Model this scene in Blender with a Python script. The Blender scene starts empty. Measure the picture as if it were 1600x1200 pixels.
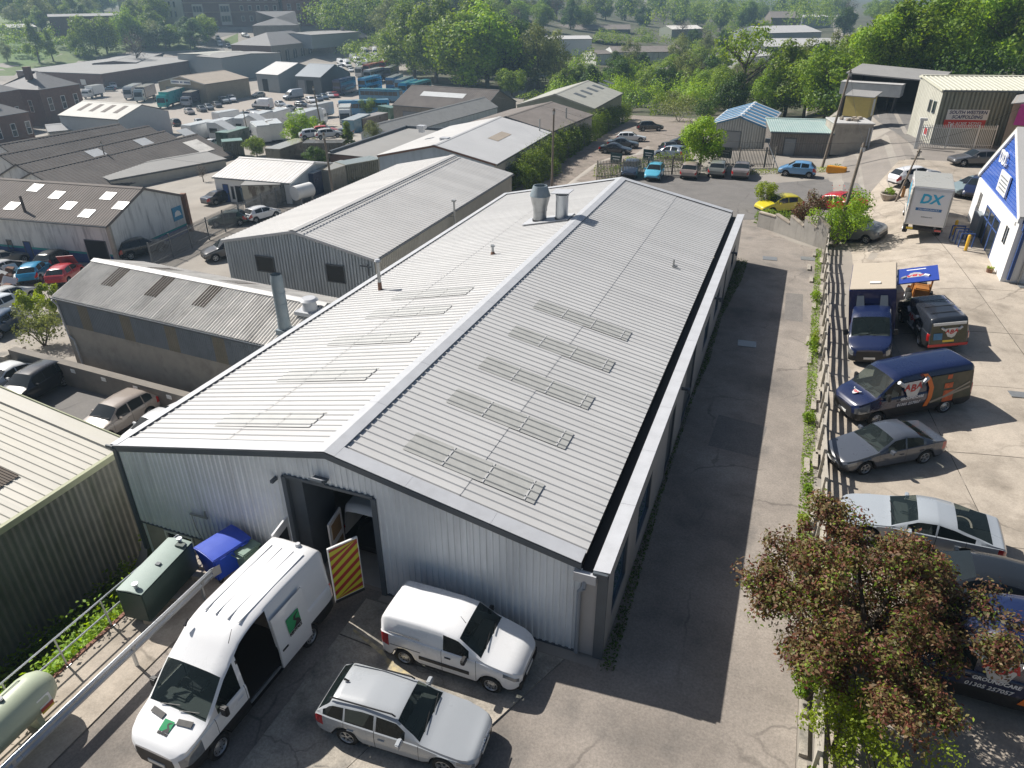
import bpy, bmesh, math, random
import numpy as np
from mathutils import Vector, Matrix
R = math.radians
random.seed(7)
rng = np.random.default_rng(7)
SC = bpy.context.scene
COL = SC.collection
DBG = 0
HAZE = .00034

# ------------------------------------------------------------------ camera, sky, sun, exposure
CAM = Vector((20.06, -14.16, 16.89))
PITCH, ROLL, HEAD, FPX = R(28.952), R(-0.274), R(-21.312), 1120.93
_ch, _sh, _cp, _sp = math.cos(HEAD), math.sin(HEAD), math.cos(PITCH), math.sin(PITCH)
FW = Vector((_sh*_cp, _ch*_cp, -_sp)); _rt = Vector((_ch, -_sh, 0)); _up = _rt.cross(FW)
RT = _rt*math.cos(ROLL)+_up*math.sin(ROLL); UP = _up*math.cos(ROLL)-_rt*math.sin(ROLL)
cam = bpy.data.cameras.new('camera'); camo = bpy.data.objects.new('camera', cam); COL.objects.link(camo)
camo.matrix_world = Matrix(((RT.x, UP.x, -FW.x, CAM.x), (RT.y, UP.y, -FW.y, CAM.y), (RT.z, UP.z, -FW.z, CAM.z), (0, 0, 0, 1)))
cam.sensor_width = 36; cam.lens = FPX/1600*36; cam.clip_end = 4000; cam.clip_start = .5
SC.camera = camo
SUN_EL = R(43.3); SUN_DIR = Vector((-0.968*math.cos(SUN_EL), 0.25*math.cos(SUN_EL), math.sin(SUN_EL))).normalized()
world = bpy.data.worlds.new('World'); SC.world = world; world.use_nodes = True
wn = world.node_tree.nodes; wl = world.node_tree.links
sky = wn.new('ShaderNodeTexSky'); sky.sky_type = 'NISHITA'; sky.sun_disc = False
sky.sun_elevation = SUN_EL; sky.sun_rotation = math.atan2(SUN_DIR.x, SUN_DIR.y)
sky.air_density = 1.0; sky.dust_density = 2.0; sky.ozone_density = 1.0
wl.new(sky.outputs[0], wn['Background'].inputs[0]); wn['Background'].inputs[1].default_value = 0.052
sl = bpy.data.lights.new('sun', 'SUN'); sl.energy = 5.0; sl.angle = R(.53); sl.color = (1, .955, .89)
so = bpy.data.objects.new('sun', sl); COL.objects.link(so); so.location = (-60, 20, 90)
so.rotation_euler = (-SUN_DIR).to_track_quat('-Z', 'Y').to_euler()
SC.view_settings.view_transform = 'Standard'; SC.view_settings.look = 'None'
SC.view_settings.exposure = 0.42; SC.view_settings.gamma = 1; SC.view_settings.use_curve_mapping = False
SC.render.engine = 'CYCLES'
SC.cycles.max_bounces = 6; SC.cycles.diffuse_bounces = 3; SC.cycles.glossy_bounces = 3; SC.cycles.transmission_bounces = 4
SC.cycles.transparent_max_bounces = 10; SC.cycles.volume_bounces = 1; SC.cycles.use_adaptive_sampling = True
SC.cycles.caustics_reflective = False; SC.cycles.caustics_refractive = False

# ------------------------------------------------------------------ terrain and survey helpers
def sm(t):
    t = max(0., min(1., t)); return t*t*(3-2*t)
def tz(x, y):
    """height of the ground at (x, y): a terrace that falls to the valley on the left and far side, and rises to the right-hand yard"""
    hi = 2.0*sm((x-22.9)/8)*sm((y-4)/46)
    s1 = (3.1 if y < .5 else -.6)-x
    s2 = (y-(62+.75*x+45*sm((x-19)/10)))*.8
    d = 0.
    if s1 > 0:
        d = 4*sm(s1/1.2)+6.5*sm((s1-7)/130) if y >= .5 else 1.6*sm(s1/.9)+1.9*sm((s1-.9)/4)+.5*sm((s1-4)/3)+6.5*sm((s1-8)/130)
    if s2 > 0:
        d = max(d, 3.5*sm(s2/25)+7*sm((s2-10)/120))
    up = 15*sm((math.hypot(x-20, y+14)-290)/130)*sm((-x-70)/120)
    return hi-d+up
def ray(px, py):
    return FW+RT*((px-800)/FPX)-UP*((py-600)/FPX)
def U(px, py, z):
    d = ray(px, py); return CAM+d*((z-CAM.z)/d.z)
def G(px, py):
    d = ray(px, py); t = 5.
    while t < 2500:
        X = CAM+d*t; g = X.z-tz(X.x, X.y)
        if g < .01: break
        t += max(.03, g*.35)
    X.z = tz(X.x, X.y); return X

# ------------------------------------------------------------------ materials
MATS = {}
def nd(nt, kind, **kw):
    n = nt.nodes.new('ShaderNode'+kind)
    for k, v in kw.items():
        if k[0] == '_': setattr(n, k[1:], v)
        else: n.inputs[k.replace('__', ' ')].default_value = v
    return n
def rgb(c, k=1.): return (c[0]*k, c[1]*k, c[2]*k, 1)
def mat(name, c, rough=.6, metal=0., var=.12, scale=1.5, bump=0., bscale=40., c2=None, stain=0., sscale=.5, sstretch=(1, 1, 1), scol=None,
        spec=.5, island=0., objcol=False, rvar=.1, coat=0., lo=.5, hi=.72, crack=0., orand=0., speck=0.):
    """principled material: base colour varied by two noises, an optional shaped stain in a second colour, fine relief"""
    if name in MATS: return MATS[name]
    m = bpy.data.materials.new(name); m.use_nodes = True; nt = m.node_tree; L = nt.links; b = nt.nodes['Principled BSDF']
    b.inputs['Roughness'].default_value = rough; b.inputs['Metallic'].default_value = metal; b.inputs['Specular IOR Level'].default_value = spec
    b.inputs['Coat Weight'].default_value = coat; b.inputs['Coat Roughness'].default_value = .04
    tc = nd(nt, 'TexCoord'); src = None
    if objcol:
        oi = nd(nt, 'ObjectInfo'); col = oi.outputs['Color']
    else:
        rg = nd(nt, 'RGB'); rg.outputs[0].default_value = rgb(c); col = rg.outputs[0]
    def mixc(f, a, bb, blend='MIX'):
        mx = nd(nt, 'Mix', _data_type='RGBA', _blend_type=blend)
        for s, v in ((0, f), (6, a), (7, bb)):
            if hasattr(v, 'links'): L.new(v, mx.inputs[s])
            else: mx.inputs[s].default_value = v
        return mx.outputs[2]
    if c2 is not None:
        n = nd(nt, 'TexNoise', Scale=scale*.35, Detail=5, Roughness=.6); L.new(tc.outputs['Object'], n.inputs['Vector'])
        r = nd(nt, 'MapRange'); r.inputs[1].default_value = .38; r.inputs[2].default_value = .62; L.new(n.outputs[0], r.inputs[0])
        col = mixc(r.outputs[0], col, rgb(c2))
    if stain:
        mp = nd(nt, 'Mapping'); mp.inputs['Scale'].default_value = sstretch; L.new(tc.outputs['Object'], mp.inputs[0])
        n = nd(nt, 'TexNoise', Scale=sscale, Detail=7, Roughness=.62); L.new(mp.outputs[0], n.inputs['Vector'])
        r = nd(nt, 'MapRange'); r.inputs[1].default_value = lo; r.inputs[2].default_value = hi; r.inputs[4].default_value = stain; L.new(n.outputs[0], r.inputs[0])
        col = mixc(r.outputs[0], col, rgb(scol or (c[0]*.4, c[1]*.4, c[2]*.38)))
    if var:
        n = nd(nt, 'TexNoise', Scale=scale, Detail=8, Roughness=.65); L.new(tc.outputs['Object'], n.inputs['Vector'])
        r = nd(nt, 'MapRange'); r.inputs[1].default_value = .25; r.inputs[2].default_value = .75
        r.inputs[3].default_value = 1-var; r.inputs[4].default_value = 1+var; L.new(n.outputs[0], r.inputs[0])
        col = mixc(1., col, r.outputs[0], 'MULTIPLY')
        if rvar:
            r2 = nd(nt, 'MapRange'); r2.inputs[3].default_value = rough-rvar; r2.inputs[4].default_value = min(1, rough+rvar); L.new(n.outputs[0], r2.inputs[0]); L.new(r2.outputs[0], b.inputs['Roughness'])
    if orand:
        oi = nd(nt, 'ObjectInfo'); r = nd(nt, 'MapRange'); r.inputs[3].default_value = 1-orand; r.inputs[4].default_value = 1+orand; L.new(oi.outputs['Random'], r.inputs[0]); col = mixc(1., col, r.outputs[0], 'MULTIPLY')
    if speck:
        n = nd(nt, 'TexNoise', Scale=14, Detail=3, Roughness=.8); L.new(tc.outputs['Object'], n.inputs['Vector']); r = nd(nt, 'MapRange'); r.inputs[1].default_value = .3; r.inputs[2].default_value = .7; r.inputs[3].default_value = 1-speck; r.inputs[4].default_value = 1+speck; L.new(n.outputs[0], r.inputs[0]); col = mixc(1., col, r.outputs[0], 'MULTIPLY')
    if crack:
        n = nd(nt, 'TexNoise', Scale=.9, Detail=4); L.new(tc.outputs['Object'], n.inputs['Vector']); va = nd(nt, 'VectorMath', _operation='MULTIPLY_ADD'); L.new(n.outputs['Color'], va.inputs[0]); va.inputs[1].default_value = (.9, .9, .9); L.new(tc.outputs['Object'], va.inputs[2])
        vo = nd(nt, 'TexVoronoi', _feature='DISTANCE_TO_EDGE', Scale=crack); L.new(va.outputs[0], vo.inputs['Vector']); r = nd(nt, 'MapRange'); r.inputs[1].default_value = .002; r.inputs[2].default_value = .009; r.inputs[3].default_value = .66; r.inputs[4].default_value = 1; L.new(vo.outputs['Distance'], r.inputs[0])
        n2 = nd(nt, 'TexNoise', Scale=.25, Detail=2); L.new(tc.outputs['Object'], n2.inputs['Vector']); r2 = nd(nt, 'MapRange'); r2.inputs[1].default_value = .45; r2.inputs[2].default_value = .58; L.new(n2.outputs[0], r2.inputs[0]); col = mixc(r2.outputs[0], col, mixc(1., col, r.outputs[0], 'MULTIPLY'))
    if island:
        g = nd(nt, 'NewGeometry'); r = nd(nt, 'MapRange'); r.inputs[3].default_value = 1-island; r.inputs[4].default_value = 1+island
        L.new(g.outputs['Random Per Island'], r.inputs[0]); col = mixc(1., col, r.outputs[0], 'MULTIPLY')
    L.new(col, b.inputs['Base Color'])
    if bump:
        n = nd(nt, 'TexNoise', Scale=bscale, Detail=4); L.new(tc.outputs['Object'], n.inputs['Vector'])
        bp = nd(nt, 'Bump', Strength=bump, Distance=.02); L.new(n.outputs[0], bp.inputs['Height']); L.new(bp.outputs[0], b.inputs['Normal'])
    MATS[name] = m; return m
def leafmat(name, cols, trans=.35):
    if name in MATS: return MATS[name]
    m = bpy.data.materials.new(name); m.use_nodes = True; nt = m.node_tree; L = nt.links
    nt.nodes.remove(nt.nodes['Principled BSDF']); out = nt.nodes['Material Output']
    g = nd(nt, 'NewGeometry'); cr = nd(nt, 'ValToRGB'); e = cr.color_ramp.elements
    while len(e) < len(cols): e.new(.5)
    for i, c in enumerate(cols): e[i].position = i/(len(cols)-1); e[i].color = rgb(c)
    L.new(g.outputs['Random Per Island'], cr.inputs[0])
    oi = nd(nt, 'ObjectInfo'); r = nd(nt, 'MapRange'); r.inputs[3].default_value = .8; r.inputs[4].default_value = 1.2; L.new(oi.outputs['Random'], r.inputs[0])
    tc = nd(nt, 'TexCoord'); nz = nd(nt, 'TexNoise', Scale=.5, Detail=2); L.new(tc.outputs['Object'], nz.inputs['Vector'])
    r2 = nd(nt, 'MapRange'); r2.inputs[1].default_value = .3; r2.inputs[2].default_value = .7; r2.inputs[3].default_value = .75; r2.inputs[4].default_value = 1.25; L.new(nz.outputs[0], r2.inputs[0])
    mu = nd(nt, 'Math', _operation='MULTIPLY'); L.new(r.outputs[0], mu.inputs[0]); L.new(r2.outputs[0], mu.inputs[1])
    mx = nd(nt, 'Mix', _data_type='RGBA', _blend_type='MULTIPLY'); mx.inputs[0].default_value = 1; L.new(cr.outputs[0], mx.inputs[6]); L.new(mu.outputs[0], mx.inputs[7])
    d = nd(nt, 'BsdfPrincipled', Roughness=.55); d.inputs['Specular IOR Level'].default_value = .3; t = nd(nt, 'BsdfTranslucent')
    L.new(mx.outputs[2], d.inputs['Base Color'])
    hs = nd(nt, 'HueSaturation', Hue=.485, Saturation=1.15, Value=1.5); L.new(mx.outputs[2], hs.inputs['Color']); L.new(hs.outputs[0], t.inputs[0])
    ms = nd(nt, 'MixShader'); ms.inputs[0].default_value = trans; L.new(d.outputs[0], ms.inputs[1]); L.new(t.outputs[0], ms.inputs[2])
    L.new(ms.outputs[0], out.inputs[0]); MATS[name] = m; return m
def glassmat(name, c, clear=.0):
    if name in MATS: return MATS[name]
    m = mat(name, c, .05, var=0, spec=.6)
    if clear:
        nt = m.node_tree; L = nt.links; b = nt.nodes['Principled BSDF']; out = nt.nodes['Material Output']
        t = nd(nt, 'BsdfTransparent'); t.inputs[0].default_value = (.72, .8, .78, 1); ms = nd(nt, 'MixShader'); ms.inputs[0].default_value = clear
        L.new(b.outputs[0], ms.inputs[1]); L.new(t.outputs[0], ms.inputs[2]); L.new(ms.outputs[0], out.inputs[0])
    return m

# ------------------------------------------------------------------ object helpers
def tag(o, label=None, cat=None, group=None, kind=None):
    for k, v in (('label', label), ('category', cat), ('group', group), ('kind', kind)):
        if v: o[k] = v
    return o
def thing(name, label, cat, loc=(0, 0, 0), rz=0., group=None):
    o = bpy.data.objects.new(name, None); COL.objects.link(o); o.location = loc; o.rotation_euler = (0, 0, rz); o.empty_display_size = .2
    return tag(o, label, cat, group)
def link(name, me, parent=None, loc=None, rot=None, color=None):
    o = bpy.data.objects.new(name, me); COL.objects.link(o)
    if parent is not None: o.parent = parent
    if loc is not None: o.location = loc
    if rot is not None: o.rotation_euler = rot
    if color is not None: o.color = (*color[:3], 1)
    return o
class MB:
    """collects faces for ONE mesh; each face carries a material slot"""
    def __init__(s): s.v = []; s.f = []; s.m = []
    def quad(s, a, b, c, d, m=0):
        i = len(s.v); s.v += [tuple(a), tuple(b), tuple(c), tuple(d)]; s.f.append((i, i+1, i+2, i+3)); s.m.append(m); return s
    def poly(s, pts, m=0):
        i = len(s.v); s.v += [tuple(p) for p in pts]; s.f.append(tuple(range(i, i+len(pts)))); s.m.append(m); return s
    def box(s, c, d, rz=0., m=0, M=None):
        x, y, z = d[0]/2, d[1]/2, d[2]/2; i = len(s.v); T = M or (Matrix.Translation(Vector(c)) @ Matrix.Rotation(rz, 4, 'Z'))
        for X in (-x, x):
            for Y in (-y, y):
                for Z in (-z, z): s.v.append(tuple(T @ Vector((X, Y, Z))))
        for f in ((0, 1, 3, 2), (4, 6, 7, 5), (0, 4, 5, 1), (2, 3, 7, 6), (0, 2, 6, 4), (1, 5, 7, 3)): s.f.append(tuple(i+k for k in f)); s.m.append(m)
        return s
    def prism(s, pts, n, m=0):
        """extrude polygon pts by vector n"""
        n = Vector(n); q = [Vector(p)+n for p in pts]; k = len(pts); i = len(s.v); s.v += [tuple(p) for p in pts]+[tuple(p) for p in q]
        s.f.append(tuple(range(i+k-1, i-1, -1))); s.f.append(tuple(range(i+k, i+2*k))); s.m += [m, m]
        for a in range(k):
            b = (a+1) % k; s.f.append((i+a, i+b, i+k+b, i+k+a)); s.m.append(m)
        return s
    def cyl(s, p0, p1, r0, r1=None, n=10, m=0, caps=True):
        p0, p1 = Vector(p0), Vector(p1); r1 = r0 if r1 is None else r1; d = (p1-p0).normalized()
        a = d.orthogonal().normalized(); b = d.cross(a); i = len(s.v)
        for p, r in ((p0, r0), (p1, r1)):
            for k in range(n):
                t = 2*math.pi*k/n; s.v.append(tuple(p+(a*math.cos(t)+b*math.sin(t))*r))
        for k in range(n):
            l = (k+1) % n; s.f.append((i+k, i+l, i+n+l, i+n+k)); s.m.append(m)
        if caps: s.f += [tuple(range(i+n-1, i-1, -1)), tuple(range(i+n, i+2*n))]; s.m += [m, m]
        return s
    def tube(s, pts, r, n=6, m=0):
        for a, b in zip(pts[:-1], pts[1:]): s.cyl(a, b, r, r, n, m)
        return s
    def lathe(s, prof, n=16, m=0, axis='Z', c=(0, 0, 0)):
        i = len(s.v); c = Vector(c)
        for r, z in prof:
            for k in range(n):
                t = 2*math.pi*k/n; x, y = r*math.cos(t), r*math.sin(t)
                s.v.append(tuple(c+(Vector((x, y, z)) if axis == 'Z' else Vector((x, z, y)) if axis == 'Y' else Vector((z, x, y)))))
        for j in range(len(prof)-1):
            for k in range(n):
                l = (k+1) % n; s.f.append((i+j*n+k, i+j*n+l, i+(j+1)*n+l, i+(j+1)*n+k)); s.m.append(m)
        return s
    def mesh(s, name, mats, smooth=False):
        me = bpy.data.meshes.new(name); me.from_pydata(s.v, [], s.f); me.polygons.foreach_set('material_index', s.m)
        for mm in (mats if isinstance(mats, (list, tuple)) else [mats]): me.materials.append(mm)
        if smooth:
            me.polygons.foreach_set('use_smooth', [True]*len(s.f)); me.validate(); shade_auto(me, smooth if smooth is not True else 40)
        return me
    def build(s, name, mats, parent=None, smooth=False, loc=None, rot=None):
        return link(name, s.mesh(name, mats, smooth), parent, loc, rot)
def shade_auto(me, ang):
    bm = bmesh.new(); bm.from_mesh(me); bmesh.ops.remove_doubles(bm, verts=bm.verts, dist=1e-4)
    for e in bm.edges:
        e.smooth = not (len(e.link_faces) == 2 and e.calc_face_angle(0) > R(ang))
    bm.to_mesh(me); bm.free()
def text(s, name, size, m, parent, loc, rot, align='CENTER', ext=.004, shear=0., bold=0.):
    c = bpy.data.curves.new(name, 'FONT'); c.body = s; c.size = size; c.align_x = align; c.align_y = 'CENTER'; c.extrude = ext; c.shear = shear; c.offset = bold; c.resolution_u = 2
    o = bpy.data.objects.new(name, c); COL.objects.link(o); me = bpy.data.meshes.new_from_object(o.evaluated_get(bpy.context.evaluated_depsgraph_get())); bpy.data.objects.remove(o); bpy.data.curves.remove(c); me.materials.clear(); me.materials.append(m); me.polygons.foreach_set('material_index', [0]*len(me.polygons)); return link(name, me, parent, loc, rot)
def up_text(s, size, m, parent, o, right, up, name='lettering', **k):
    """text on a surface: o = centre, right / up = directions in the parent's space"""
    r = Vector(right).normalized(); u = Vector(up).normalized(); n = r.cross(u); M = Matrix((r, u, n)).transposed()
    return text(s, name, size, m, parent, o, M.to_euler(), **k)
def ribbed(mb, o, u, v, n, lu, lv, pitch, dep, prof='trap', top=None, bot=None, u0=0., m=0):
    """profiled sheet: ribs run along v, repeat every pitch along u, stand dep proud along n; top(u)/bot(u) trim its ends"""
    o, u, v, n = (Vector(q) for q in (o, u, v, n)); us = []
    if prof == 'trap':
        for k in range(int(math.ceil(lu/pitch-1e-6))):
            b = k*pitch
            us += [(b, 0), (b+pitch*.36, 0), (b+pitch*.44, dep), (b+pitch*.56, dep), (b+pitch*.64, 0)]
    elif prof == 'box':
        for k in range(int(math.ceil(lu/pitch-1e-6))):
            b = k*pitch
            us += [(b, 0), (b+pitch*.22, 0), (b+pitch*.32, dep), (b+pitch*.68, dep), (b+pitch*.78, 0)]
    else:
        st = 6 if prof == 'sine' else 4
        for k in range(int(math.ceil(lu/pitch-1e-6))*st): us.append((k*pitch/st, dep*.5*(1-math.cos(2*math.pi*k/st))))
    us = [q for q in us if q[0] < lu-1e-6]+[(lu, us[0][1])]; i = len(mb.v)
    for a, h in us:
        t0 = bot(a+u0) if bot else 0.; t1 = top(a+u0) if top else lv
        mb.v.append(tuple(o+u*a+v*t0+n*h)); mb.v.append(tuple(o+u*a+v*t1+n*h))
    for k in range(len(us)-1):
        mb.f.append((i+2*k, i+2*k+2, i+2*k+3, i+2*k+1)); mb.m.append(m)
    return mb
def drape(pts, dz, step=2., hf=None):
    """polygon laid on the terrain"""
    hf = hf or tz; bm = bmesh.new(); vs = [bm.verts.new((p[0], p[1], 0)) for p in pts]; bm.faces.new(vs)
    xs = [p[0] for p in pts]; ys = [p[1] for p in pts]
    for ax, lo, hi in (((1, 0, 0), min(xs), max(xs)), ((0, 1, 0), min(ys), max(ys))):
        k = math.ceil(lo/step)*step
        while k < hi:
            bmesh.ops.bisect_plane(bm, geom=bm.verts[:]+bm.edges[:]+bm.faces[:], plane_co=(k*ax[0], k*ax[1], 0), plane_no=ax, dist=1e-5); k += step
    bmesh.ops.triangulate(bm, faces=bm.faces[:])
    for v in bm.verts: v.co.z = hf(v.co.x, v.co.y)+dz
    bmesh.ops.recalc_face_normals(bm, faces=bm.faces[:])
    for f in bm.faces:
        if f.normal.z < 0: f.normal_flip()
    return bm
def sheet(name, pts, dz, m, step=2., label=None, parent=None, kind='structure', smooth=True):
    bm = drape(pts, dz, step); me = bpy.data.meshes.new(name); bm.to_mesh(me); bm.free(); me.materials.append(m)
    o = link(name, me, parent)
    if kind: o['kind'] = kind
    if label: o['label'] = label
    return o
def leaves(pts, nrm, size, jit=.6, asp=.62):
    """leaf quads at points: numpy arrays -> verts, faces"""
    n = len(pts); d = nrm+rng.normal(0, jit, (n, 3)); d /= np.linalg.norm(d, axis=1)[:, None]+1e-9
    a = rng.normal(0, 1, (n, 3)); a -= (a*d).sum(1)[:, None]*d; a /= np.linalg.norm(a, axis=1)[:, None]+1e-9; b = np.cross(d, a)
    s = (size*rng.uniform(.6, 1.35, n))[:, None]; V = np.empty((n, 4, 3)); t = s*asp
    V[:, 0] = pts-a*s*.55; V[:, 1] = pts+b*t*.5+a*s*.05+d*s*.1; V[:, 2] = pts+a*s*.55; V[:, 3] = pts-b*t*.5+a*s*.05+d*s*.1
    return V.reshape(-1, 3), np.arange(4*n).reshape(n, 4)
def npmesh(name, V, F, m):
    me = bpy.data.meshes.new(name); nv, nf = len(V), len(F)
    me.vertices.add(nv); me.vertices.foreach_set('co', np.asarray(V, dtype=np.float32).ravel())
    me.loops.add(nf*4); me.loops.foreach_set('vertex_index', np.asarray(F, dtype=np.int32).ravel())
    me.polygons.add(nf); me.polygons.foreach_set('loop_start', np.arange(0, nf*4, 4, dtype=np.int32)); me.polygons.foreach_set('loop_total', np.full(nf, 4, dtype=np.int32))
    me.update(calc_edges=True); me.materials.append(m); return me
# ------------------------------------------------------------------ vehicles: a lofted body split into doors, panes, lamps and wheels
PAINT = mat('car_paint', (.5, .5, .5), .28, var=.03, scale=.7, objcol=True, coat=.8, rvar=.04, spec=.5)
GLASS = glassmat('dark_glass', (.015, .02, .022)); GLASSC = glassmat('clear_glass', (.02, .03, .03), .55)
TRIM = mat('black_trim', (.018, .018, .019), .55, var=.15, scale=6); TYRE = mat('tyre_rubber', (.02, .02, .02), .85, var=.2, scale=8)
ALLOY = mat('alloy_wheel', (.48, .49, .5), .35, .7, var=.1); LAMP = mat('headlamp_lens', (.22, .24, .26), .08, .3, var=.25, scale=9, coat=1)
RED = mat('tail_lamp_red', (.42, .015, .015), .15, var=.1, coat=1); DARKIN = mat('dark_interior', (.03, .03, .032), .8, var=.2)
CHROME = mat('chrome', (.6, .61, .62), .18, 1., var=.05); PLATEW = mat('plate_white', (.75, .75, .72), .4, var=.03); PLATEY = mat('plate_yellow', (.75, .55, .05), .4, var=.03)
GREYPL = mat('grey_plastic', (.17, .17, .17), .6, var=.1); SEATM = mat('seat_fabric', (.06, .06, .065), .9, var=.2, scale=5); DASHM = mat('dash_grey', (.13, .13, .125), .7, var=.15)
ORANGE = mat('indicator_amber', (.7, .25, .02), .2, var=0)
def interp(P, t):
    P = sorted(P)
    if t <= P[0][0]: return P[0][1]
    for (a, x), (b, y) in zip(P[:-1], P[1:]):
        if t <= b: return x+(y-x)*(t-a)/(b-a)
    return P[-1][1]
def soft(P, t, w): return (interp(P, t-w)+interp(P, t-.5*w)+interp(P, t)+interp(P, t+.5*w)+interp(P, t+w))/5
PLAN = [(0, .60), (.05, .76), (.16, .88), (.42, .965), (.9, 1)]
def plan(S, t):
    a = interp(S.get('plan', PLAN), t); b = interp(S.get('plan_r', [(0, .74), (.05, .87), (.15, .94), (.5, .985), (1.1, 1)]), S['L']-t); return min(a, b)
SPEC = {}
def car(L, W, H, cowl, head, rend, rbot, tail, hood=.86, nose=.62, belt=.93, fa=.85, ra=None, r=.31, **k):
    ra = ra or L-.85
    top = [(0, nose), (.1, nose+.10), (.35, hood-.05), (cowl*.7, hood+.08), (cowl, hood+.15), (head, H-.05), ((head+rend)/2, H), (rend, H-.07), (rbot, tail), (L-.1, tail-.05), (L, tail-.28)]
    S = dict(L=L, W=W, H=H, top=k.pop('top', top), belt=[(0, nose-.06), (.4, hood-.12), (cowl, belt-.03), (rbot, belt+.05), (L-.1, tail-.1), (L, tail-.3)], fa=fa, ra=ra, r=r,
             ws=(cowl+.04, head-.02), rw=(rend+.04, rbot-.06), sill=.21, lean=.36, sw=[(cowl+.42, head+.55), (head+.63, rend-.15)], doors=[(cowl+.1, head+.58), (head+.60, ra-.12)])
    S.update(k); return S
SPEC['hatch'] = car(4.0, 1.74, 1.48, 1.0, 1.75, 3.35, 3.85, .98, ra=3.32)
SPEC['city'] = car(3.6, 1.63, 1.49, .85, 1.5, 3.0, 3.45, .95, ra=3.0, r=.29, fa=.75)
SPEC['estate'] = car(4.62, 1.78, 1.46, 1.45, 2.15, 4.05, 4.50, .98, fa=.86, ra=3.62, r=.325, hood=.80, belt=.90, sw=[(1.9, 2.72), (2.79, 3.62), (3.67, 4.28)], doors=[(1.52, 2.75), (2.77, 3.64)])
SPEC['saloon'] = car(4.65, 1.76, 1.44, 1.4, 2.15, 3.25, 3.98, 1.02, fa=.95, ra=3.63, r=.32, hood=.82, belt=.90, sw=[(1.85, 2.62), (2.69, 3.42)], doors=[(1.48, 2.65), (2.67, 3.55)])
SPEC['fastback'] = car(4.97, 1.91, 1.42, 1.5, 2.3, 3.4, 4.55, 1.05, fa=.93, ra=3.84, r=.345, hood=.80, belt=.92, sw=[(2.0, 2.85), (2.91, 4.0)], doors=[(1.6, 2.88), (2.9, 3.75)])
SPEC['suv'] = car(4.5, 1.84, 1.67, 1.25, 1.95, 3.85, 4.35, 1.08, fa=.88, ra=3.58, r=.355, hood=.98, nose=.74, belt=1.04, sill=.28, sw=[(1.7, 2.5), (2.57, 3.4), (3.46, 4.0)], doors=[(1.35, 2.53), (2.55, 3.42)])
SPEC['smallvan'] = car(4.40, 1.85, 1.83, 1.12, 1.85, 4.25, 4.34, 1.3, fa=.85, ra=3.63, r=.32, hood=1.02, nose=.76, belt=1.12, lean=.14, rw=None, sw=[(1.52, 2.32)], doors=[(1.3, 2.36)],
    plan_r=[(0, .86), (.06, .95), (.2, .985), (.5, 1)], top=[(0, .76), (.1, .88), (.3, 1.0), (.8, 1.12), (1.10, 1.2), (1.85, 1.74), (2.3, 1.80), (3.2, 1.82), (4.2, 1.79), (4.34, 1.70), (4.40, 1.5)],
    belt_=[(0, .7), (.4, .92), (1.1, 1.1), (4.3, 1.16), (4.4, 1.1)])
def vanspec(L, H, ra, W=2.06, fa=1.0, wid=2.35):
    return dict(L=L, W=W, H=H, top=[(0, .98 if H > 2.1 else .86), (.08, 1.10 if H > 2.1 else .98), (.45, 1.24 if H > 2.1 else 1.08), (.86, 1.36 if H > 2.1 else 1.2), (1.62, min(2.08, H-.22)), (1.95, min(2.28, H-.07)), (2.45, max(min(2.28, H-.05), H-.13)), (3.0, H-.02), (L*.7, H), (L-.15, H-.03), (L-.03, H-.14), (L, H-.3)],
        belt=[(0, .9), (.5, 1.14), (1.1, 1.28), (L-.1, 1.34), (L, 1.3)] if H > 2.1 else [(0, .78), (.5, 1.0), (1.1, 1.12), (L-.1, 1.16), (L, 1.1)], fa=fa, ra=ra, r=.345, ws=(.90, 1.66), rw=None, sill=.30, lean=.10 if H > 2.3 else .13, sw=[(1.22, 2.02)], doors=[(1.08, 2.10)],
        plan=[(0, .58), (.06, .74), (.2, .87), (.5, .95), (1.0, .99), (1.4, 1)], plan_r=[(0, .90), (.05, .965), (.15, .99), (.4, 1)], clad=1, headz=1, van=1)
SPEC['van'] = vanspec(5.98, 2.74, 4.75)
SPEC['lowvan'] = vanspec(5.53, 2.30, 4.3)
SPEC['midvan'] = vanspec(4.97, 1.98, 3.9, 1.98)
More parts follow.
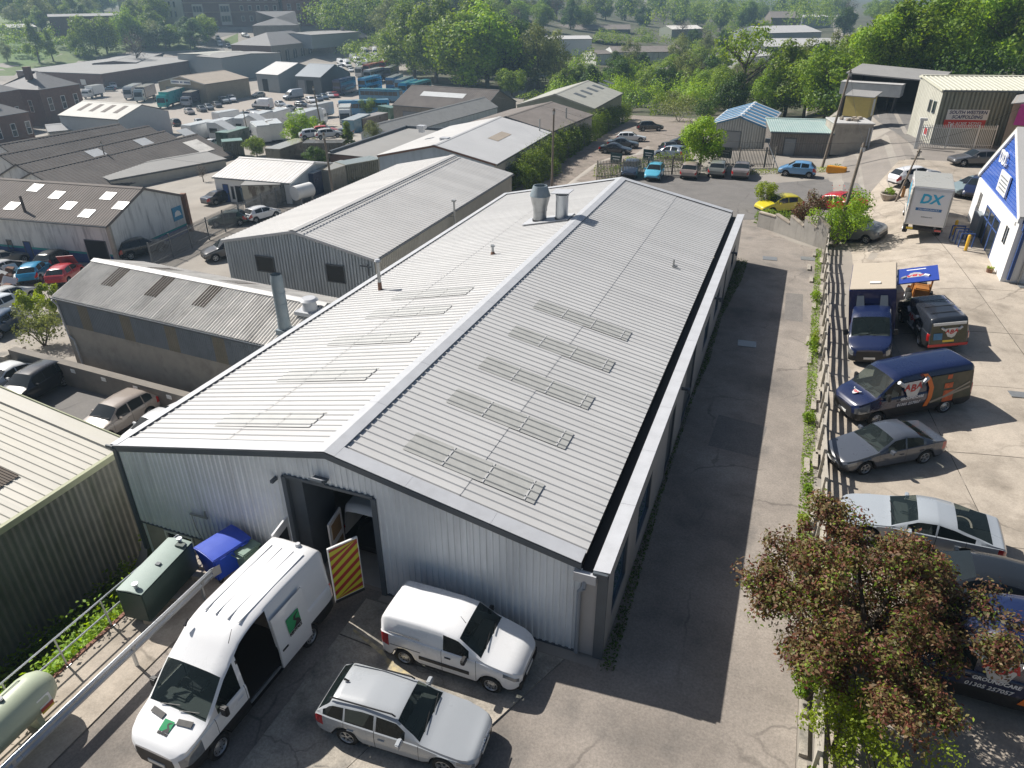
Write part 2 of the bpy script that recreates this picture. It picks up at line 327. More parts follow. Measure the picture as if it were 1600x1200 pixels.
def loft(S, cut=None):
    """grid of points, list of stations"""
    L, W = S['L'], S['W']; ev = {0, .05, .1, .16, .25, .35, .5, L, L-.05, L-.12, L-.2, L-.3, L-.45}
    for a in (S['fa'], S['ra']):
        Ra = S['r']+.055
        for q in (-1, -.93, -.75, -.45, 0, .45, .75, .93, 1): ev.add(a+q*Ra)
    for w in [S['ws']]+([S['rw']] if S['rw'] else [])+S['sw']+S['doors']: ev |= {w[0], w[1]}
    for d in S['doors']: ev |= {d[0]-.014, d[1]+.014}
    for q in S.get('extra', []): ev.add(q)
    t = 0
    while t < L: ev.add(t); t += .24
    ev = sorted(q for q in ev if 0 <= q <= L); st = [ev[0]]
    keep = {round(q, 4) for d in S['doors'] for q in (d[0]-.014, d[0], d[1], d[1]+.014)} | {round(q, 4) for w in [S['ws']]+([S['rw']] if S['rw'] else [])+S['sw'] for q in w}
    for q in ev[1:]:
        if q-st[-1] > .03 or round(q, 4) in keep or q == L:
            if q-st[-1] < .03 and round(st[-1], 4) not in keep and st[-1] > 0: st[-1] = q
            elif q-st[-1] > 1e-4: st.append(q)
    rows = []
    for t in st:
        zt = soft(S['top'], t, .05); zb = min(soft(S.get('belt_', S['belt']), t, .08), zt-.025); w = plan(S, t)*W/2; zl = S['sill']+.10*max(0, 1-t/.25)+.10*max(0, 1-(L-t)/.3)
        arch = 0
        for a in (S['fa'], S['ra']):
            Ra = S['r']+.06; q = 1-((t-a)/Ra)**2
            if q > 0: arch = max(arch, S['r']+Ra*math.sqrt(q))
        z0 = max(zl, arch) if arch else zl; z1 = max(zl+.13, z0+.03 if arch else 0); z3 = zb-.12; z2 = max(z1+.02, (zl+zb)/2+.02); z3 = max(z3, z2+.01)
        gh = max(zt-zb, .02); rt = min(.11, gh*.33); ln = S['lean']
        y4 = w*.975; y5 = y4-.012-.02*min(1, gh/.2); z5 = zb+.02*min(1, gh/.3); y6 = y5-ln*max(0, zt-rt-z5); y7 = y6-min(.07, rt*.75+.02); y8 = y7*.55
        cr = .035*min(1, y7/.7)
        rows.append([(w*.90, z0), (w*.985, z1), (w, z2), (w*.996, z3), (y4, zb), (y5, z5), (y6, zt-rt), (y7, zt-rt*.22-cr*.5), (y8, zt-cr*.15), (0, zt)])
    return st, rows
def clsf(S, t, k, side):
    L = S['L']; inr = lambda w: w and w[0] < t < w[1]
    for (a, b, sd, k0, k1) in S.get('open', []):
        if a < t < b and side == sd and k0 <= k <= k1: return None
    if k >= 7 and inr(S['ws']): return 'windscreen'
    if k >= 7 and inr(S['rw']): return 'rear_window'
    for i, w in enumerate(S['sw']):
        if k == 5 and inr(w): return 'side_window', i, side
    if k == 0 or (S.get('clad') and k <= 1 and (t < .35 or t > .35)): return 'bumper_trim' if not (k == 1 and S.get('clad') and t < .2) else 'bumper_trim'
    hz = (2, 3) if S.get('headz') else (3,)
    if k in hz and .05 < t < (.62 if S.get('headz') else .5): return 'headlight', 0, side
    if k in ((2, 3) if not S.get('van') else (2, 3, 4)) and t > L-(.34 if not S.get('van') else .12): return 'tail_light', 0, side
    for i, d in enumerate(S['doors']):
        if 1 <= k <= 4 and (d[0]-.015 < t < d[0] or d[1] < t < d[1]+.015): return 'shut_line', i*2+(t > d[1]), side
        if 1 <= k <= 4 and d[0] < t < d[1]: return 'door', i, side
    return 'body'
VM = {}
PMAT = dict(body=PAINT, door=PAINT, windscreen=GLASS, rear_window=GLASS, side_window=GLASS, bumper_trim=TRIM, headlight=LAMP, tail_light=RED, shut_line=TRIM, grille=TRIM)
def wheel_meshes(r, w, style='alloy'):
    key = ('wheel', round(r, 3), round(w, 3), style)
    if key in VM: return VM[key]
    t = MB().lathe([(r*.60, -w*.5), (r*.9, -w*.5), (r*.985, -w*.36), (r, 0), (r*.985, w*.36), (r*.9, w*.5), (r*.60, w*.5), (r*.6, -w*.5)], 20, 0, 'Y').mesh('tyre', TYRE, 50)
    m = MB(); ri = r*.64; m.lathe([(ri, w*.5), (ri*.95, w*.52), (ri*.9, w*.44), (ri*.86, w*.2)], 20, 0, 'Y')
    if style == 'steel':
        m.lathe([(ri*.86, w*.28), (ri*.6, w*.34), (ri*.4, w*.46), (.02, w*.46)], 20, 0, 'Y')
        for k in range(10):
            a = 2*math.pi*k/10; m.box((ri*.72*math.cos(a), w*.34, ri*.72*math.sin(a)), (.03, .02, .03), m=1)
    else:
        m.lathe([(ri*.86, w*.18), (.02, w*.18)], 20, 1, 'Y'); m.lathe([(ri*.26, w*.2), (ri*.26, w*.46), (.01, w*.48)], 12, 0, 'Y')
        for k in range(5):
            a = 2*math.pi*k/5
            for da in (-.13, .13):
                M = Matrix.Rotation(a+da, 4, 'Y') @ Matrix.Translation((ri*.56, w*.38, 0)); m.box(None, (ri*.72, w*.12, ri*.13), M=M)
    VM[key] = (t, m.mesh('rim', [ALLOY, TRIM], 40)); return VM[key]
def split_mesh(S, flags):
    st, rows = loft(S); V = []; n = len(st); L = S['L']
    for t, r in zip(st, rows):
        x = L/2-t; V += [(x, y, z) for y, z in r]+[(x, -y, z) for y, z in r[-2::-1]]
    groups = {}
    def add(key, f):
        if key is not None: groups.setdefault(key if isinstance(key, tuple) else (key, 0, 0), []).append(f)
    for i in range(n-1):
        t = (st[i]+st[i+1])/2
        for j in range(18):
            side = 1 if j < 9 else -1; k = j if j < 9 else 17-j
            add(clsf(S, t, k, side), (i*19+j, i*19+j+1, (i+1)*19+j+1, (i+1)*19+j))
    for i, fl in ((0, 0), (n-1, 1)):
        if fl and S.get('open_back'): continue
        for k in range(9):
            a, b, c, d = i*19+k, i*19+k+1, i*19+17-k, i*19+18-k; f = (a, b, c, d) if k < 8 else (a, b, d)
            if fl: f = f[::-1]
            key = 'bumper_trim' if k == 0 or (S.get('clad') and k == 1 and not fl) else 'grille' if (not fl and k in ((1, 2, 3) if S.get('van') else (1, 2))) else ('rear_window', 9, 0) if (fl and k == 5 and S.get('van') is None and S['rw'] is None) else 'body'
            add(key, f)
    out = []
    for key, fs in groups.items():
        ids = sorted({q for f in fs for q in f}); mp = {q: i for i, q in enumerate(ids)}
        me = bpy.data.meshes.new(key[0]); me.from_pydata([V[q] for q in ids], [], [tuple(mp[q] for q in f[::-1]) for f in fs]); out.append((key[0], me, key))
    return out
def finish(me, m):
    me.materials.clear(); me.materials.append(m); me.polygons.foreach_set('use_smooth', [True]*len(me.polygons)); shade_auto(me, 48)
def proto(kind, lod, style='alloy', glass=None, S=None):
    key = (kind, lod, style, glass)
    if key in VM: return VM[key]
    S = dict(S or SPEC[kind]); L, W, r = S['L'], S['W'], S['r']; parts = []; DO = S['doors']
    if lod: S['doors'] = []
    for nm, me, k in split_mesh(S, lod):
        m = PMAT[nm]
        if nm in ('windscreen', 'rear_window', 'side_window') and glass: m = glass
        finish(me, m); parts.append((nm, me, k))
    ub = MB(); fz = .62 if not S.get('van') else .66
    ub.box((0, 0, .38), (L-.5, W*.62, .3)); xa, xb = L/2-S['fa']-r-.08, L/2-S['ra']+r+.08; ub.box(((xa+xb)/2, 0, (S['sill']+fz)/2), (xa-xb, W*.93, fz-S['sill']-.04))
    parts.append(('underbody', ub.mesh('underbody', TRIM), None))
    tw = .215 if r < .34 else .235; wt, wr = wheel_meshes(r, tw, style); wy = W/2-tw/2-.035
    wh = [((L/2-a, sd*wy, r), 0 if sd > 0 else math.pi) for a in (S['fa'], S['ra']) for sd in (1, -1)]
    extras = []
    if lod < 2:
        m = MB(); c = S['sw'][0][0]; st = c-.02; zb = interp(S['belt'], st)
        for sd in (1, -1):
            mm = MB(); big = S.get('van'); h = .3 if big else .17
            T = Matrix.Translation((L/2-st-.1, sd*(W/2+.10), zb+h*.45)); mm.box(None, (.13, .24 if not big else .2, h), M=T); mm.box((L/2-st-.12, sd*(W/2-.03), zb+.06), (.06, .14, .05))
            extras.append(('wing_mirror', bev(mm.mesh('wing_mirror', TRIM if big or kind in ('smallvan',) else PAINT), .035), None))
    if lod == 0:
        for i, d in enumerate(S['doors']):
            for sd in (1, -1):
                t = d[1]-.2; y = plan(S, t)*W/2; zz = interp(S.get('belt_', S['belt']), t)-.17
                extras.append(('door_handle', bev(MB().box((L/2-t, sd*(y+.012), zz), (.2, .04, .035)).mesh('door_handle', PAINT if kind not in ('van', 'lowvan', 'midvan', 'smallvan') else TRIM), .012), None))
        extras.append(('number_plate', MB().box((L/2+.012, 0, S['sill']+.26), (.02, .52, .11)).mesh('number_plate', PLATEW), None))
        extras.append(('number_plate', MB().box((-L/2-.012, 0, S['sill']+.42), (.02, .52, .11)).mesh('number_plate', PLATEY), None))
        tc = S['ws'][0]; zc = soft(S['top'], tc, .05)+.025
        for y0 in (.1, -.5):
            extras.append(('wiper', MB().tube([(L/2-tc+.02, y0, zc), (L/2-tc-.08, y0+.55, zc+.05)], .011, 5).mesh('wiper', TRIM), None))
        if glass is GLASSC:
            hd = S['ws'][1]; zz = interp(S['belt'], tc)
            d = MB().box((L/2-tc-.35, 0, zz-.12), (.5, W*.8, .22)); d.box((L/2-tc-.45, -.3, zz+.02), (.3, .5, .12)); extras.append(('dashboard', bev(d.mesh('dashboard', DASHM), .05), None))
            sw = MB().lathe([(.19, -.015), (.205, 0), (.19, .015), (.175, 0), (.19, -.015)], 18, 0, 'X'); me = sw.mesh('steering_wheel', TRIM, 60); me.transform(Matrix.Translation((L/2-tc-.72, -.42, zz+.03)) @ Matrix.Rotation(R(-25), 4, 'Y')); extras.append(('steering_wheel', me, None))
            for y in (.42, -.42):
                s = MB().box((L/2-hd-.35, y, zz-.35), (.5, .5, .16)); s.box(None, (.14, .48, .62), M=Matrix.Translation((L/2-hd-.62, y, zz-.02)) @ Matrix.Rotation(R(-12), 4, 'Y')); s.box((L/2-hd-.7, y, zz+.36), (.1, .26, .18)); extras.append(('seat', bev(s.mesh('seat', SEATM), .05), None))
    if lod == 2:                                              # far cars: one mesh, several materials
        bm = bmesh.new(); mats = []
        def put(me, M=None):
            q = bmesh.new(); q.from_mesh(me)
            if M: bmesh.ops.transform(q, matrix=M, verts=q.verts)
            idx = []
            for mm in me.materials:
                if mm not in mats: mats.append(mm)
                idx.append(mats.index(mm))
            for f in q.faces: f.material_index = idx[f.material_index]
            t = bpy.data.meshes.new('t'); q.to_mesh(t); q.free(); bm.from_mesh(t); bpy.data.meshes.remove(t)
        for nm, me, k in parts: put(me)
        for loc, rz in wh:
            M = Matrix.Translation(loc) @ Matrix.Rotation(rz, 4, 'Z'); put(wt, M); put(wr, M)
        me = bpy.data.meshes.new(kind); bm.to_mesh(me); bm.free()
        for mm in mats: me.materials.append(mm)
        VM[key] = me; return me
    if lod == 1:                                              # mid distance: fewer seams
        pass
    VM[key] = (parts+extras, wh, wt, wr); return VM[key]
def bev(me, w):
    bm = bmesh.new(); bm.from_mesh(me); bmesh.ops.bevel(bm, geom=bm.edges[:]+bm.verts[:], offset=w, segments=2, affect='EDGES', clamp_overlap=True); bm.to_mesh(me); bm.free()
    me.polygons.foreach_set('use_smooth', [True]*len(me.polygons)); shade_auto(me, 50); return me
def vehicle(kind, color, loc, rz, label, cat='car', name='parked_car', group=None, lod=1, style='alloy', glass=None, S=None, key=None, skip=()):
    """places one vehicle: loc = ground point under its middle, rz = heading of its nose"""
    p = proto(key or kind, lod, style, glass, S)
    if lod == 2:
        o = link(name, p, None, loc, (0, 0, rz), color); slope(o); return tag(o, label, cat, group)
    root = thing(name, label, cat, loc, rz, group); slope(root); parts, wh, wt, wr = p
    for nm, me, k in parts:
        if nm in skip: continue
        link(nm, me, root, color=color)
    for l, a in wh:
        w = link('wheel', wt, root, l, (0, 0, a)); link('rim', wr, w)
    return root
def slope(o):
    x, y, z = o.location; f = Vector((math.cos(o.rotation_euler.z), math.sin(o.rotation_euler.z)))
    if y < 3 and x < 4: return
    g = (tz(x+f.x*1.4, y+f.y*1.4)-tz(x-f.x*1.4, y-f.y*1.4))/2.8; l = (tz(x-f.y*.8, y+f.x*.8)-tz(x+f.y*.8, y-f.x*.8))/1.6
    if abs(g) < .25 and abs(l) < .25: o.rotation_euler.x = math.atan(l); o.rotation_euler.y = -math.atan(g)
# box bodies and buses
def rbox(L, W, H, z0, r=.06, seg=2):
    me = MB().box((0, 0, z0+H/2), (L, W, H)).mesh('box', PAINT); return bev(me, r)
def bus_parts(L, H, decks=1, W=2.52, lod=1):
    key = ('bus', L, H, decks)
    if key in VM: return VM[key]
    P = []; me = rbox(L, W, H-.32, .32, .16); me.materials.clear(); me.materials.append(PAINT); P.append(('body', me, None))
    bands = [(1.15, 2.05)] if decks == 1 and H < 3.3 else [(1.75, 2.75)] if decks == 1 else [(1.1, 1.95), (2.75, 3.6)]
    for z0, z1 in bands:
        n = max(4, int(L/1.5)); w = (L-1.1)/n
        for sd in (1, -1):
            for k in range(n): P.append(('side_window', bev(MB().box((L/2-.55-w*(k+.5), sd*W/2, (z0+z1)/2), (w-.07, .03, z1-z0)).mesh('side_window', GLASS), .01), None))
        P.append(('windscreen' if z0 == bands[0][0] else 'upper_windscreen', bev(MB().box((L/2, 0, (z0+z1)/2-.1), (.04, W-.3, z1-z0+.2)).mesh('windscreen', GLASS), .015), None))
        P.append(('rear_window', MB().box((-L/2, 0, (z0+z1)/2+.1), (.03, W-.5, z1-z0-.2)).mesh('rear_window', GLASS), None))
    for sd in (1, -1):
        P.append(('headlight', bev(MB().box((L/2+.005, sd*(W/2-.3), .75), (.05, .34, .2)).mesh('headlight', LAMP), .02), None)); P.append(('tail_light', MB().box((-L/2-.005, sd*(W/2-.2), 1.0), (.03, .2, .4)).mesh('tail_light', RED), None))
        P.append(('wing_mirror', bev(MB().box((L/2+.25, sd*(W/2+.12), 2.3), (.15, .2, .4)).mesh('wing_mirror', TRIM), .04), None))
    P.append(('roof_hatch', bev(MB().box((L*.2, 0, H+.03), (.8, .7, .08)).mesh('roof_hatch', GREYPL), .03), None)); P.append(('roof_hatch', bev(MB().box((-L*.22, 0, H+.03), (.8, .7, .08)).mesh('roof_hatch', GREYPL), .03), None))
    P.append(('underbody', MB().box((0, 0, .4), (L-1, W*.8, .4)).mesh('underbody', TRIM), None))
    wt, wr = wheel_meshes(.48, .28, 'steel'); wh = [((x, sd*(W/2-.13), .48), 0 if sd > 0 else math.pi) for x in (L/2-2.3, -L/2+3.1) for sd in (1, -1)]
    VM[key] = (P, wh, wt, wr); return VM[key]
def bus(L, H, decks, color, loc, rz, label, cat='bus', group=None, roofc=None, name='parked_bus'):
    root = thing(name, label, cat, loc, rz, group); P, wh, wt, wr = bus_parts(L, H, decks)
    for nm, me, k in P: link(nm, me, root, color=color)
    if roofc: link('roof_panel', bev(MB().box((0, 0, H+.012), (L-.3, 2.2, .03)).mesh('roof_panel', PAINT), .01), root, color=roofc)
    for l, a in wh:
        w = link('wheel', wt, root, l, (0, 0, a)); link('rim', wr, w)
    return root
def lorry(L, W, H, color, boxc, loc, rz, label, cat='lorry', group=None, cab='high', name='parked_lorry', roofc=None, boxz=1.0, cabL=2.0):
    """box-bodied lorry: cab, box, chassis, wheels"""
    root = thing(name, label, cat, loc, rz, group); CH = 3.3 if cab == 'high' else 2.5; x0 = L/2
    pr = [(x0, .5), (x0, 1.5), (x0-.28, CH*.82), (x0-.55, CH), (x0-cabL, CH), (x0-cabL, .5)]
    c = MB().prism([(x, W/2-.06, z) for x, z in pr], (0, -(W-.12), 0)).mesh('cab', PAINT); link('cab', bev(c, .09), root, color=color)
    a = Vector((x0+.01, 0, 1.52)); b = Vector((x0-.26, 0, CH*.80)); g = MB().quad((a.x, W/2-.2, a.z), (b.x, W/2-.3, b.z), (b.x, -W/2+.3, b.z), (a.x, -W/2+.2, a.z)); g.box(((a.x+b.x)/2-.03, 0, (a.z+b.z)/2), (.03, W-.5, .5)); link('windscreen', g.mesh('windscreen', GLASS), root)
    for sd in (1, -1):
        link('side_window', MB().box((x0-.95, sd*(W/2-.055), 1.95), (.9, .03, .62)).mesh('side_window', GLASS), root); link('headlight', bev(MB().box((x0+.005, sd*(W/2-.4), .85), (.05, .4, .18)).mesh('headlight', LAMP), .02), root)
        link('wing_mirror', bev(MB().box((x0-.15, sd*(W/2+.12), 2.0), (.14, .2, .5)).mesh('wing_mirror', TRIM), .04), root)
    bl = L-cabL-.12; bx = -L/2+bl/2; link('box_body', bev(MB().box((bx, 0, boxz+(H-boxz)/2), (bl, W, H-boxz)).mesh('box_body', PAINT), .04), root, color=boxc)
    if roofc: link('box_roof', bev(MB().box((bx, 0, H+.01), (bl-.06, W-.06, .03)).mesh('box_roof', PAINT), .01), root, color=roofc)
    link('chassis', MB().box((0, 0, .75), (L-.6, W*.5, .4)).mesh('chassis', TRIM), root)
    wt, wr = wheel_meshes(.46, .3, 'steel'); xs = [x0-1.2, -L/2+1.5]+([-L/2+2.7] if L > 9 else [])+([x0-4.2] if L > 12 else [])
    for x in xs:
        for sd in (1, -1):
            w = link('wheel', wt, root, (x, sd*(W/2-.2), .46), (0, 0, 0 if sd > 0 else math.pi)); link('rim', wr, w)
    return root
# ------------------------------------------------------------------ ground
M_ASPH = mat('asphalt_old', (.245, .215, .186), .92, crack=.16, speck=.22, var=.28, scale=.7, c2=(.31, .272, .235), bump=.25, bscale=60, stain=.7, sscale=.35, scol=(.085, .08, .074), lo=.5, hi=.66)
M_ASPH2 = mat('asphalt_road', (.17, .16, .15), .9, crack=.12, speck=.15, var=.15, scale=.9, bump=.2, bscale=50, stain=.35, sscale=.4, scol=(.09, .088, .086))
M_CONC = mat('concrete_slab', (.375, .325, .265), .9, crack=.13, speck=.14, orand=.07, var=.16, scale=.9, bump=.2, bscale=35, stain=.65, sscale=.6, scol=(.16, .135, .105), c2=(.42, .365, .30), lo=.48, hi=.7)
M_CONC2 = mat('concrete_apron', (.38, .34, .285), .92, crack=.3, speck=.25, var=.2, scale=1.4, bump=.3, bscale=45, stain=.75, sscale=.8, scol=(.10, .10, .095), c2=(.36, .33, .28), lo=.48, hi=.7)
M_YARD = mat('yard_ground', (.28, .25, .215), .95, var=.2, scale=.25, bump=.15, bscale=20, stain=.5, sscale=.06, scol=(.15, .14, .125), c2=(.31, .285, .25))
M_SOIL = mat('rough_earth', (.10, .085, .06), .95, var=.3, scale=.8, c2=(.06, .075, .03), bump=.4, bscale=15)
M_GRASS = mat('grass', (.085, .13, .03), .95, var=.3, scale=.6, c2=(.12, .16, .045), bump=.5, bscale=12)
M_JOINT = mat('joint_dark', (.06, .055, .045), .95, var=.3, scale=3)
M_GRAVEL = mat('gravel', (.27, .225, .19), .95, var=.3, scale=2, c2=(.2, .17, .14), bump=.4, bscale=30, stain=.4, sscale=.5, scol=(.12, .10, .08))
def grid_mesh(xs, ys, dz=0.):
    V = [(x, y, tz(x, y)+dz) for y in ys for x in xs]; n = len(xs); F = [(j*n+i, j*n+i+1, (j+1)*n+i+1, (j+1)*n+i) for j in range(len(ys)-1) for i in range(n-1)]; return V, F
xs = sorted(set([-2600, -1800, -1300, -1000]+list(range(-800, -120, 20))+list(range(-120, -30, 3))+[q*.6-30 for q in range(0, 75)]+list(range(15, 60, 2))+list(range(60, 200, 10))+[250, 350, 500, 700, 1000, 1600, 2500]))
ys = sorted(set([-120, -70, -45]+list(range(-30, -12, 3))+[q*.75-12 for q in range(0, 32)]+list(range(12, 130, 2))+list(range(130, 520, 10))+[540, 580, 640, 720, 850, 1000, 1300, 1800, 2600]))
V, F = grid_mesh(xs, ys); me = bpy.data.meshes.new('ground'); me.from_pydata(V, [], F); me.materials.append(M_YARD); me.polygons.foreach_set('use_smooth', [True]*len(F)); tag(link('ground', me), 'dusty grey-brown ground of the industrial estate and valley', kind='structure')
# driveway beside the warehouse and apron in front of it
sheet('driveway', [(9.9, -30), (22.55, -30), (22.6, 41), (20.5, 42.5), (17.3, 47), (16, 62), (-2, 52), (-2, 37), (17.2, 37), (17.2, -.4), (13.2, -.4), (11.6, -6)], .012, M_ASPH, label='worn grey asphalt driveway along the warehouse')
sheet('front_yard', [(5.35, -30), (9.9, -30), (11.6, -6), (13.2, -.35), (10.1, -.35), (10.1, 0), (6.9, 0), (6.9, -.35), (5.35, -.35)], .012, M_ASPH, 1.)
bay = thing('parking_bay', 'concrete slabs of the parking bay in front of the warehouse', 'pavement'); bay['kind'] = 'structure'
for pts in ([(9.75, -7.4), (11.9, -6.55), (13.35, -2.2), (9.75, -2.0)], [(11.95, -6.5), (14.05, -5.7), (16.25, -.45), (13.9, -.45)], [(9.75, -12), (13, -12), (13.2, -7.2), (11.95, -6.6), (9.75, -7.45)], [(9.75, -1.95), (13.36, -2.15), (13.85, -.45), (9.75, -.45)], [(13.05, -12), (17.3, -12), (14.1, -5.78), (13.25, -7.15)]):
    MB().prism([(x, y, .012) for x, y in pts], (0, 0, .045)).build('concrete_slab', M_CONC2, bay)
sheet('side_strip', [(3.18, -30), (5.33, -30), (5.33, -.02), (3.18, -.02)], .045, M_CONC, 1., label='pale concrete strip between the railing and the crash barrier')
M_PATCH = mat('asphalt_patch', (.185, .17, .155), .93, var=.15, scale=2, bump=.2, bscale=60, speck=.25)
for P in ([(18.6, 12.2), (20.6, 12.0), (20.8, 14.6), (18.7, 14.9)], [(20.9, 27), (21.9, 27), (21.8, 31.5), (20.8, 31.4)]): sheet('asphalt_patch', P, .016, M_PATCH, 4.)
# ------------------------------------------------------------------ the big warehouse
W, LB, HE, HR, XR, SLOPE = 17.28, 36.61, 3.2, 5.05, 8.68, .213
M_ROOF = mat('white_roof_sheet', (.545, .54, .53), .42, orand=.04, var=.06, scale=.5, stain=.45, sscale=.5, sstretch=(.25, 2.2, 1), scol=(.40, .39, .37), lo=.48, hi=.75)
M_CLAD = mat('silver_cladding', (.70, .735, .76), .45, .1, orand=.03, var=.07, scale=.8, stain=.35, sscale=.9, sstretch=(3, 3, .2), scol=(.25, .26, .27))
M_FLASH = mat('roof_flashing', (.50, .51, .53), .45, .1, var=.08, scale=1.2, stain=.3, sscale=1.5, scol=(.33, .33, .33))
M_DGREY = mat('dark_grey_trim', (.085, .10, .115), .5, var=.12, scale=2)
M_GRP = mat('rooflight_sheet', (.42, .42, .40), .5, var=.12, scale=2, stain=.4, sscale=3, sstretch=(.3, 2, 1), scol=(.28, .28, .25))
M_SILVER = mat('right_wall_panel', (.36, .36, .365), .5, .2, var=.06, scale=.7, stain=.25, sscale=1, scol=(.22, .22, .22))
M_BLACK = mat('gutter_black', (.012, .012, .013), .7, var=.2, scale=2)
M_BLOCK = mat('rendered_block', (.38, .345, .295), .9, var=.15, scale=1.5, stain=.5, sscale=.9, scol=(.14, .13, .11), bump=.2)
M_GALV = mat('galvanised_steel', (.50, .53, .56), .38, .75, var=.1, scale=3)
M_STEEL = mat('weathered_steel', (.36, .37, .37), .45, .6, var=.15, scale=3, stain=.4, sscale=2, scol=(.2, .19, .18))
M_FLUE = mat('flue_painted_steel', (.22, .27, .30), .55, .3, var=.1, scale=2, stain=.35, sscale=2, scol=(.35, .35, .34))
M_RUST = mat('rusty_steel', (.19, .10, .065), .85, var=.3, scale=4)
M_WFRAME = mat('white_frame', (.72, .72, .70), .5, var=.06, scale=2)
M_WIN = glassmat('window_glass', (.02, .028, .035)); M_BLUEWIN = glassmat('blue_window_film', (.03, .085, .16))
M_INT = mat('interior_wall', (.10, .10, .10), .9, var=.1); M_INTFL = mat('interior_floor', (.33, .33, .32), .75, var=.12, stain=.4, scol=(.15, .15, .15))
wh = thing('warehouse', 'large silver warehouse with a white ribbed roof in the middle', 'warehouse')
th = math.atan(SLOPE); cs, sn = math.cos(th), math.sin(th)
def roofz(x): return HE+SLOPE*x if x <= XR else HR-SLOPE*(x-XR)
XE = 16.52
def slope_sheet(n_, lv, mat_, pitch=1/3, w=1.0, dep=.038):
    return ribbed(MB(), (0, 0, 0), (0, 1, 0), (1, 0, 0), (0, 0, 1), w, lv, pitch, dep).mesh(n_, mat_)
# roof sheets one metre wide, shared mesh, three ribs each
LL = XR/cs+.06; LR = (XE-XR)/cs
HL, HRt = (LL-.28)*.52, (LR-.28)*.48; ml = slope_sheet('roof_sheet', HL+.12, M_ROOF); mr = slope_sheet('roof_sheet', HRt+.12, M_ROOF); ml2 = slope_sheet('roof_sheet', LL-.28-HL, M_ROOF); mr2 = slope_sheet('roof_sheet', LR-.28-HRt, M_ROOF)
y = .42; k = 0
while y < LB-.5:
    w = min(1., LB-.42-y)
    q4 = (ml, ml2, mr, mr2) if w == 1 else [slope_sheet('roof_sheet', q, M_ROOF, w=w) for q in (HL+.12, LL-.28-HL, HRt+.12, LR-.28-HRt)]
    d1_, d2_ = random.uniform(0, .004), random.uniform(0, .004)
    link('roof_sheet', q4[0], wh, (-.06*cs, y, HE-.06*sn+d1_), (0, -th, 0)); link('roof_sheet', q4[1], wh, (-.06*cs+HL*cs, y, HE-.06*sn+HL*sn+d1_-.012), (0, -th, 0))
    link('roof_sheet', q4[2], wh, (XR+.28*cs, y, HR-.28*sn+d2_), (0, th, 0)); link('roof_sheet', q4[3], wh, (XR+.28*cs+HRt*cs, y, HR-.28*sn-HRt*sn+d2_-.012), (0, th, 0)); y += 1.0
# ridge cap (overlapping lengths), verge flashings, eaves flashing
yy = -.06
while yy < LB:
    l = min(3.05, LB+.06-yy); m = MB()
    for s in (-1, 1): m.prism([(0, 0, .075), (s*.36*cs, 0, .075-.36*sn), (s*.36*cs, 0, .045-.36*sn), (0, 0, .045)], (0, l-.01, 0))
    m.build('ridge_cap', M_FLASH, wh, loc=(XR, yy, HR)); yy += 3.05
def verge(x0, x1, y0, y1, nm='verge_flashing'):
    n = max(1, round(abs(x1-x0)/3)); 
    for i in range(n):
        a = x0+(x1-x0)*i/n; b = x0+(x1-x0)*(i+1)/n-.006; za, zb = roofz(a)+.05, roofz(b)+.05
        MB().prism([(a, y0, za), (b, y0, zb), (b, y0, zb+.022), (a, y0, za+.022)], (0, y1-y0, 0)).build(nm, M_FLASH, wh)
for y0, y1 in ((-.06, .46), (LB-.46, LB+.06)): verge(-.12, XR, y0, y1); verge(XR, XE, y0, y1)
for (a, b) in ((-.14, XR), (XR, XE)):                        # dark barge board under the verge, front and back
    for yv in (-.075, LB+.02):
        MB().prism([(a, yv, roofz(a)+.03), (b, yv, roofz(b)+.03), (b, yv, roofz(b)-.17), (a, yv, roofz(a)-.17)], (0, .055, 0)).build('barge_board', M_DGREY, wh)
# left eaves flashing and gutter
for i in range(12): MB().prism([(-.30, 0, HE+.0), (.08, 0, HE+.085), (.08, 0, HE+.105), (-.30, 0, HE+.02)], (0, LB/12-.006, 0)).build('eaves_flashing', M_FLASH, wh, loc=(0, LB/12*i, 0))
MB().box((-.22, LB/2, HE-.10), (.17, LB+.1, .17)).build('gutter', M_DGREY, wh)
MB().box((-.24, -.09, HE-.02), (.3, .06, .12)).build('gutter_end', M_DGREY, wh)
# right box gutter, parapet coping
MB().box((XE+.11, LB/2, 3.02), (.30, LB+.02, .05)).build('valley_gutter', M_BLACK, wh)
for i in range(12): MB().prism([(0, 0, 3.25), (.46, 0, 3.285), (.46, 0, 3.31), (0, 0, 3.275)], (0, LB/12-.008, 0)).build('parapet_coping', M_FLASH, wh, loc=(16.85, -.03+LB/12*i, 0))
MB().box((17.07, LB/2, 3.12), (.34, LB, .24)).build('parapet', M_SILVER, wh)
MB().box((16.66, -.12, 3.03), (.62, .12, .30)).build('gutter_end_box', M_FLASH, wh)
MB().box((17.06, -.075, 3.18), (.40, .09, .16)).build('fascia_end', M_DGREY, wh)
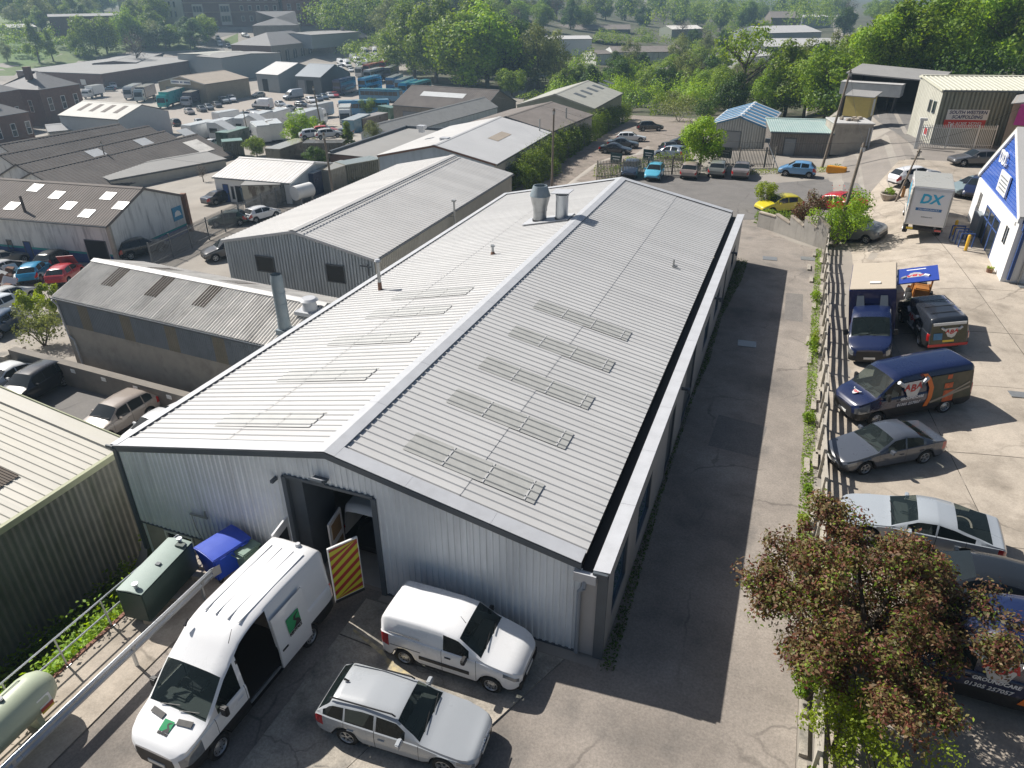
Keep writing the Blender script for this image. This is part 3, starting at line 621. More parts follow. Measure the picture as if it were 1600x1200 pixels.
# front gable: sheets one metre wide with five ribs, trimmed by the roof slope and the doorway
DX0, DX1, DH = 7.05, 10.17, 3.82
def gtop(x): return roofz(min(x, XE))-.15
for yv, nrm, rows in ((0., -1, 'front'), (LB, 1, 'back')):
    x = 0.; 
    while x < 16.55-.01:
        w = min(1., 16.55-x)
        segs = [(x, w)]
        if rows == 'front':
            segs = []
            for a, b in ((x, min(x+w, DX0)), (max(x, DX0), min(x+w, DX1)), (max(x, DX1), x+w)):
                if b-a > .02: segs.append((a, b-a))
        for a, w2 in segs:
            indoor = rows == 'front' and a > DX0-.01 and a+w2 < DX1+.01
            bt = (lambda u: DH) if indoor else (lambda u: max(-.06, .02-.1*u) if u < 5 else .06)
            m = MB()
            ribbed(m, (a, yv+(-.0 if nrm < 0 else 0), 0), (1, 0, 0), (0, 0, 1), (0, nrm, 0), w2, 3, .2, .032, 'box', top=gtop, bot=bt, u0=a)
            m.build('wall_sheet', M_CLAD, wh)
        x += 1.
# bottom drip trim
MB().box((3.5, -.02, -.05), (7.0, .05, .05)).build('drip_trim', M_DGREY, wh); MB().box((13.35, -.02, .03), (6.35, .05, .06)).build('drip_trim', M_DGREY, wh)
# corner posts
MB().box((-.07, -.03, .9), (.16, .12, 4.5)).build('corner_post', M_DGREY, wh); MB().box((17.14, -.04, 1.6), (.28, .10, 3.1)).build('corner_post', M_DGREY, wh)
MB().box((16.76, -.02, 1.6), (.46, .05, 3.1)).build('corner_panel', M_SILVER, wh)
# right wall with its openings
ops = [(.85, 2.7, .85, 2.55, 'w'), (4.1, 6.3, .75, 2.4, 'w'), (9.3, 10.9, 0, 2.6, 'd'), (13.2, 16.0, 0, 2.9, 'd'), (19, 21, .9, 2.3, 'w'), (23.2, 25.2, .9, 2.3, 'w'), (27.5, 28.6, 0, 2.3, 'd'), (31, 33, .9, 2.3, 'w')]
def pierced(name, o, u, ln, h, t, ops_, m, parent, z0=0.):
    """wall of thickness t along u from o with rectangular openings (s0, s1, z0, z1)"""
    mb = MB(); u = Vector(u); n = Vector((u.y, -u.x, 0)); o = Vector(o); s = 0.
    def blk(a, b, z0_, z1_):
        if b-a < .005 or z1_-z0_ < .005: return
        p = [o+u*a, o+u*b, o+u*b-n*t, o+u*a-n*t]; mb.prism([(q.x, q.y, z0_) for q in p], (0, 0, z1_-z0_))
    for a, b, za, zb, *_ in sorted(ops_):
        blk(s, a, z0, h); blk(a, b, z0, za); blk(a, b, zb, h); s = b
    blk(s, ln, z0, h); return mb.build(name, m, parent)
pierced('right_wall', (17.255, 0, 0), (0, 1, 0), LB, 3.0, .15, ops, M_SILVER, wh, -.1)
for a, b, za, zb, kd in ops:
    f = MB(); t = .07
    for s0, s1, z0, z1 in ((a, a+t, za, zb), (b-t, b, za, zb), (a+t, b-t, zb-t, zb), (a+t, b-t, za, za+t)): f.box((17.2, (s0+s1)/2, (z0+z1)/2), (.07, s1-s0, z1-z0))
    fr = f.build('window_frame' if kd == 'w' else 'door_frame', M_DGREY, wh)
    MB().box((17.16, (a+b)/2, (za+zb)/2), (.03, b-a-.1, zb-za-.1)).build('pane' if kd == 'w' else 'door_leaf', M_BLUEWIN if kd == 'w' else M_DGREY, fr)
for q in (11.9, 22.2, 30.): MB().box((17.4, q, 2.65), (.28, .1, .1)).box((17.55, q, 2.6), (.1, .22, .16)).build('wall_lamp', M_DGREY, wh)
# other walls, plinth and interior
MB().box((.06, LB/2, -.5), (.12, LB-.1, 7.3)).build('left_wall', M_CLAD, wh)
pierced('basement_wall', (0.02, .06, 0), (1, 0, 0), 7.0, -.06, .2, [(1.0, 2.3, -1.6, -.2), (3.0, 3.9, -1.2, -.3)], M_BLOCK, wh, -2.3)
for a, b, za, zb in ((1.0, 2.3, -1.6, -.2), (3.0, 3.9, -1.2, -.3)):
    f = MB(); 
    for x in (a+.04, (a+b)/2, b-.04): f.box((x, .06, (za+zb)/2), (.08, .07, zb-za))
    for z in (za+.04, (za+zb)/2, zb-.04): f.box(((a+b)/2, .055, z), (b-a-.1, .055, .08))
    fr = f.build('window_frame', M_WFRAME, wh); MB().box(((a+b)/2, .1, (za+zb)/2), (b-a, .02, zb-za)).build('pane', M_WIN, fr)
MB().box((W/2, LB/2, -.02), (W-.4, LB-.3, .06)).build('floor', M_INTFL, wh)
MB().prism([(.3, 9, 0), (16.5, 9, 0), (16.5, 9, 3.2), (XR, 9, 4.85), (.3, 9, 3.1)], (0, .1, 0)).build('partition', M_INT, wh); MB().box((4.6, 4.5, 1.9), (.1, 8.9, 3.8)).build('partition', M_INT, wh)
# doorway surround
for x, w in ((DX0-.02, .16), (DX1+.02, .16)): MB().box((x, -.03, DH/2), (w, .14, DH)).build('door_jamb', M_DGREY, wh)
MB().box(((DX0+DX1)/2, -.02, DH+.02), (DX1-DX0, .12, .10)).build('door_lintel', M_DGREY, wh)
MB().box((DX0+.3, .75, DH/2), (.5, 1.4, DH)).build('folded_door', M_DGREY, wh)
# rooflights: three sheets per row on the right slope, the fainter rows on the left slope
def on_roof(x, y, up=0.): return (x, y, roofz(x)+up)
def rl(y0, xa, ln, sg, m): ribbed(MB(), (0, 0, 0), (0, 1, 0), (1, 0, 0), (0, 0, 1), 1.0, ln/cs, 1/3, .04).build('rooflight', m, wh, loc=on_roof(xa, y0, .021), rot=(0, sg*th, 0))
for y0 in (1.42, 4.42, 7.0867, 10.0867, 13.0867):
    for i in range(3):
        xa = 10.42+i*1.31; rl(y0, xa, 1.27, 1, M_GRP)
        MB().box((1.29/cs, .5, .022), (.05, 1.0, .01)).build('lap_strip', M_ROOF, wh, loc=on_roof(xa, y0, .012), rot=(0, th, 0))
    rl(y0, 14.36, .28, 1, M_GRP)
M_GRP2 = mat('rooflight_pale', (.49, .49, .475), .42, var=.06, scale=2)
for y0 in (1.42, 4.7533, 8.0867, 11.0867, 13.42):
    for i in range(3): rl(y0, 3.1+i*1.33, 1.31, -1, M_GRP2)
# flues and cowls (they are fixed to the roof: parts of the warehouse)
z = roofz(6.21); MB().box((6.75, 26.15, roofz(6.75)+.06), (2.9, 1.5, .03), M=Matrix.Translation((6.7, 26.2, roofz(6.7)+.07)) @ Matrix.Rotation(-th, 4, 'Y') @ Matrix.Identity(4)).build('flue_flashing', M_FLASH, wh)
fl = MB().lathe([(.40, -.15), (.40, .62), (.43, .64), (.43, .85), (.61, 1.55)], 24, 0, c=(6.15, 26.25, z)).lathe([(.62, 1.53), (.42, 2.12), (.36, 2.12), (.36, 1.7)], 24, 1, c=(6.15, 26.25, z)).build('flue_cowl', [M_STEEL, M_FLUE], wh, smooth=40)
MB().lathe([(.44, 0), (.46, .16), (.40, .16)], 24, c=(6.15, 26.25, z-.05)).build('flue_collar', M_BLACK, wh, smooth=40)
z = roofz(7.55); MB().lathe([(.37, -.1), (.37, 1.42), (.40, 1.42), (.40, 1.46), (.36, 1.46)], 24, c=(7.55, 26.15, z)).lathe([(.40, 0), (.42, .14), (.37, .14)], 24, 1, c=(7.55, 26.15, z-.05)).build('flue', [M_GALV, M_BLACK], wh, smooth=40)
MB().box(None, (1.1, 1.1, .04), M=Matrix.Translation((7.55, 26.15, z+1.62)) @ Matrix.Rotation(R(-4), 4, 'Y')).box((7.55, 26.15, z+1.5), (.5, .05, .22)).build('flue_hood', M_FLASH, wh)
z = roofz(1.5); MB().cyl((1.5, 15.15, z-.05), (1.5, 15.15, z+.42), .11, .10, 12, 1).cyl((1.5, 15.15, z+.42), (1.5, 15.15, z+1.45), .085, .085, 12, 0).cyl((1.5, 15.15, z+1.52), (1.5, 15.15, z+1.62), .17, .12, 12, 2).cyl((1.5, 15.15, z+1.4), (1.5, 15.15, z+1.53), .06, .06, 8, 2).build('vent_pipe', [M_STEEL, M_RUST, M_FLASH], wh, smooth=40)
z = roofz(5.74); MB().cyl((5.74, 19.82, z-.03), (5.74, 19.82, z+.14), .13, .09, 12, 1).cyl((5.74, 19.82, z+.14), (5.74, 19.82, z+.42), .07, .07, 12, 0).cyl((5.74, 19.82, z+.42), (5.74, 19.82, z+.5), .12, .11, 12, 0).build('vent_pipe', [M_STEEL, M_RUST], wh, smooth=40)
z = roofz(14.82); MB().cyl((14.82, 23.1, z-.03), (14.82, 23.1, z+.42), .06, .05, 10).box((14.9, 23.1, z+.06), (.28, .2, .06)).build('vent_pipe', M_STEEL, wh, smooth=40)
# floodlight, camera, bracket, downpipe on the front
fl = MB().box((8.45, -.16, 4.12), (.5, .26, .05), m=0); fl.box(None, (.46, .3, .06), M=Matrix.Translation((8.5, -.3, 4.22)) @ Matrix.Rotation(R(-35), 4, 'X'), m=0); fl.box(None, (.38, .22, .07), M=Matrix.Translation((8.5, -.303, 4.225)) @ Matrix.Rotation(R(-35), 4, 'X'), m=1); fl.build('floodlight', [M_DGREY, M_FLASH], wh)
MB().box((6.72, -.16, 3.66), (.10, .24, .1)).cyl((6.72, -.05, 3.7), (6.72, -.12, 3.7), .05).build('security_camera', M_DGREY, wh)
MB().box((3.1, -.12, 1.16), (.75, .06, .05)).box((3.42, -.12, 1.3), (.05, .05, .3)).tube([(2.75, -.1, 1.15), (2.78, -.1, .5), (3.0, -.1, -.05)], .015).build('pipe_bracket', M_STEEL, wh)
MB().tube([(16.66, -.13, 2.92), (16.66, -.2, 2.72), (16.52, -.14, 2.5), (16.52, -.12, .1)], .065, 10).build('downpipe', mat('grey_pvc', (.22, .25, .29), .4, var=.08), wh, smooth=40)
# racking and clutter inside the doorway
rk = thing('storage_rack', 'steel shelving rack with odds and ends just inside the warehouse door', 'rack', (7.9, 3.2, 0))
for x in (-.6, .6):
    for yv in (-.3, .3): MB().box((x, yv, 1.3), (.05, .05, 2.6)).build('upright', M_STEEL, rk)
for zz in (.3, 1.0, 1.7, 2.4): MB().box((0, 0, zz), (1.25, .65, .04)).build('shelf', M_STEEL, rk)
# ------------------------------------------------------------------ things in front of the warehouse
TP = MATS
bl = mat('bin_blue', (.012, .055, .42), .42, var=.08, scale=3); gr = mat('bin_green', (.16, .24, .19), .5, var=.08, scale=3)
def wheelie(label, m, loc, rz, s=1., cat='bin', lean=0., group=None, name='wheelie_bin'):
    o = thing(name, label, cat, loc, rz, group); o.scale = (s, s, s)
    b = MB(); bt = [(-.24, -.24), (.24, -.24), (.24, .24), (-.24, .24)]; tp = [(-.29, -.3), (.29, -.3), (.29, .36), (-.29, .36)]
    i = 0; b.v += [(x, y, .08) for x, y in bt]+[(x, y, 1.0) for x, y in tp]; b.f += [(3, 2, 1, 0), (4, 5, 6, 7)]+[(k, (k+1) % 4, 4+(k+1) % 4, 4+k) for k in range(4)]; b.m += [0]*6
    link('bin_body', bev(b.mesh('bin_body', m), .03), o); ld = MB().prism([(-.31, -.34, 1.01), (.31, -.34, 1.01), (.31, -.2, 1.07), (.31, .3, 1.09), (.31, .40, 1.03), (-.31, .40, 1.03), (-.31, .3, 1.09), (-.31, -.2, 1.07)], (0, 0, .03)); link('lid', bev(MB().box((0, .02, 1.05), (.64, .74, .09)).mesh('lid', m), .03), o)
    MB().tube([(-.2, .42, .98), (-.2, .48, 1.0), (.2, .48, 1.0), (.2, .42, .98)], .018).build('bin_handle', m, o)
    for sd in (-1, 1): link('wheel', wheel_meshes(.1, .06, 'steel')[0], o, (sd*.26, .3, .1), (0, 0, math.pi/2))
    return o
def big_bin(label, m, loc, rz):
    o = thing('wheeled_bin', label, 'bin', loc, rz); b = MB(); b.prism([(-.66, -.42, .16), (.66, -.42, .16), (.68, -.52, 1.1), (-.68, -.52, 1.1)], (0, .01, 0)); b = MB()
    b.v += [(x, y, .18) for x, y in ((-.6, -.4), (.6, -.4), (.6, .4), (-.6, .4))]+[(x, y, 1.12) for x, y in ((-.68, -.52), (.68, -.52), (.68, .5), (-.68, .5))]; b.f += [(3, 2, 1, 0), (4, 5, 6, 7)]+[(k, (k+1) % 4, 4+(k+1) % 4, 4+k) for k in range(4)]; b.m += [0]*6
    link('bin_body', bev(b.mesh('bin_body', m), .04), o)
    pr = [(-.57, 1.13), (-.55, 1.19), (-.2, 1.25), (.2, 1.26), (.52, 1.22), (.55, 1.13)]; link('lid', bev(MB().prism([(-.71, y, z) for y, z in pr], (1.42, 0, 0)).mesh('lid', m), .025), o)
    for sx in (-1, 1):
        MB().tube([(sx*.5, -.56, 1.1), (sx*.5, -.62, 1.14), (sx*.3, -.62, 1.14), (sx*.3, -.56, 1.1)], .02).build('bin_handle', m, o)
        for sy in (-1, 1): link('castor', wheel_meshes(.09, .05, 'steel')[0], o, (sx*.48, sy*.3, .09))
    return o
big_bin('large blue wheeled bin with a domed lid by the warehouse wall', bl, (4.85, -.98, .06), R(75))
wheelie('green wheelie bin with a pale lid tucked behind the white van', gr, (5.55, -.72, .02), R(170), 1.0)
wheelie('green wheelie bin closest to the warehouse wall', gr, (6.25, -.5, .02), R(165), .85)
tk = thing('fuel_tank', 'dark green steel fuel tank on concrete blocks beside the railing', 'tank', (3.72, -2.62, .05), R(7)); M_TANK = mat('tank_green', (.03, .056, .047), .5, var=.12, scale=1.5, stain=.3, sscale=1.2, scol=(.09, .11, .09))
M_TTOP = mat('tank_top', (.23, .30, .27), .5, var=.1)
link('tank_body', bev(MB().box((0, 0, .73), (.9, 2.4, 1.1)).mesh('tank_body', M_TANK), .025), tk); link('tank_top', bev(MB().prism([(-.45, -1.2, 1.29), (.45, -1.2, 1.29), (0, -1.2, 1.36)], (0, 2.4, 0)).mesh('tank_top', M_TTOP), .01), tk)
for yv in (-1., 1.05): MB().cyl((.12, yv, 1.3), (.12, yv, 1.48), .06, .06, 12).cyl((.12, yv, 1.46), (.12, yv, 1.5), .09, .09, 12).build('filler_cap', M_GALV, tk, smooth=40)
MB().box((.25, .9, 1.36), (.3, .16, .08)).build('tank_hatch', M_TANK, tk); MB().box((.12, 0, 1.36), (.14, .12, .05)).build('gauge', M_DGREY, tk)
for yv in (-1.0, 0., 1.0):
    o = MB().box((0, 0, 0), (.45, .22, .2)).build('concrete_block', M_CONC, None, loc=(4.25, -2.65+yv, .15), rot=(0, 0, R(7))); tag(o, ['concrete block under the near end of the fuel tank', 'concrete block under the middle of the fuel tank', 'concrete block under the far end of the fuel tank'][int(yv+1)], 'block', 'blocks under the fuel tank')
pl = thing('wooden_pallet', 'weathered wooden pallet lying by the basement steps', 'pallet', (3.75, -.75, .05), R(10)); M_WOOD = mat('weathered_wood', (.33, .29, .235), .9, var=.2, scale=4, stain=.5, sscale=2, sstretch=(6, .5, 6), scol=(.16, .135, .11))
for q in (-.5, -.25, 0, .25, .5): MB().box((q, 0, .13), (.14, 1.1, .025)).build('deck_board', M_WOOD, pl)
for q in (-.5, 0, .5): MB().box((0, q, .06), (1.14, .1, .1)).build('bearer', M_WOOD, pl)
jk = thing('red_engine', 'small red and black engine unit standing on the pallet', 'engine', (3.95, -.6, .2), R(20)); link('engine_block', bev(MB().box((0, 0, .22), (.38, .3, .3)).mesh('engine_block', TRIM), .04), jk); link('engine_cowl', bev(MB().box((-.06, 0, .46), (.28, .26, .2)).mesh('engine_cowl', mat('engine_red', (.45, .02, .015), .4, var=.1)), .05), jk)
# railing along the bank
rl = thing('railing', 'two-bar galvanised tube railing along the edge of the bank', 'railing')
ry = [-15+1.55*i for i in range(10)]
for yv in ry: MB().cyl((3.12, yv, 0), (3.02, yv, 1.05), .03, .03, 8).box((3.14, yv, .06), (.14, .14, .02)).build('post', M_GALV, rl, smooth=40)
for zz, xx in ((1.05, 3.02), (.52, 3.07)): MB().tube([(xx, ry[0], zz), (xx, ry[-1], zz)], .026, 8).build('rail', M_GALV, rl, smooth=40)
kb = thing('kerb', 'red-brown brick edging at the foot of the railing', 'kerb'); kb['kind'] = 'structure'; M_BRICKR = mat('red_brick', (.25, .12, .085), .9, var=.2, scale=4, stain=.4, sscale=2, scol=(.3, .27, .23))
for i in range(60): MB().box((0, 0, 0), (.12, .205, .1)).build('brick', M_BRICKR, kb, loc=(3.12, -14.5+.215*i, .03+random.uniform(-.01, .01)), rot=(0, 0, random.uniform(-.05, .05)))
# crash barrier
cb = thing('crash_barrier', 'long galvanised W-beam crash barrier between the van and the strip', 'barrier'); BX = 5.1
wp = [(-.02, .60), (.03, .66), (.03, .72), (-.03, .77), (-.03, .80), (.03, .85), (.03, .91), (-.02, .97)]
y0 = -17.
while y0 < -1.9:
    l = min(4.3, -1.85-y0); m = MB()
    for (a, b), (c, d) in zip(wp[:-1], wp[1:]): m.prism([(BX+a, y0, b), (BX+c, y0, d), (BX+c+.008, y0, d), (BX+a+.008, y0, b)], (0, l-.01, 0))
    m.build('beam', M_GALV, cb); y0 += 4.3
for yv in (-16, -12.2, -8.6, -5.0, -2.3): MB().box((BX-.09, yv, .42), (.10, .06, .84)).box((BX-.09, yv, .02), (.3, .3, .03)).box((BX-.03, yv, .78), (.12, .1, .2)).build('post', M_GALV, cb)
MB().prism([(BX, -1.85, .6), (BX+.1, -1.6, .62), (BX+.1, -1.6, .97), (BX, -1.85, .97)], (.012, 0, 0)).build('end_terminal', M_GALV, cb)
# gas tank
gt = thing('gas_tank', 'pale green cylindrical gas tank on feet at the lower left', 'tank', (4.02, -8.35, 0), R(3)); M_GAS = mat('gas_green', (.44, .49, .36), .4, var=.08, scale=1.5, stain=.25, sscale=1.5, scol=(.30, .32, .24))
pr = [(0, -1.75), (.2, -1.73), (.38, -1.62), (.5, -1.42), (.54, -1.2), (.54, 1.2), (.5, 1.42), (.38, 1.62), (.2, 1.73), (0, 1.75)]
link('tank_shell', MB().lathe(pr, 32, 0, 'Y', (0, 0, .95)).mesh('tank_shell', M_GAS, 40), gt)
for yv in (-.95, .95): MB().prism([(-.4, yv-.07, 0), (.4, yv-.07, 0), (.33, yv-.07, .62), (-.33, yv-.07, .62)], (0, .14, 0)).build('saddle_foot', M_GAS, gt)
link('valve_cover', bev(MB().cyl((0, -.3, 1.4), (0, -.3, 1.62), .28, .26, 20).mesh('valve_cover', M_GAS), .03), gt); MB().cyl((-.05, .55, 1.46), (-.05, .55, 1.56), .07, .07, 12).box((-.05, .55, 1.52), (.18, .08, .06)).build('valve', M_DGREY, gt)
MB().tube([(-.2, -1.5, 1.42), (-.13, 1.1, 1.50), (0, 1.5, 1.3), (.1, 1.78, .9)], .012, 5).build('hose', M_DGREY, gt)
MB().prism([(.53, .95, .86), (.53, 1.3, .86), (.50, 1.3, 1.14), (.50, .95, 1.14)], (.012, 0, 0)).build('warning_label', PLATEW, gt); MB().prism([(.541, .95, .76), (.541, 1.3, .76), (.541, 1.3, .86), (.541, .95, .86)], (.012, 0, 0)).build('warning_label', mat('label_red', (.45, .06, .04), .5, var=.1), gt); MB().prism([(.536, .95, .68), (.536, 1.3, .68), (.541, 1.3, .75), (.541, .95, .75)], (.012, 0, 0)).build('warning_label', PLATEY, gt)
# faded yellow line on the apron
ln_ = MB().prism([(*G(553, 984).xy, .057), (*G(600, 1020).xy, .057), (*G(606, 1030).xy, .057), (*G(642, 1056).xy, .057), (*G(612, 1052).xy, .057), (*G(597, 1026).xy, .057), (*G(552, 988).xy, .057)], (0, 0, .004)).build('painted_line', mat('worn_line_paint', (.55, .45, .25), .8, var=.3, scale=5, stain=.8, sscale=4, scol=(.25, .24, .21), lo=.4, hi=.6)); ln_['kind'] = 'structure'
# manhole covers
for i, (x, y) in enumerate(((19.2, 22.9), (19.4, 37.8), (21.9, 42.2-3.5))):
    if True: o = MB().box((0, 0, .02), (.95, .75, .02)).build('manhole_cover', M_STEEL, None, loc=(x, y, .012), rot=(0, 0, R(4))); tag(o, ['square steel manhole cover in the middle of the driveway', 'square manhole cover near the far end of the driveway shade', 'manhole cover close to the stepped concrete wall'][i], 'manhole cover')
# ------------------------------------------------------------------ neighbouring and distant buildings
M_FIB = mat('fibre_cement', (.70, .67, .62), .9, var=.15, scale=1.2, stain=.55, sscale=.9, sstretch=(1, .2, 1), scol=(.27, .25, .22))
M_FIBD = mat('fibre_cement_dark', (.095, .083, .076), .92, var=.2, scale=.7, stain=.5, sscale=.35, scol=(.06, .05, .046), c2=(.125, .11, .10))
M_FIBB = mat('fibre_cement_brown', (.185, .162, .146), .92, var=.2, scale=.8, stain=.5, sscale=.5, sstretch=(1, .3, 1), scol=(.13, .11, .095))
M_CREAM = mat('cream_roof_sheet', (.54, .515, .45), .6, orand=.04, var=.1, scale=.7, stain=.3, sscale=.6, sstretch=(.3, 2, 1), scol=(.45, .42, .30))
M_CREAMW = mat('dirty_corrugated_wall', (.195, .195, .17), .9, var=.25, scale=1, stain=.6, sscale=1.2, sstretch=(2, 2, .3), scol=(.09, .11, .065))
M_CFASC = mat('mossy_fascia', (.40, .41, .28), .8, var=.15, scale=2, stain=.4, sscale=2, scol=(.2, .24, .1))
M_GCLAD = mat('blue_grey_cladding', (.42, .48, .53), .5, .1, var=.1, scale=.8, stain=.35, sscale=.8, sstretch=(2, 2, .3), scol=(.14, .17, .2))
M_LROOF = mat('pale_roof_sheet', (.51, .50, .485), .55, orand=.05, var=.06, scale=.5, stain=.2, sscale=.4, scol=(.42, .41, .39))
M_WHITEW = mat('dirty_white_wall', (.66, .66, .64), .85, var=.08, scale=.8, stain=.75, sscale=.7, sstretch=(2.5, 2.5, .35), scol=(.25, .255, .26), lo=.48, hi=.68)
M_WHITE = mat('white_render', (.72, .72, .71), .8, var=.06, scale=.8, stain=.2, sscale=.8, scol=(.5, .5, .48))
M_BLUEB = mat('blue_band', (.035, .075, .22), .8, var=.15, scale=1.5); M_TEAL = mat('teal_line', (.03, .28, .27), .7, var=.1)
M_BRICK = mat('brown_brick', (.17, .105, .085), .92, var=.22, scale=2.5, stain=.35, sscale=.6, scol=(.11, .085, .075)); M_BRICKB = mat('brick_buff', (.33, .25, .18), .9, var=.15, scale=2.5)
M_SLATE = mat('slate_roof', (.19, .185, .185), .75, var=.15, scale=1.2, stain=.4, sscale=.4, scol=(.14, .13, .125)); M_FELT = mat('felt_roof', (.27, .265, .255), .9, var=.12, scale=.6, stain=.4, sscale=.3, scol=(.19, .185, .175))
M_TANW = mat('tan_wall', (.31, .26, .19), .8, var=.1, scale=1, stain=.3, sscale=.8, scol=(.2, .18, .15)); M_TANR = mat('tan_roof', (.34, .29, .235), .85, var=.12, scale=.5, stain=.3, sscale=.3, scol=(.25, .21, .165))
M_SHEDD = mat('dark_shed_wall', (.10, .115, .125), .6, var=.1); M_SHEDR = mat('dark_shed_roof', (.17, .195, .22), .5, .2, var=.08); M_STONE = mat('old_stone', (.27, .24, .205), .92, var=.22, scale=1.5, stain=.4, sscale=.8, scol=(.17, .15, .13))
M_GRNW = mat('sage_cladding', (.25, .27, .22), .6, .1, var=.1, scale=1, stain=.3, sscale=1, sstretch=(2, 2, .3), scol=(.17, .19, .16)); M_GRNR = mat('cream_green_roof', (.56, .55, .45), .6, var=.06, stain=.2, scol=(.42, .43, .34))
M_DOORG = mat('roller_door_grey', (.22, .235, .25), .55, .2, var=.1); M_HOLE = mat('dark_doorway', (.012, .012, .013), .9, var=.1); M_SAGER = mat('sage_grey_roof', (.36, .36, .32), .85, var=.1, scale=.6, stain=.3, sscale=.5, scol=(.27, .265, .23))  # near-black doorway material: the shade indoors is put into its colour
M_SKYL = mat('roof_light', (.52, .53, .53), .4, var=.1); M_SKYD = mat('dirty_roof_light', (.13, .105, .085), .85, var=.25, scale=3); M_TIMB = mat('grey_timber', (.25, .22, .185), .9, var=.22, scale=3, sstretch=(4, 4, .5), stain=.5, sscale=2, scol=(.13, .11, .09))
M_BUFFW = mat('buff_panel', (.40, .39, .35), .8, var=.1, stain=.3, scol=(.28, .27, .24))
def bld(name, label, Ap, Bp, ze, Rp, zr, base=None, back=1., wall=M_GCLAD, roof=M_LROOF, rib=None, sheetw=None, cat='building', hip=0., wrib=None, cap=None, over=.15, ops=(), lights=(), fascia=None, group=None, wallmats=None, gut=True, gb=None, chim=()):
    """ridge-roofed building. A-B: px of one eave at height ze, interior on its left; R: px of a ridge end at height zr; ops: (side, a0, a1, z0, z1, kind); lights: (slope, a0, a1, f0, f1, mat)"""
    if gb: g0 = G(*gb).z; base = g0-1.5; ze += g0; zr += g0
    A = U(*Ap, ze) if len(Ap) == 2 else Vector(Ap); B = U(*Bp, ze) if len(Bp) == 2 else Vector(Bp); A.z = B.z = 0; u = (B-A); Ln = u.length; u.normalize(); v = Vector((-u.y, u.x, 0))
    hd = (Vector((*U(*Rp, zr).xy, 0))-A).dot(v) if not isinstance(Rp, (int, float)) else Rp; dp = hd*(1+back)
    P = lambda a, b, z: A+u*a+v*b+Vector((0, 0, z))
    if base is None: base = min(tz(*P(a, b, 0).xy) for a in (0, Ln) for b in (0, dp))-.4
    zb = ze+(zr-ze)*(1-back) if back < 1 else ze
    o = thing(name, label, cat, P(Ln/2, dp/2, base), 0, group); inv = Matrix.Translation(-o.location)
    def bd(mb, nm, m, par=o, smooth=False):
        mb.v = [tuple(inv @ Vector(q)) for q in mb.v]; return mb.build(nm, m, par, smooth)
    wm = wallmats or {}
    # walls: 0 = eave side AB, 1 = far side, 2 = gable at A, 3 = gable at B
    rs = zr-ze
    def gz(b): return ze+rs*b/hd if b <= hd else zr-rs*(b-hd)/hd
    t = .2
    for k in range(4):
        m = wm.get(k, wall); mb = MB()
        if k < 2:
            b = 0 if k == 0 else dp-t; zt = (ze if k == 0 else gz(dp))-.03; mb.prism([P(0, b, base), P(Ln, b, base), P(Ln, b+t, base), P(0, b+t, base)], (0, 0, zt-base))
            if wrib and k == 0: ribbed(mb, P(0, 0, base), u, (0, 0, 1), -v, Ln, zt-base, wrib, .03, 'box')
        else:
            a = 0 if k == 2 else Ln-t
            if hip: mb.prism([P(a, t, base), P(a, dp-t, base), P(a, dp-t, ze-.03), P(a, t, ze-.03)], u*t)
            else: mb.prism([P(a, t, base), P(a, dp-t, base), P(a, dp-t, gz(dp)-.04), P(a, hd, zr-.05), P(a, t, ze-.02)], u*t)
            if wrib:
                a2 = 0 if k == 2 else Ln; d = -u if k == 2 else u; ribbed(mb, P(a2, 0, base), v, (0, 0, 1), d, dp, 1, wrib, .03, 'box', top=lambda q: (ze if hip else gz(q))-base-.05)
        bd(mb, 'wall', m)
    # roof slopes
    sl = math.hypot(hd, rs); n0 = Vector((-v.x*rs, -v.y*rs, hd)).normalized(); n1 = Vector((v.x*rs, v.y*rs, hd)).normalized(); d0 = (v*hd+Vector((0, 0, rs))).normalized(); d1 = (v*hd-Vector((0, 0, rs))).normalized()
    for k, (n, d) in enumerate(((n0, d0), (n1, d1))):
        ln = sl+over if k == 0 else sl*back+over; org = P(-over, 0, ze)-d*over+n*.06 if k == 0 else P(-over, hd, zr)+n*.06; LL = Ln+2*over; rm = roof if not isinstance(roof, (list, tuple)) else roof[k]
        if hip:
            h = hip*hd; e0 = P(-over, -over, ze-.05) if k == 0 else P(Ln+over, dp+over, ze-.05); e1 = P(Ln+over, -over, ze-.05) if k == 0 else P(-over, dp+over, ze-.05); r0, r1 = P(h, hd, zr), P(Ln-h, hd, zr)
            bd(MB().poly([e0, e1, r1, r0] if k == 0 else [e0, e1, r0, r1]), 'roof_slope', rm); q0 = P(-over, -over, ze-.05) if k == 0 else P(Ln+over, dp+over, ze-.05); q1 = P(-over, dp+over, ze-.05) if k == 0 else P(Ln+over, -over, ze-.05)
            bd(MB().poly([q1, q0, r0 if k == 0 else r1]), 'roof_hip', rm); continue
        if rib:
            a = 0.; sw = sheetw or LL
            while a < LL-.01:
                w = min(sw, LL-a); mb = MB(); ribbed(mb, org+u*a+n*random.uniform(0, .006), u, d, n, w, ln, rib[0], rib[1], rib[2])
                bd(mb, 'roof_sheet' if sheetw else 'roof_slope', rm); a += sw
            mb = MB().prism([org+n*-.06, org+u*LL+n*-.06, org+u*LL+d*ln+n*-.06, org+d*ln+n*-.06], n*.03); bd(mb, 'roof_deck', rm)
        else: bd(MB().prism([org, org+u*LL, org+u*LL+d*ln, org+d*ln], n*.05), 'roof_slope', rm)
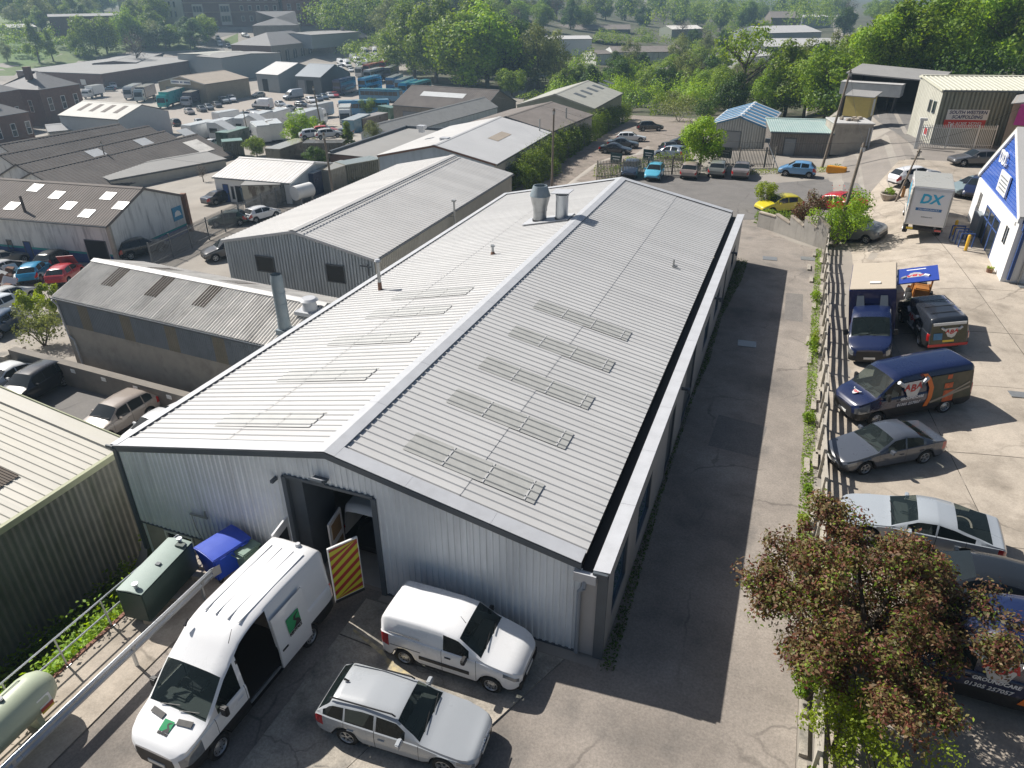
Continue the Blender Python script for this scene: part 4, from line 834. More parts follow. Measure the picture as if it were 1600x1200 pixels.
    for (k, a0, a1, f0, f1, m) in lights:
        n, d = (n0, d0) if k == 0 else (n1, d1); b0 = P(0, 0, ze) if k == 0 else P(0, hd, zr); s = sl if k == 0 else sl*back; hh = .06+(rib[1] if rib else .05)+.012; mb = MB()
        p = [b0+u*a+d*(s*f)+n*hh for a, f in ((a0, f0), (a1, f0), (a1, f1), (a0, f1))]; (ribbed(mb, b0+u*a0+d*(s*f0)+n*.075, u, d, n, a1-a0, s*(f1-f0), *rib) if rib and m is M_SKYD else mb.prism(p, n*.02)); bd(mb, 'rooflight', m)
    if not hip:
        c = cap or roof if not isinstance(roof, (list, tuple)) else roof[0]; c = cap or c; hh = .07+(rib[1] if rib else .05); mb = MB()
        for dd, sg, n in ((d0, -1, n0), (d1, 1, n1)): mb.prism([P(-over, hd, zr+hh), P(Ln+over, hd, zr+hh), P(Ln+over, hd, zr+hh)+dd*sg*.3, P(-over, hd, zr+hh)+dd*sg*.3], (0, 0, .03))
        bd(mb, 'ridge_cap', c)
        if fascia:
            for a in (-over-.03, Ln+over):
                for k in (0, 1):
                    b0, b1 = (0, hd) if k == 0 else (hd, dp); z0, z1 = gz(b0)+.07, gz(b1)+.07; bd(MB().prism([P(a, b0, z0), P(a, b1, z1), P(a, b1, z1-.2), P(a, b0, z0-.2)], u*.04), 'barge_board', fascia)
    if gut: bd(MB().prism([P(-over, -over-.1, ze-.12), P(Ln+over, -over-.1, ze-.12), P(Ln+over, -over-.1, ze-.02), P(-over, -over-.1, ze-.02)], v*.1), 'gutter', M_DGREY)
    if DBG: print('BLD', label[:50], 'len %.1f dep %.1f wall %.1f rise %.1f c %.0f %.0f' % (Ln, dp, ze-base, rs, o.location.x, o.location.y))
    for op in ops:
        if op[2] > ((Ln if op[0] < 2 else dp)-.15) or (op[5][0] != '=' and op[4] > ze-base+.6): continue
        k, a0, a1, z0, z1, kd = op[:6]; z0 += base if kd[0] != '=' else 0; z1 += base if kd[0] != '=' else 0; kd = kd.strip('=')
        if k == 0: Q = lambda a, z, e: P(a, -e, z); dr = -v
        elif k == 1: Q = lambda a, z, e: P(a, dp+e, z); dr = v
        elif k == 2: Q = lambda a, z, e: P(-e, a, z); dr = -u
        else: Q = lambda a, z, e: P(Ln+e, a, z); dr = u
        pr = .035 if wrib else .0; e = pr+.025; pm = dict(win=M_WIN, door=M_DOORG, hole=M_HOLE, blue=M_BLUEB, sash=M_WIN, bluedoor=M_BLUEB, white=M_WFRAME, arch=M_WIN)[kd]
        if kd == 'arch':
            pts = [Q(a0, z0, e), Q(a1, z0, e)]+[Q((a0+a1)/2+(a1-a0)/2*math.cos(t_), z1-(a1-a0)/2+(a1-a0)/2*math.sin(t_), e) for t_ in (0, .52, 1.05, 1.57, 2.09, 2.62, 3.14)]; f = bd(MB().prism(pts, dr*-.05), 'window', M_WIN)
            c_ = (a0+a1)/2; bd(MB().prism([Q(c_-.06, z0, e+.01), Q(c_+.06, z0, e+.01), Q(c_+.06, z1-.1, e+.01), Q(c_-.06, z1-.1, e+.01)], dr*.03), 'glazing_bar', M_WFRAME); continue
        fm = M_WFRAME if kd in ('sash', 'white') else M_DGREY; fr = MB(); w = .07 if kd != 'sash' else .1
        for s0, s1, y0, y1 in ((a0, a0+w, z0, z1), (a1-w, a1, z0, z1), (a0+w, a1-w, z1-w, z1), (a0+w, a1-w, z0, z0+w)): fr.prism([Q(s0, y0, e-.02), Q(s1, y0, e-.02), Q(s1, y1, e-.02), Q(s0, y1, e-.02)], dr*.05)
        if kd == 'sash': fr.prism([Q(a0+w, (z0+z1)/2-.05, e-.02), Q(a1-w, (z0+z1)/2-.05, e-.02), Q(a1-w, (z0+z1)/2+.05, e-.02), Q(a0+w, (z0+z1)/2+.05, e-.02)], dr*.045)
        nmn = 'window' if kd in ('win', 'sash') else 'doorway' if kd == 'hole' else 'door'; f = bd(fr, nmn, fm)
        mb = MB().prism([Q(a0+w, z0+w, e-.02), Q(a1-w, z0+w, e-.02), Q(a1-w, z1-w, e-.02), Q(a0+w, z1-w, e-.02)], dr*.02); bd(mb, 'pane' if nmn == 'window' else 'leaf' if nmn == 'door' else 'opening', pm, f)  # for open doorways a flat near-black pane stands for the shade inside
        f['_'] = 0; del f['_']
    for (a, b, h, w) in chim: z = gz(b) if not hip else zr-1; bd(MB().box(P(a, b, z+h/2-.3), (w, w, h+.6), math.atan2(u.y, u.x)).box(P(a, b, z+h+.05), (w+.12, w+.12, .1), math.atan2(u.y, u.x)), 'chimney', wall)
    return o, P, Ln, hd, dp, base, bd
def extra(r, nm, mb, m, par=None, smooth=False): return r[6](mb, nm, m, par or r[0], smooth)

# grey warehouse to the left, same alignment
b2 = bld('warehouse', 'smaller blue-grey clad warehouse left of the big one, with two windows in its gable', (585, 405), (799, 272), 1.0, (458, 361), 2.3, -5, rib=(.4, .035, 'trap'), sheetw=1.2, wrib=.25, roof=M_LROOF, fascia=M_FLASH, cat='warehouse', wallmats={0: M_BUFFW},
    ops=[(2, 2.4, 3.9, -1.05, .25, '=win'), (2, 8.2, 9.8, -1.0, .2, '=win')])
P2 = b2[1]
extra(b2, 'flue_pipe', MB().tube([P2(12, -.45, -.6), P2(12, -.45, 1.9)], .08, 10).box(P2(12, -.45, 2.0), (.3, .3, .12)).tube([P2(12, 0, .7), P2(12, -.45, .7)], .03), M_STEEL)
extra(b2, 'valley_flashing', MB().prism([P2(-.1, b2[3]-.75, 2.3+.03), P2(b2[2], b2[3]-.75, 2.33), P2(b2[2], b2[3]-.7, 2.33), P2(-.1, b2[3]-.7, 2.33)], (0, 0, .05)), M_DGREY)
extra(b2, 'wall_bracket', MB().box(P2(-.35, .5, .55), (.9, .08, .08)).box(P2(-.1, .5, .2), (.06, .06, .8)), M_DGREY)
# corrugated shed in front of it
b3 = bld('shed', 'low shed with a grey corrugated roof and streaked block wall, left of the big warehouse', (86, 463), (452, 546), .8, (158, 409), 2.0, -4.3, roof=M_FIB, rib=(.2, .07, 'sine'), sheetw=1.02, wall=M_BLOCK, cap=M_LROOF, fascia=M_LROOF, cat='shed', gut=True,
    lights=[(0, 2.35, 3.35, .45, .98, M_SKYD), (0, 6.0, 7.0, .42, .98, M_SKYD), (0, 9.7, 10.7, .42, .98, M_SKYD), (1, 3.5, 5, .2, .7, M_SKYD), (1, 9, 10.6, .3, .8, M_SKYD)])
P3, L3 = b3[1], b3[2]; a = 0.; M_BLUEC = mat('blue_grey_corrugated', (.19, .215, .24), .7, .2, var=.15, scale=1, stain=.4, sscale=1.2, sstretch=(2, 2, .3), scol=(.09, .11, .13)); M_YELC = mat('yellowed_sheet', (.22, .20, .155), .7, var=.15, stain=.4, scol=(.17, .15, .11))
i = 0
while a < L3-.1:
    mb = MB(); w = min(.88, L3-a); ribbed(mb, P3(a, -.03, -1.0), P3(1, 0, 0)-P3(0, 0, 0), (0, 0, 1), P3(0, -1, 0)-P3(0, 0, 0), w, 1.72, .146, .04, 'sine'); extra(b3, 'wall_sheet', mb, M_YELC if i in (2, 6, 10, 14) else M_BLUEC); a += .88; i += 1
extra(b3, 'downpipe', MB().tube([P3(.05, -.3, .7), P3(.15, -.12, .3), P3(.25, -.1, -1.7), P3(.6, -.1, -1.95), P3(.7, -.1, -4)], .06, 8), M_FLASH, smooth=40)
zf = .8; q = P3(L3-1.0, 1.0, 1.25)
extra(b3, 'flue', MB().box(q+Vector((.2, .1, -.1)), (1.0, 1.0, .5)).cyl(q, q+Vector((0, 0, .7)), .34, .32, 20).cyl(q+Vector((0, 0, .7)), q+Vector((0, 0, 2.75)), .31, .31, 20).cyl(q+Vector((0, 0, 1.5)), q+Vector((0, 0, 1.55)), .325, .325, 20).cyl(q+Vector((0, 0, 2.1)), q+Vector((0, 0, 2.15)), .325, .325, 20).cyl(q+Vector((0, 0, 2.75)), q+Vector((0, 0, 3.1)), .32, .27, 20, caps=False), M_FLUE, smooth=40)
q = P3(L3-.5, 2.55, 1.85); extra(b3, 'roof_ventilator', MB().cyl(q, q+Vector((0, 0, .55)), .45, .33, 18).cyl(q+Vector((0, 0, .62)), q+Vector((0, 0, .74)), .5, .36, 18).box(q, (1.2, 1.2, .2)), M_FLASH, smooth=40)
# cream building at the left edge
crm = thing('shed', 'cream ribbed-roof shed at the left edge with a dark corrugated side wall', 'shed'); XC, ZC, SC2 = -2.75, 1.15, .17; tc_ = math.atan(SC2)
y = -17.
while y < 2.0:
    m = ribbed(MB(), (0, 0, 0), (0, 1, 0), (-1, 0, 0), (0, 0, -1), 1, 10.5, 1/3, -.04); link('roof_sheet', m.mesh('roof_sheet', M_CREAM), crm, (XC-.02, y, ZC+random.uniform(0, .006)), (0, tc_, 0)); y += 1.
MB().prism([(XC+.02, 1.8, ZC+.06), (XC-10.5, 1.8, ZC+.06+10.5*SC2), (XC-10.5, 2.45, ZC+.08+10.5*SC2), (XC+.02, 2.45, ZC+.08)], (0, 0, .03)).build('verge_flashing', M_CREAM, crm); MB().box((XC-5.2, 2.47, ZC+.9), (10.5, .05, .5), M=Matrix.Translation((XC-5.2, 2.47, ZC+.8)) @ Matrix.Rotation(tc_, 4, 'Y')).build('barge_board', M_CFASC, crm)
MB().box((XC+.06, -7.3, ZC-.08), (.16, 19.4, .24)).build('fascia', M_CFASC, crm)
y = -17.
while y < 2.3:
    ribbed(MB(), (XC-.12, y, -4.6), (0, 1, 0), (0, 0, 1), (1, 0, 0), min(1., 2.3-y), ZC+4.5, .25, .06, 'sine').build('wall_sheet', M_CREAMW, crm); y += 1.
MB().box((XC-5.2, -7.3, -1.8), (9.9, 19.1, 5.6)).build('wall_core', M_CREAMW, crm)
for yy in (-2.2,): ribbed(MB(), (0, 0, 0), (0, 1, 0), (-1, 0, 0), (0, 0, -1), 1.3, 1.5, .11, -.03).build('rooflight', M_SKYD, crm, loc=(XC-1.55, yy, ZC+.05+1.55*SC2), rot=(0, tc_, 0))
# white garage with blue band
g5 = bld('garage', 'grubby white garage building with a blue band and a brown skylit roof', (-90, 332), (166, 353), -1.3, (258, 297), .7, -5.6, wall=M_WHITEW, roof=M_FIBB, rib=(.3, .04, 'sine'), sheetw=1.5, fascia=M_FIBB, cat='garage', gut=True,
    ops=[(0, 15.3, 17.6, .1, 2.9, 'hole'), (0, 8.3, 9.1, .1, 2.2, 'bluedoor'), (0, 6.4, 7.0, 1.2, 2.2, 'win')],
    lights=[(0, a, a+1.2, f, f+.2, M_SKYL) for a, f in ((6.2, .18), (9.6, .55), (12.0, .30), (15.0, .62), (14.6, .14), (6.5, .7), (17.2, .4))])
P5, L5, hd5, dp5, bs5 = g5[1:6]
for a0, a1 in ((0, 8.25), (9.15, 15.2), (17.7, L5)): extra(g5, 'painted_band', MB().prism([P5(a0, -.03, bs5), P5(a1, -.03, bs5), P5(a1, -.03, bs5+1.5), P5(a0, -.03, bs5+1.5)], (P5(0, .02, 0)-P5(0, 0, 0))), M_BLUEB); extra(g5, 'painted_line', MB().prism([P5(a0, -.035, bs5+1.5), P5(a1, -.035, bs5+1.5), P5(a1, -.035, bs5+1.68), P5(a0, -.035, bs5+1.68)], (P5(0, .02, 0)-P5(0, 0, 0))), M_TEAL)
extra(g5, 'painted_band', MB().prism([P5(L5+.01, dp5*.45, bs5), P5(L5+.01, dp5, bs5), P5(L5+.01, dp5, bs5+1.5), P5(L5+.01, dp5*.45, bs5+1.5)], (P5(.02, 0, 0)-P5(0, 0, 0))), M_BLUEB); extra(g5, 'painted_line', MB().prism([P5(L5+.012, dp5*.45, bs5+1.5), P5(L5+.012, dp5, bs5+1.5), P5(L5+.012, dp5, bs5+1.66), P5(L5+.012, dp5*.45, bs5+1.66)], (P5(.02, 0, 0)-P5(0, 0, 0))), M_TEAL)
extra(g5, 'corner_pillar', MB().box(P5(L5+.1, dp5-.2, -3.3), (.5, .5, 4.6), .3), M_RUST); extra(g5, 'corner_pillar', MB().box(P5(L5+.05, .1, -3.5), (.35, .3, 4.3), .3), M_BLOCK)
extra(g5, 'roof_pipe', MB().cyl(P5(8.7, .9, -1.0), P5(8.7, .9, .55), .13, .11, 10), M_FIBD)
sg = extra(g5, 'sign_board', MB().prism([P5(L5+.04, dp5-2.2, bs5+2.3), P5(L5+.04, dp5-.8, bs5+2.3), P5(L5+.04, dp5-.8, bs5+3.6), P5(L5+.04, dp5-2.2, bs5+3.6)], (P5(.03, 0, 0)-P5(0, 0, 0))), mat('sign_blue', (.05, .25, .42), .5, var=.2, scale=5))
extra(g5, 'sign_emblem', MB().prism([P5(L5+.08, dp5-2.0, bs5+2.7), P5(L5+.08, dp5-1.0, bs5+2.7), P5(L5+.08, dp5-1.15, bs5+3.1), P5(L5+.08, dp5-1.5, bs5+3.25), P5(L5+.08, dp5-1.85, bs5+3.1)], (P5(.01, 0, 0)-P5(0, 0, 0))), M_WFRAME, sg)
# saw row of dark gabled sheds
GZ = -3.2
for i, (Rl, Rr, hw, lb, lt) in enumerate((((0, 226), (185, 194), 5.5, 'dark corrugated shed roof at the back of the row', []), ((0, 242), (231, 197), 5.5, 'dark shed roof second from the back of the row', []), ((26, 257), (256, 205), 6., 'dark shed with a row of pale rooflights and a white lettered gable', [(0, 10+9*k, 12.4+9*k, .35, .9, M_SKYL) for k in range(5)]), ((50, 270), (306, 210), 6.5, 'dark stained shed roof at the front of the row', [(0, 24, 27, .3, .8, M_FIB), (0, 44, 46, .4, .85, M_FIBB)]))):
    Rl, Rr = U(*Rl, GZ), U(*Rr, GZ); u = (Rr-Rl).normalized(); v = Vector((-u.y, u.x, 0)); A = Rl-v*hw; B = Rr-v*hw; A.z = B.z = 0
    bld('saw_shed', lb, tuple(A), tuple(B), GZ-2.6, hw, GZ, wall=M_FIBB, roof=M_FIBD, rib=(.6, .05, 'tri'), wallmats={2: M_WHITEW}, lights=lt, cat='shed', group='dark gabled sheds in a row', fascia=M_FIBD)
bld('lean_to', 'long low shed with a flat pale grey roof behind the garage', (172, 282), (352, 249), -5.0, (316, 239), -4.6, wall=M_BUFFW, roof=M_FELT, cat='shed', back=.02)
# white office with white ribbed roof
b8 = bld('office', 'small white office with a white ribbed roof, blue door and dark windows', (334, 276.5), (452, 286), -2.3, (469.5, 253), -1.15, roof=mat('white_ribbed', (.68, .66, .63), .5, var=.06, stain=.3, sscale=1, scol=(.5, .44, .38)), rib=(.5, .03, 'trap'), sheetw=1.0, wall=M_WHITE, fascia=M_WFRAME, wallmats={3: M_GCLAD},
    ops=[(0, 1.0, 1.8, .4, 2.6, 'bluedoor'), (0, 2.7, 3.5, .4, 2.5, 'hole'), (0, 2.1, 2.5, .9, 2.4, 'win'), (0, 4.4, 6.2, 1.3, 2.3, 'win'), (0, 4.6, 5.6, 2.5, 3.2, 'bluedoor')])
b9 = bld('hall', 'light grey hall with four rooflights in its pale roof', (92, 180), (184, 187), -4.8, (217, 164), -3.0, wall=mat('pale_grey_wall', (.38, .41, .43), .7, var=.06), roof=mat('pale_beige_roof', (.47, .46, .42), .7, var=.08, stain=.2), cat='hall', lights=[(0, 2.5+3.2*k, 3.6+3.2*k, .35, .85, M_FIBB) for k in range(4)], ops=[(3, 12, 13.5, .3, 2.6, 'hole')])
bld('lean_to', 'low white-roofed annexe in front of the light grey hall', (76, 206), (140, 200), -7.4, (100, 193), -6.4, wall=M_BUFFW, roof=M_LROOF, cat='shed')
bld('brick_building', 'two-storey brown brick building with tall white windows and a slate roof', (60, 140), (123, 131), -2.6, 6., .6, wall=M_BRICK, roof=M_SLATE, hip=1, chim=[(3, 5, 2, 1.2)], ops=[(0, 1.5+3.6*k, 2.7+3.6*k, 3.6, 6.4, 'sash') for k in range(4)]+[(2, 3+3.2*k, 4.1+3.2*k, 3.4, 6., 'sash') for k in range(3)])
bld('brick_building', 'brown brick wing with a plain slate roof at the left edge', (-30, 186), (43, 174), -4.0, 5., -1.2, wall=M_BRICK, roof=M_SLATE, hip=1, chim=[(6, 5, 2, 1.1)], ops=[(0, 2+3.2*k, 3.1+3.2*k, 2.8, 5.2, 'sash') for k in range(4)])
bld('brick_building', 'grey-roofed brick house tucked behind the brick wing at far left', (-40, 150), (30, 139), -2.2, 5., .2, wall=M_BRICK, roof=M_SLATE, hip=1, ops=[(0, 2+3.5*k, 3+3.5*k, 3, 5.4, 'sash') for k in range(4)])
bld('factory', 'long low brick factory with a wide grey felt roof', (25, 111), (158, 116), -6.2, (115, 86), -5.4, back=.05, wall=M_BRICK, roof=M_FELT, ops=[(0, 38, 42, .3, 3.2, 'door'), (0, 26, 28, 1.4, 3.0, 'white')], cat='factory')
bld('factory', 'low brick range with a flat grey roof continuing behind the felt-roofed factory', (212, 98), (284, 73), -5.4, 7., -4.8, wall=M_BRICK, roof=M_FELT, ops=[(0, 4+5*k, 7+5*k, 1.2, 2.6, 'win') for k in range(6)], cat='factory')
b12 = bld('depot', 'tan depot building with a white sign board over its loading doors', (320, 132), (388, 122), -5.6, (252, 123), -3.9, wall=M_TANW, roof=M_TANR, cat='depot', fascia=M_LROOF, ops=[(2, 3, 6.5, .4, 4., 'door'), (2, 9.5, 14.5, .4, 4.2, 'door'), (2, 18, 22, .4, 4.2, 'hole'), (2, 25, 28, .4, 3.6, 'door')])
P12 = b12[1]; c = b12[3]; sb = extra(b12, 'sign_board', MB().prism([P12(-.15, c-3.6, -5.9), P12(-.15, c+3.6, -5.9), P12(-.15, c+3.6, -4.8), P12(-.15, c-3.6, -4.8)], (P12(.05, 0, 0)-P12(0, 0, 0))), M_WFRAME)
for k in range(15):
    if k not in (6, 9): extra(b12, 'sign_letter', MB().prism([P12(-.19, c+3.2-k*.45-.3, -5.55), P12(-.19, c+3.2-k*.45, -5.55), P12(-.19, c+3.2-k*.45, -5.15), P12(-.19, c+3.2-k*.45-.3, -5.15)], (P12(.02, 0, 0)-P12(0, 0, 0))), M_BLUEB, sb)
M_GMET = mat('grey_metal_wall', (.27, .30, .32), .6, .1, var=.07)
bld('metal_shed', 'tall grey metal-clad shed with dark corner strips', (306, 88), (345, 91), -3.4, (335, 80), -2.8, wall=M_GMET, roof=M_FELT, cat='shed', fascia=M_DGREY); bld('metal_shed', 'grey metal-clad shed with a pale flat roof right of the tall one', (347, 91), (412, 86), -3.6, (375, 80), -3.0, wall=M_GMET, roof=M_SAGER, cat='shed', fascia=M_DGREY)
bld('unit', 'workshop unit with a pale roof and a roller door', (400, 115), (434, 117.5), -5.6, (452.5, 98), -3.0, wall=M_GMET, roof=M_LROOF, ops=[(0, 2.2, 4.6, .3, 4, 'hole')], cat='workshop'); bld('unit', 'workshop unit with a dark slate-blue roof and an open doorway', (461.5, 119), (500.5, 121), -5.8, (520, 101), -3.0, wall=M_SHEDD, roof=M_SHEDR, ops=[(0, 3.6, 6.4, .3, 4.2, 'hole'), (0, .6, 3.2, .3, 4.2, 'door')], cat='workshop')
bld('old_hall', 'old stone hall with tall arched windows and a hipped slate roof', (423, 71.6), (510.5, 63), 6.0, 10., 10., gb=(423, 97), wall=M_STONE, roof=M_SLATE, hip=1, wallmats={2: M_BRICK}, cat='hall', ops=[(0, 3+4.7*k, 5.2+4.7*k, 1.2, 5.8, 'arch') for k in range(5)])
bld('old_hall', 'stone range with a low slate roof and a chimney, next to the arched hall', (513, 64), (578, 58), 5.4, 6., 8., gb=(513, 88), wall=M_STONE, roof=M_SLATE, cat='hall', chim=[(16, 5, 2.2, 1.2)], ops=[(0, 4+6*k, 5.4+6*k, 1.8, 4.4, 'win') for k in range(4)])
bld('pavilion', 'pyramid-roofed slate pavilion behind the arched hall', (394, 40), (466, 39), 5., 11., 10., gb=(430, 58), wall=M_STONE, roof=M_SLATE, hip=1.6, cat='hall'); bld('flat_shed', 'flat grey shed roof behind the stone range', (486, 55), (560, 50), 3.4, 10, 3.8, gb=(520, 62), wall=M_GMET, roof=M_FELT, cat='shed')
# tall brick apartment block at the top left
ap = bld('apartment_block', 'big brown brick apartment block with white bays, at the top left edge', tuple(G(292, 41)), tuple(G(440, 42)), 14., 8., 18., gb=(366, 41), wall=M_BRICK, roof=M_SLATE, hip=1, cat='apartments')
Pa, La = ap[1], ap[2]
ba = ap[5]+1.5; Pa0 = Pa; Pa = lambda a, b, z: Pa0(a, b, z+ba)
M_STONEW = mat('pale_stone', (.55, .52, .46), .85, var=.08)
for zz in (5.6, 9.4, 12.8): extra(ap, 'string_course', MB().prism([Pa(0, -.15, zz), Pa(La, -.15, zz), Pa(La, -.15, zz+.35), Pa(0, -.15, zz+.35)], Pa(0, .2, 0)-Pa(0, 0, 0)), M_BRICKB)
for a in (6, 17.5):
    extra(ap, 'bay', MB().prism([Pa(a-2.2, -.7, .6), Pa(a+2.2, -.7, .6), Pa(a+2.2, -.7, 9), Pa(a-2.2, -.7, 9)], Pa(0, .75, 0)-Pa(0, 0, 0)), M_STONEW)
    for zz in (2, 5.9):
        for k in range(3): extra(ap, 'window', MB().prism([Pa(a-1.8+1.25*k, -.74, zz), Pa(a-.75+1.25*k, -.74, zz), Pa(a-.75+1.25*k, -.74, zz+2.3), Pa(a-1.8+1.25*k, -.74, zz+2.3)], Pa(0, .04, 0)-Pa(0, 0, 0)), M_WIN)
for a in np.arange(24, La-2, 3.6):
    for zz in (2, 6.2, 10.2): 
        w_ = extra(ap, 'window', MB().prism([Pa(a, -.06, zz), Pa(a+1.5, -.06, zz), Pa(a+1.5, -.06, zz+2.2), Pa(a, -.06, zz+2.2)], Pa(0, .08, 0)-Pa(0, 0, 0)), M_STONEW); extra(ap, 'pane', MB().prism([Pa(a+.2, -.09, zz+.2), Pa(a+1.3, -.09, zz+.2), Pa(a+1.3, -.09, zz+2.), Pa(a+.2, -.09, zz+2.)], Pa(0, .04, 0)-Pa(0, 0, 0)), M_WIN, w_)
bld('apartment_block', 'pale rendered corner block with tall windows beside the brick apartments', tuple(G(258, 36)), tuple(G(290, 41)), 13, 6, 16, gb=(272, 38), wall=M_STONEW, roof=M_SLATE, hip=1, cat='apartments', ops=[(0, 1.5+3*k, 2.7+3*k, zz, zz+2.3, 'win') for k in range(3) for zz in (4.5, 8.3, 11.4)]); bld('apartment_block', 'red brick block with a row of tall white windows right of the brown apartments', tuple(G(446, 42)), tuple(G(502, 40)), 17, 7, 20, gb=(470, 42), wall=mat('red_brick_far', (.24, .11, .075), .9, var=.15, scale=2), roof=M_SLATE, hip=1, cat='apartments', ops=[(0, 2+4.2*k, 3.6+4.2*k, zz, zz+2.6, 'sash') for k in range(5) for zz in (4, 8.4, 12.6)])
bld('house', 'brown building in haze behind the trees at the top left', tuple(G(84, 58)), tuple(G(196, 54)), 7.5, 9., 8.2, gb=(130, 58), wall=M_BRICK, roof=M_FELT, cat='building'); bld('house', 'grey hazy building at the very top left corner', tuple(G(190, 30)), tuple(G(256, 30)), 8, 8., 10, gb=(220, 30), wall=M_BUFFW, roof=M_FELT)
bld('house', 'small pale outbuilding by the playing field at the far left', tuple(G(18, 57)), tuple(G(60, 52)), 3., 4., 4., gb=(40, 56), wall=M_BUFFW, roof=M_LROOF, cat='outbuilding')
# dark barn, long roofs behind the grey warehouse
b17 = bld('barn', 'barn with a big dark brown roof and one long white rooflight', (614, 164), (752, 174), -5.8, (639, 133), -2.6, wall=M_TIMB, roof=M_FIBD, rib=(.5, .05, 'tri'), cat='barn', fascia=M_DGREY, lights=[(0, 4.5, 15.5, .5, .72, M_SKYL)], ops=[(0, 2.5, 8.5, .3, 3.4, 'door')])
bld('long_shed', 'long low shed with a grey corrugated roof and a blue gable', (612, 213), (777, 167), -4.9, (591, 193), -3.2, wall=M_GCLAD, roof=mat('grey_asbestos', (.30, .30, .29), .9, var=.12, stain=.4, scol=(.2, .2, .19)), rib=(.5, .05, 'tri'), cat='shed', fascia=M_FLASH)
b19 = bld('flat_roof_block', 'flat-roofed brown block with a dark parapet and stained roof', (590, 248), (700, 206), -2.6, (520, 239), -2.5, back=.0, wall=M_BRICK, roof=M_FELT, cat='workshop', ops=[(2, 1.5, 5, .8, 2.4, 'win')])
P19, L19, d19 = b19[1], b19[2], b19[4]
for a0, a1, c0, c1 in ((0, L19, d19-.3, d19), (L19-.3, L19, 0, d19)): extra(b19, 'parapet', MB().prism([P19(a0, c0, -2.7), P19(a1, c0, -2.7), P19(a1, c1, -2.7), P19(a0, c1, -2.7)], (0, 0, .65)), M_DGREY)
M_PW = mat('patched_white_roof', (.50, .50, .50), .6, var=.1, scale=.4, stain=.5, sscale=.2, scol=(.33, .335, .34))
b20 = bld('workshop', 'long workshop with a patched white and grey roof behind the grey warehouse', (775, 257), (861, 207), -.6, (676, 229), 1.0, -5, wall=M_BUFFW, roof=[M_PW, M_LROOF], cat='workshop', fascia=M_RUST, ops=[(2, 6, 9, -3.5, -1.2, '=win')]+[(0, 3+6*k, 5.2+6*k, .6, 3.4, 'door') for k in range(4)], wallmats={2: M_GCLAD}, lights=[(0, 9, 14, .42, .6, M_TANR)])
P20 = b20[1]; 
for a, b in ((4, 8), (9, 13.5)): q = P20(a, b, .2+.06*b); extra(b20, 'roof_ventilator', bev(MB().box((0, 0, 0), (.9, .9, .35)).mesh('x', M_FLASH), .08) and MB().box(q+Vector((0, 0, .35)), (1.0, .9, .4)).box(q, (.6, .6, .6)), M_FLASH)
extra(b20, 'vent_pipe', MB().cyl(P20(20, 1.2, -.6), P20(20, 1.2, 1.3), .1, .1, 8), M_STEEL)
b20b = bld('workshop', 'workshop with a mottled brown-grey roof joined to the far end of the white-roofed one', (862, 206), (925, 180), -.5, (800, 180), 1.0, -6, wall=M_BUFFW, roof=M_FIBB, cat='workshop', fascia=M_DGREY, ops=[(0, 4+7*k, 6+7*k, .6, 3.4, 'door') for k in range(3)]); extra(b20b, 'vent_pipe', MB().cyl(b20b[1](9, 1.5, -.5), b20b[1](9, 1.5, 1.4), .12, .12, 8), M_STEEL)
bld('warehouse', 'sage-grey warehouse with a row of dark slot rooflights, beyond the workshops', (928, 170), (972, 146), -1.2, (859, 151), .8, -9, wall=M_GRNW, roof=M_SAGER, cat='warehouse', fascia=M_SAGER, lights=[(0, 5+4.2*k, 6.6+4.2*k, .45, .75, M_SHEDD) for k in range(6)])
# ------------------------------------------------------------------ buildings on the right and beyond the trees
M_TURQ = mat('turquoise_sheet', (.30, .40, .38), .7, var=.15, scale=1, stain=.5, sscale=1, scol=(.35, .36, .33)); M_STRB = mat('roof_blue', (.06, .20, .36), .5, var=.1); M_STRW = mat('roof_white', (.66, .67, .68), .5, var=.06)
b22 = bld('bungalow_shed', 'small pale shed with a blue and white striped roof and grey roller door', (1200, 200), (1219, 176), 2.0, 3.4, 3.1, -1.6, wall=mat('pale_shed_wall', (.46, .47, .45), .7, var=.08, stain=.25, scol=(.33, .33, .31)), roof=M_STRW, rib=(.3, .03, 'trap'), cat='shed', wrib=.3, fascia=M_STRB, ops=[(2, 3.0, 5.6, .3, 3.0, 'door')])
P22, L22, h22 = b22[1:4]; s22 = 1.0
for k in range(6):
    for sl_ in (0, 1):
        a = .3+k*L22/6; w = L22/12; p = [(a, 0.02), (a+w, 0.02), (a+w, .98), (a, .98)]
        mb = MB().prism([P22(q, (f*h22 if sl_ == 0 else h22+f*h22), (2+1.1*f if sl_ == 0 else 3.1-1.1*f)+.125) for q, f in p], (0, 0, .02)); extra(b22, 'blue_roof_strip', mb, M_STRB)
b23 = bld('corrugated_hut', 'weathered corrugated iron hut with a faded turquoise roof', (1206, 206), (1302, 209), 2.5, (1290, 188), 2.9, -.4, back=.05, wall=mat('grey_tin', (.27, .25, .23), .75, .2, var=.15, stain=.5, sscale=1.5, sstretch=(3, 3, .3), scol=(.17, .14, .12)), roof=M_TURQ, rib=(.25, .03, 'tri'), wrib=.25, cat='hut', sheetw=1.0, ops=[(0, 1.5, 2.8, .3, 2.3, 'door')])
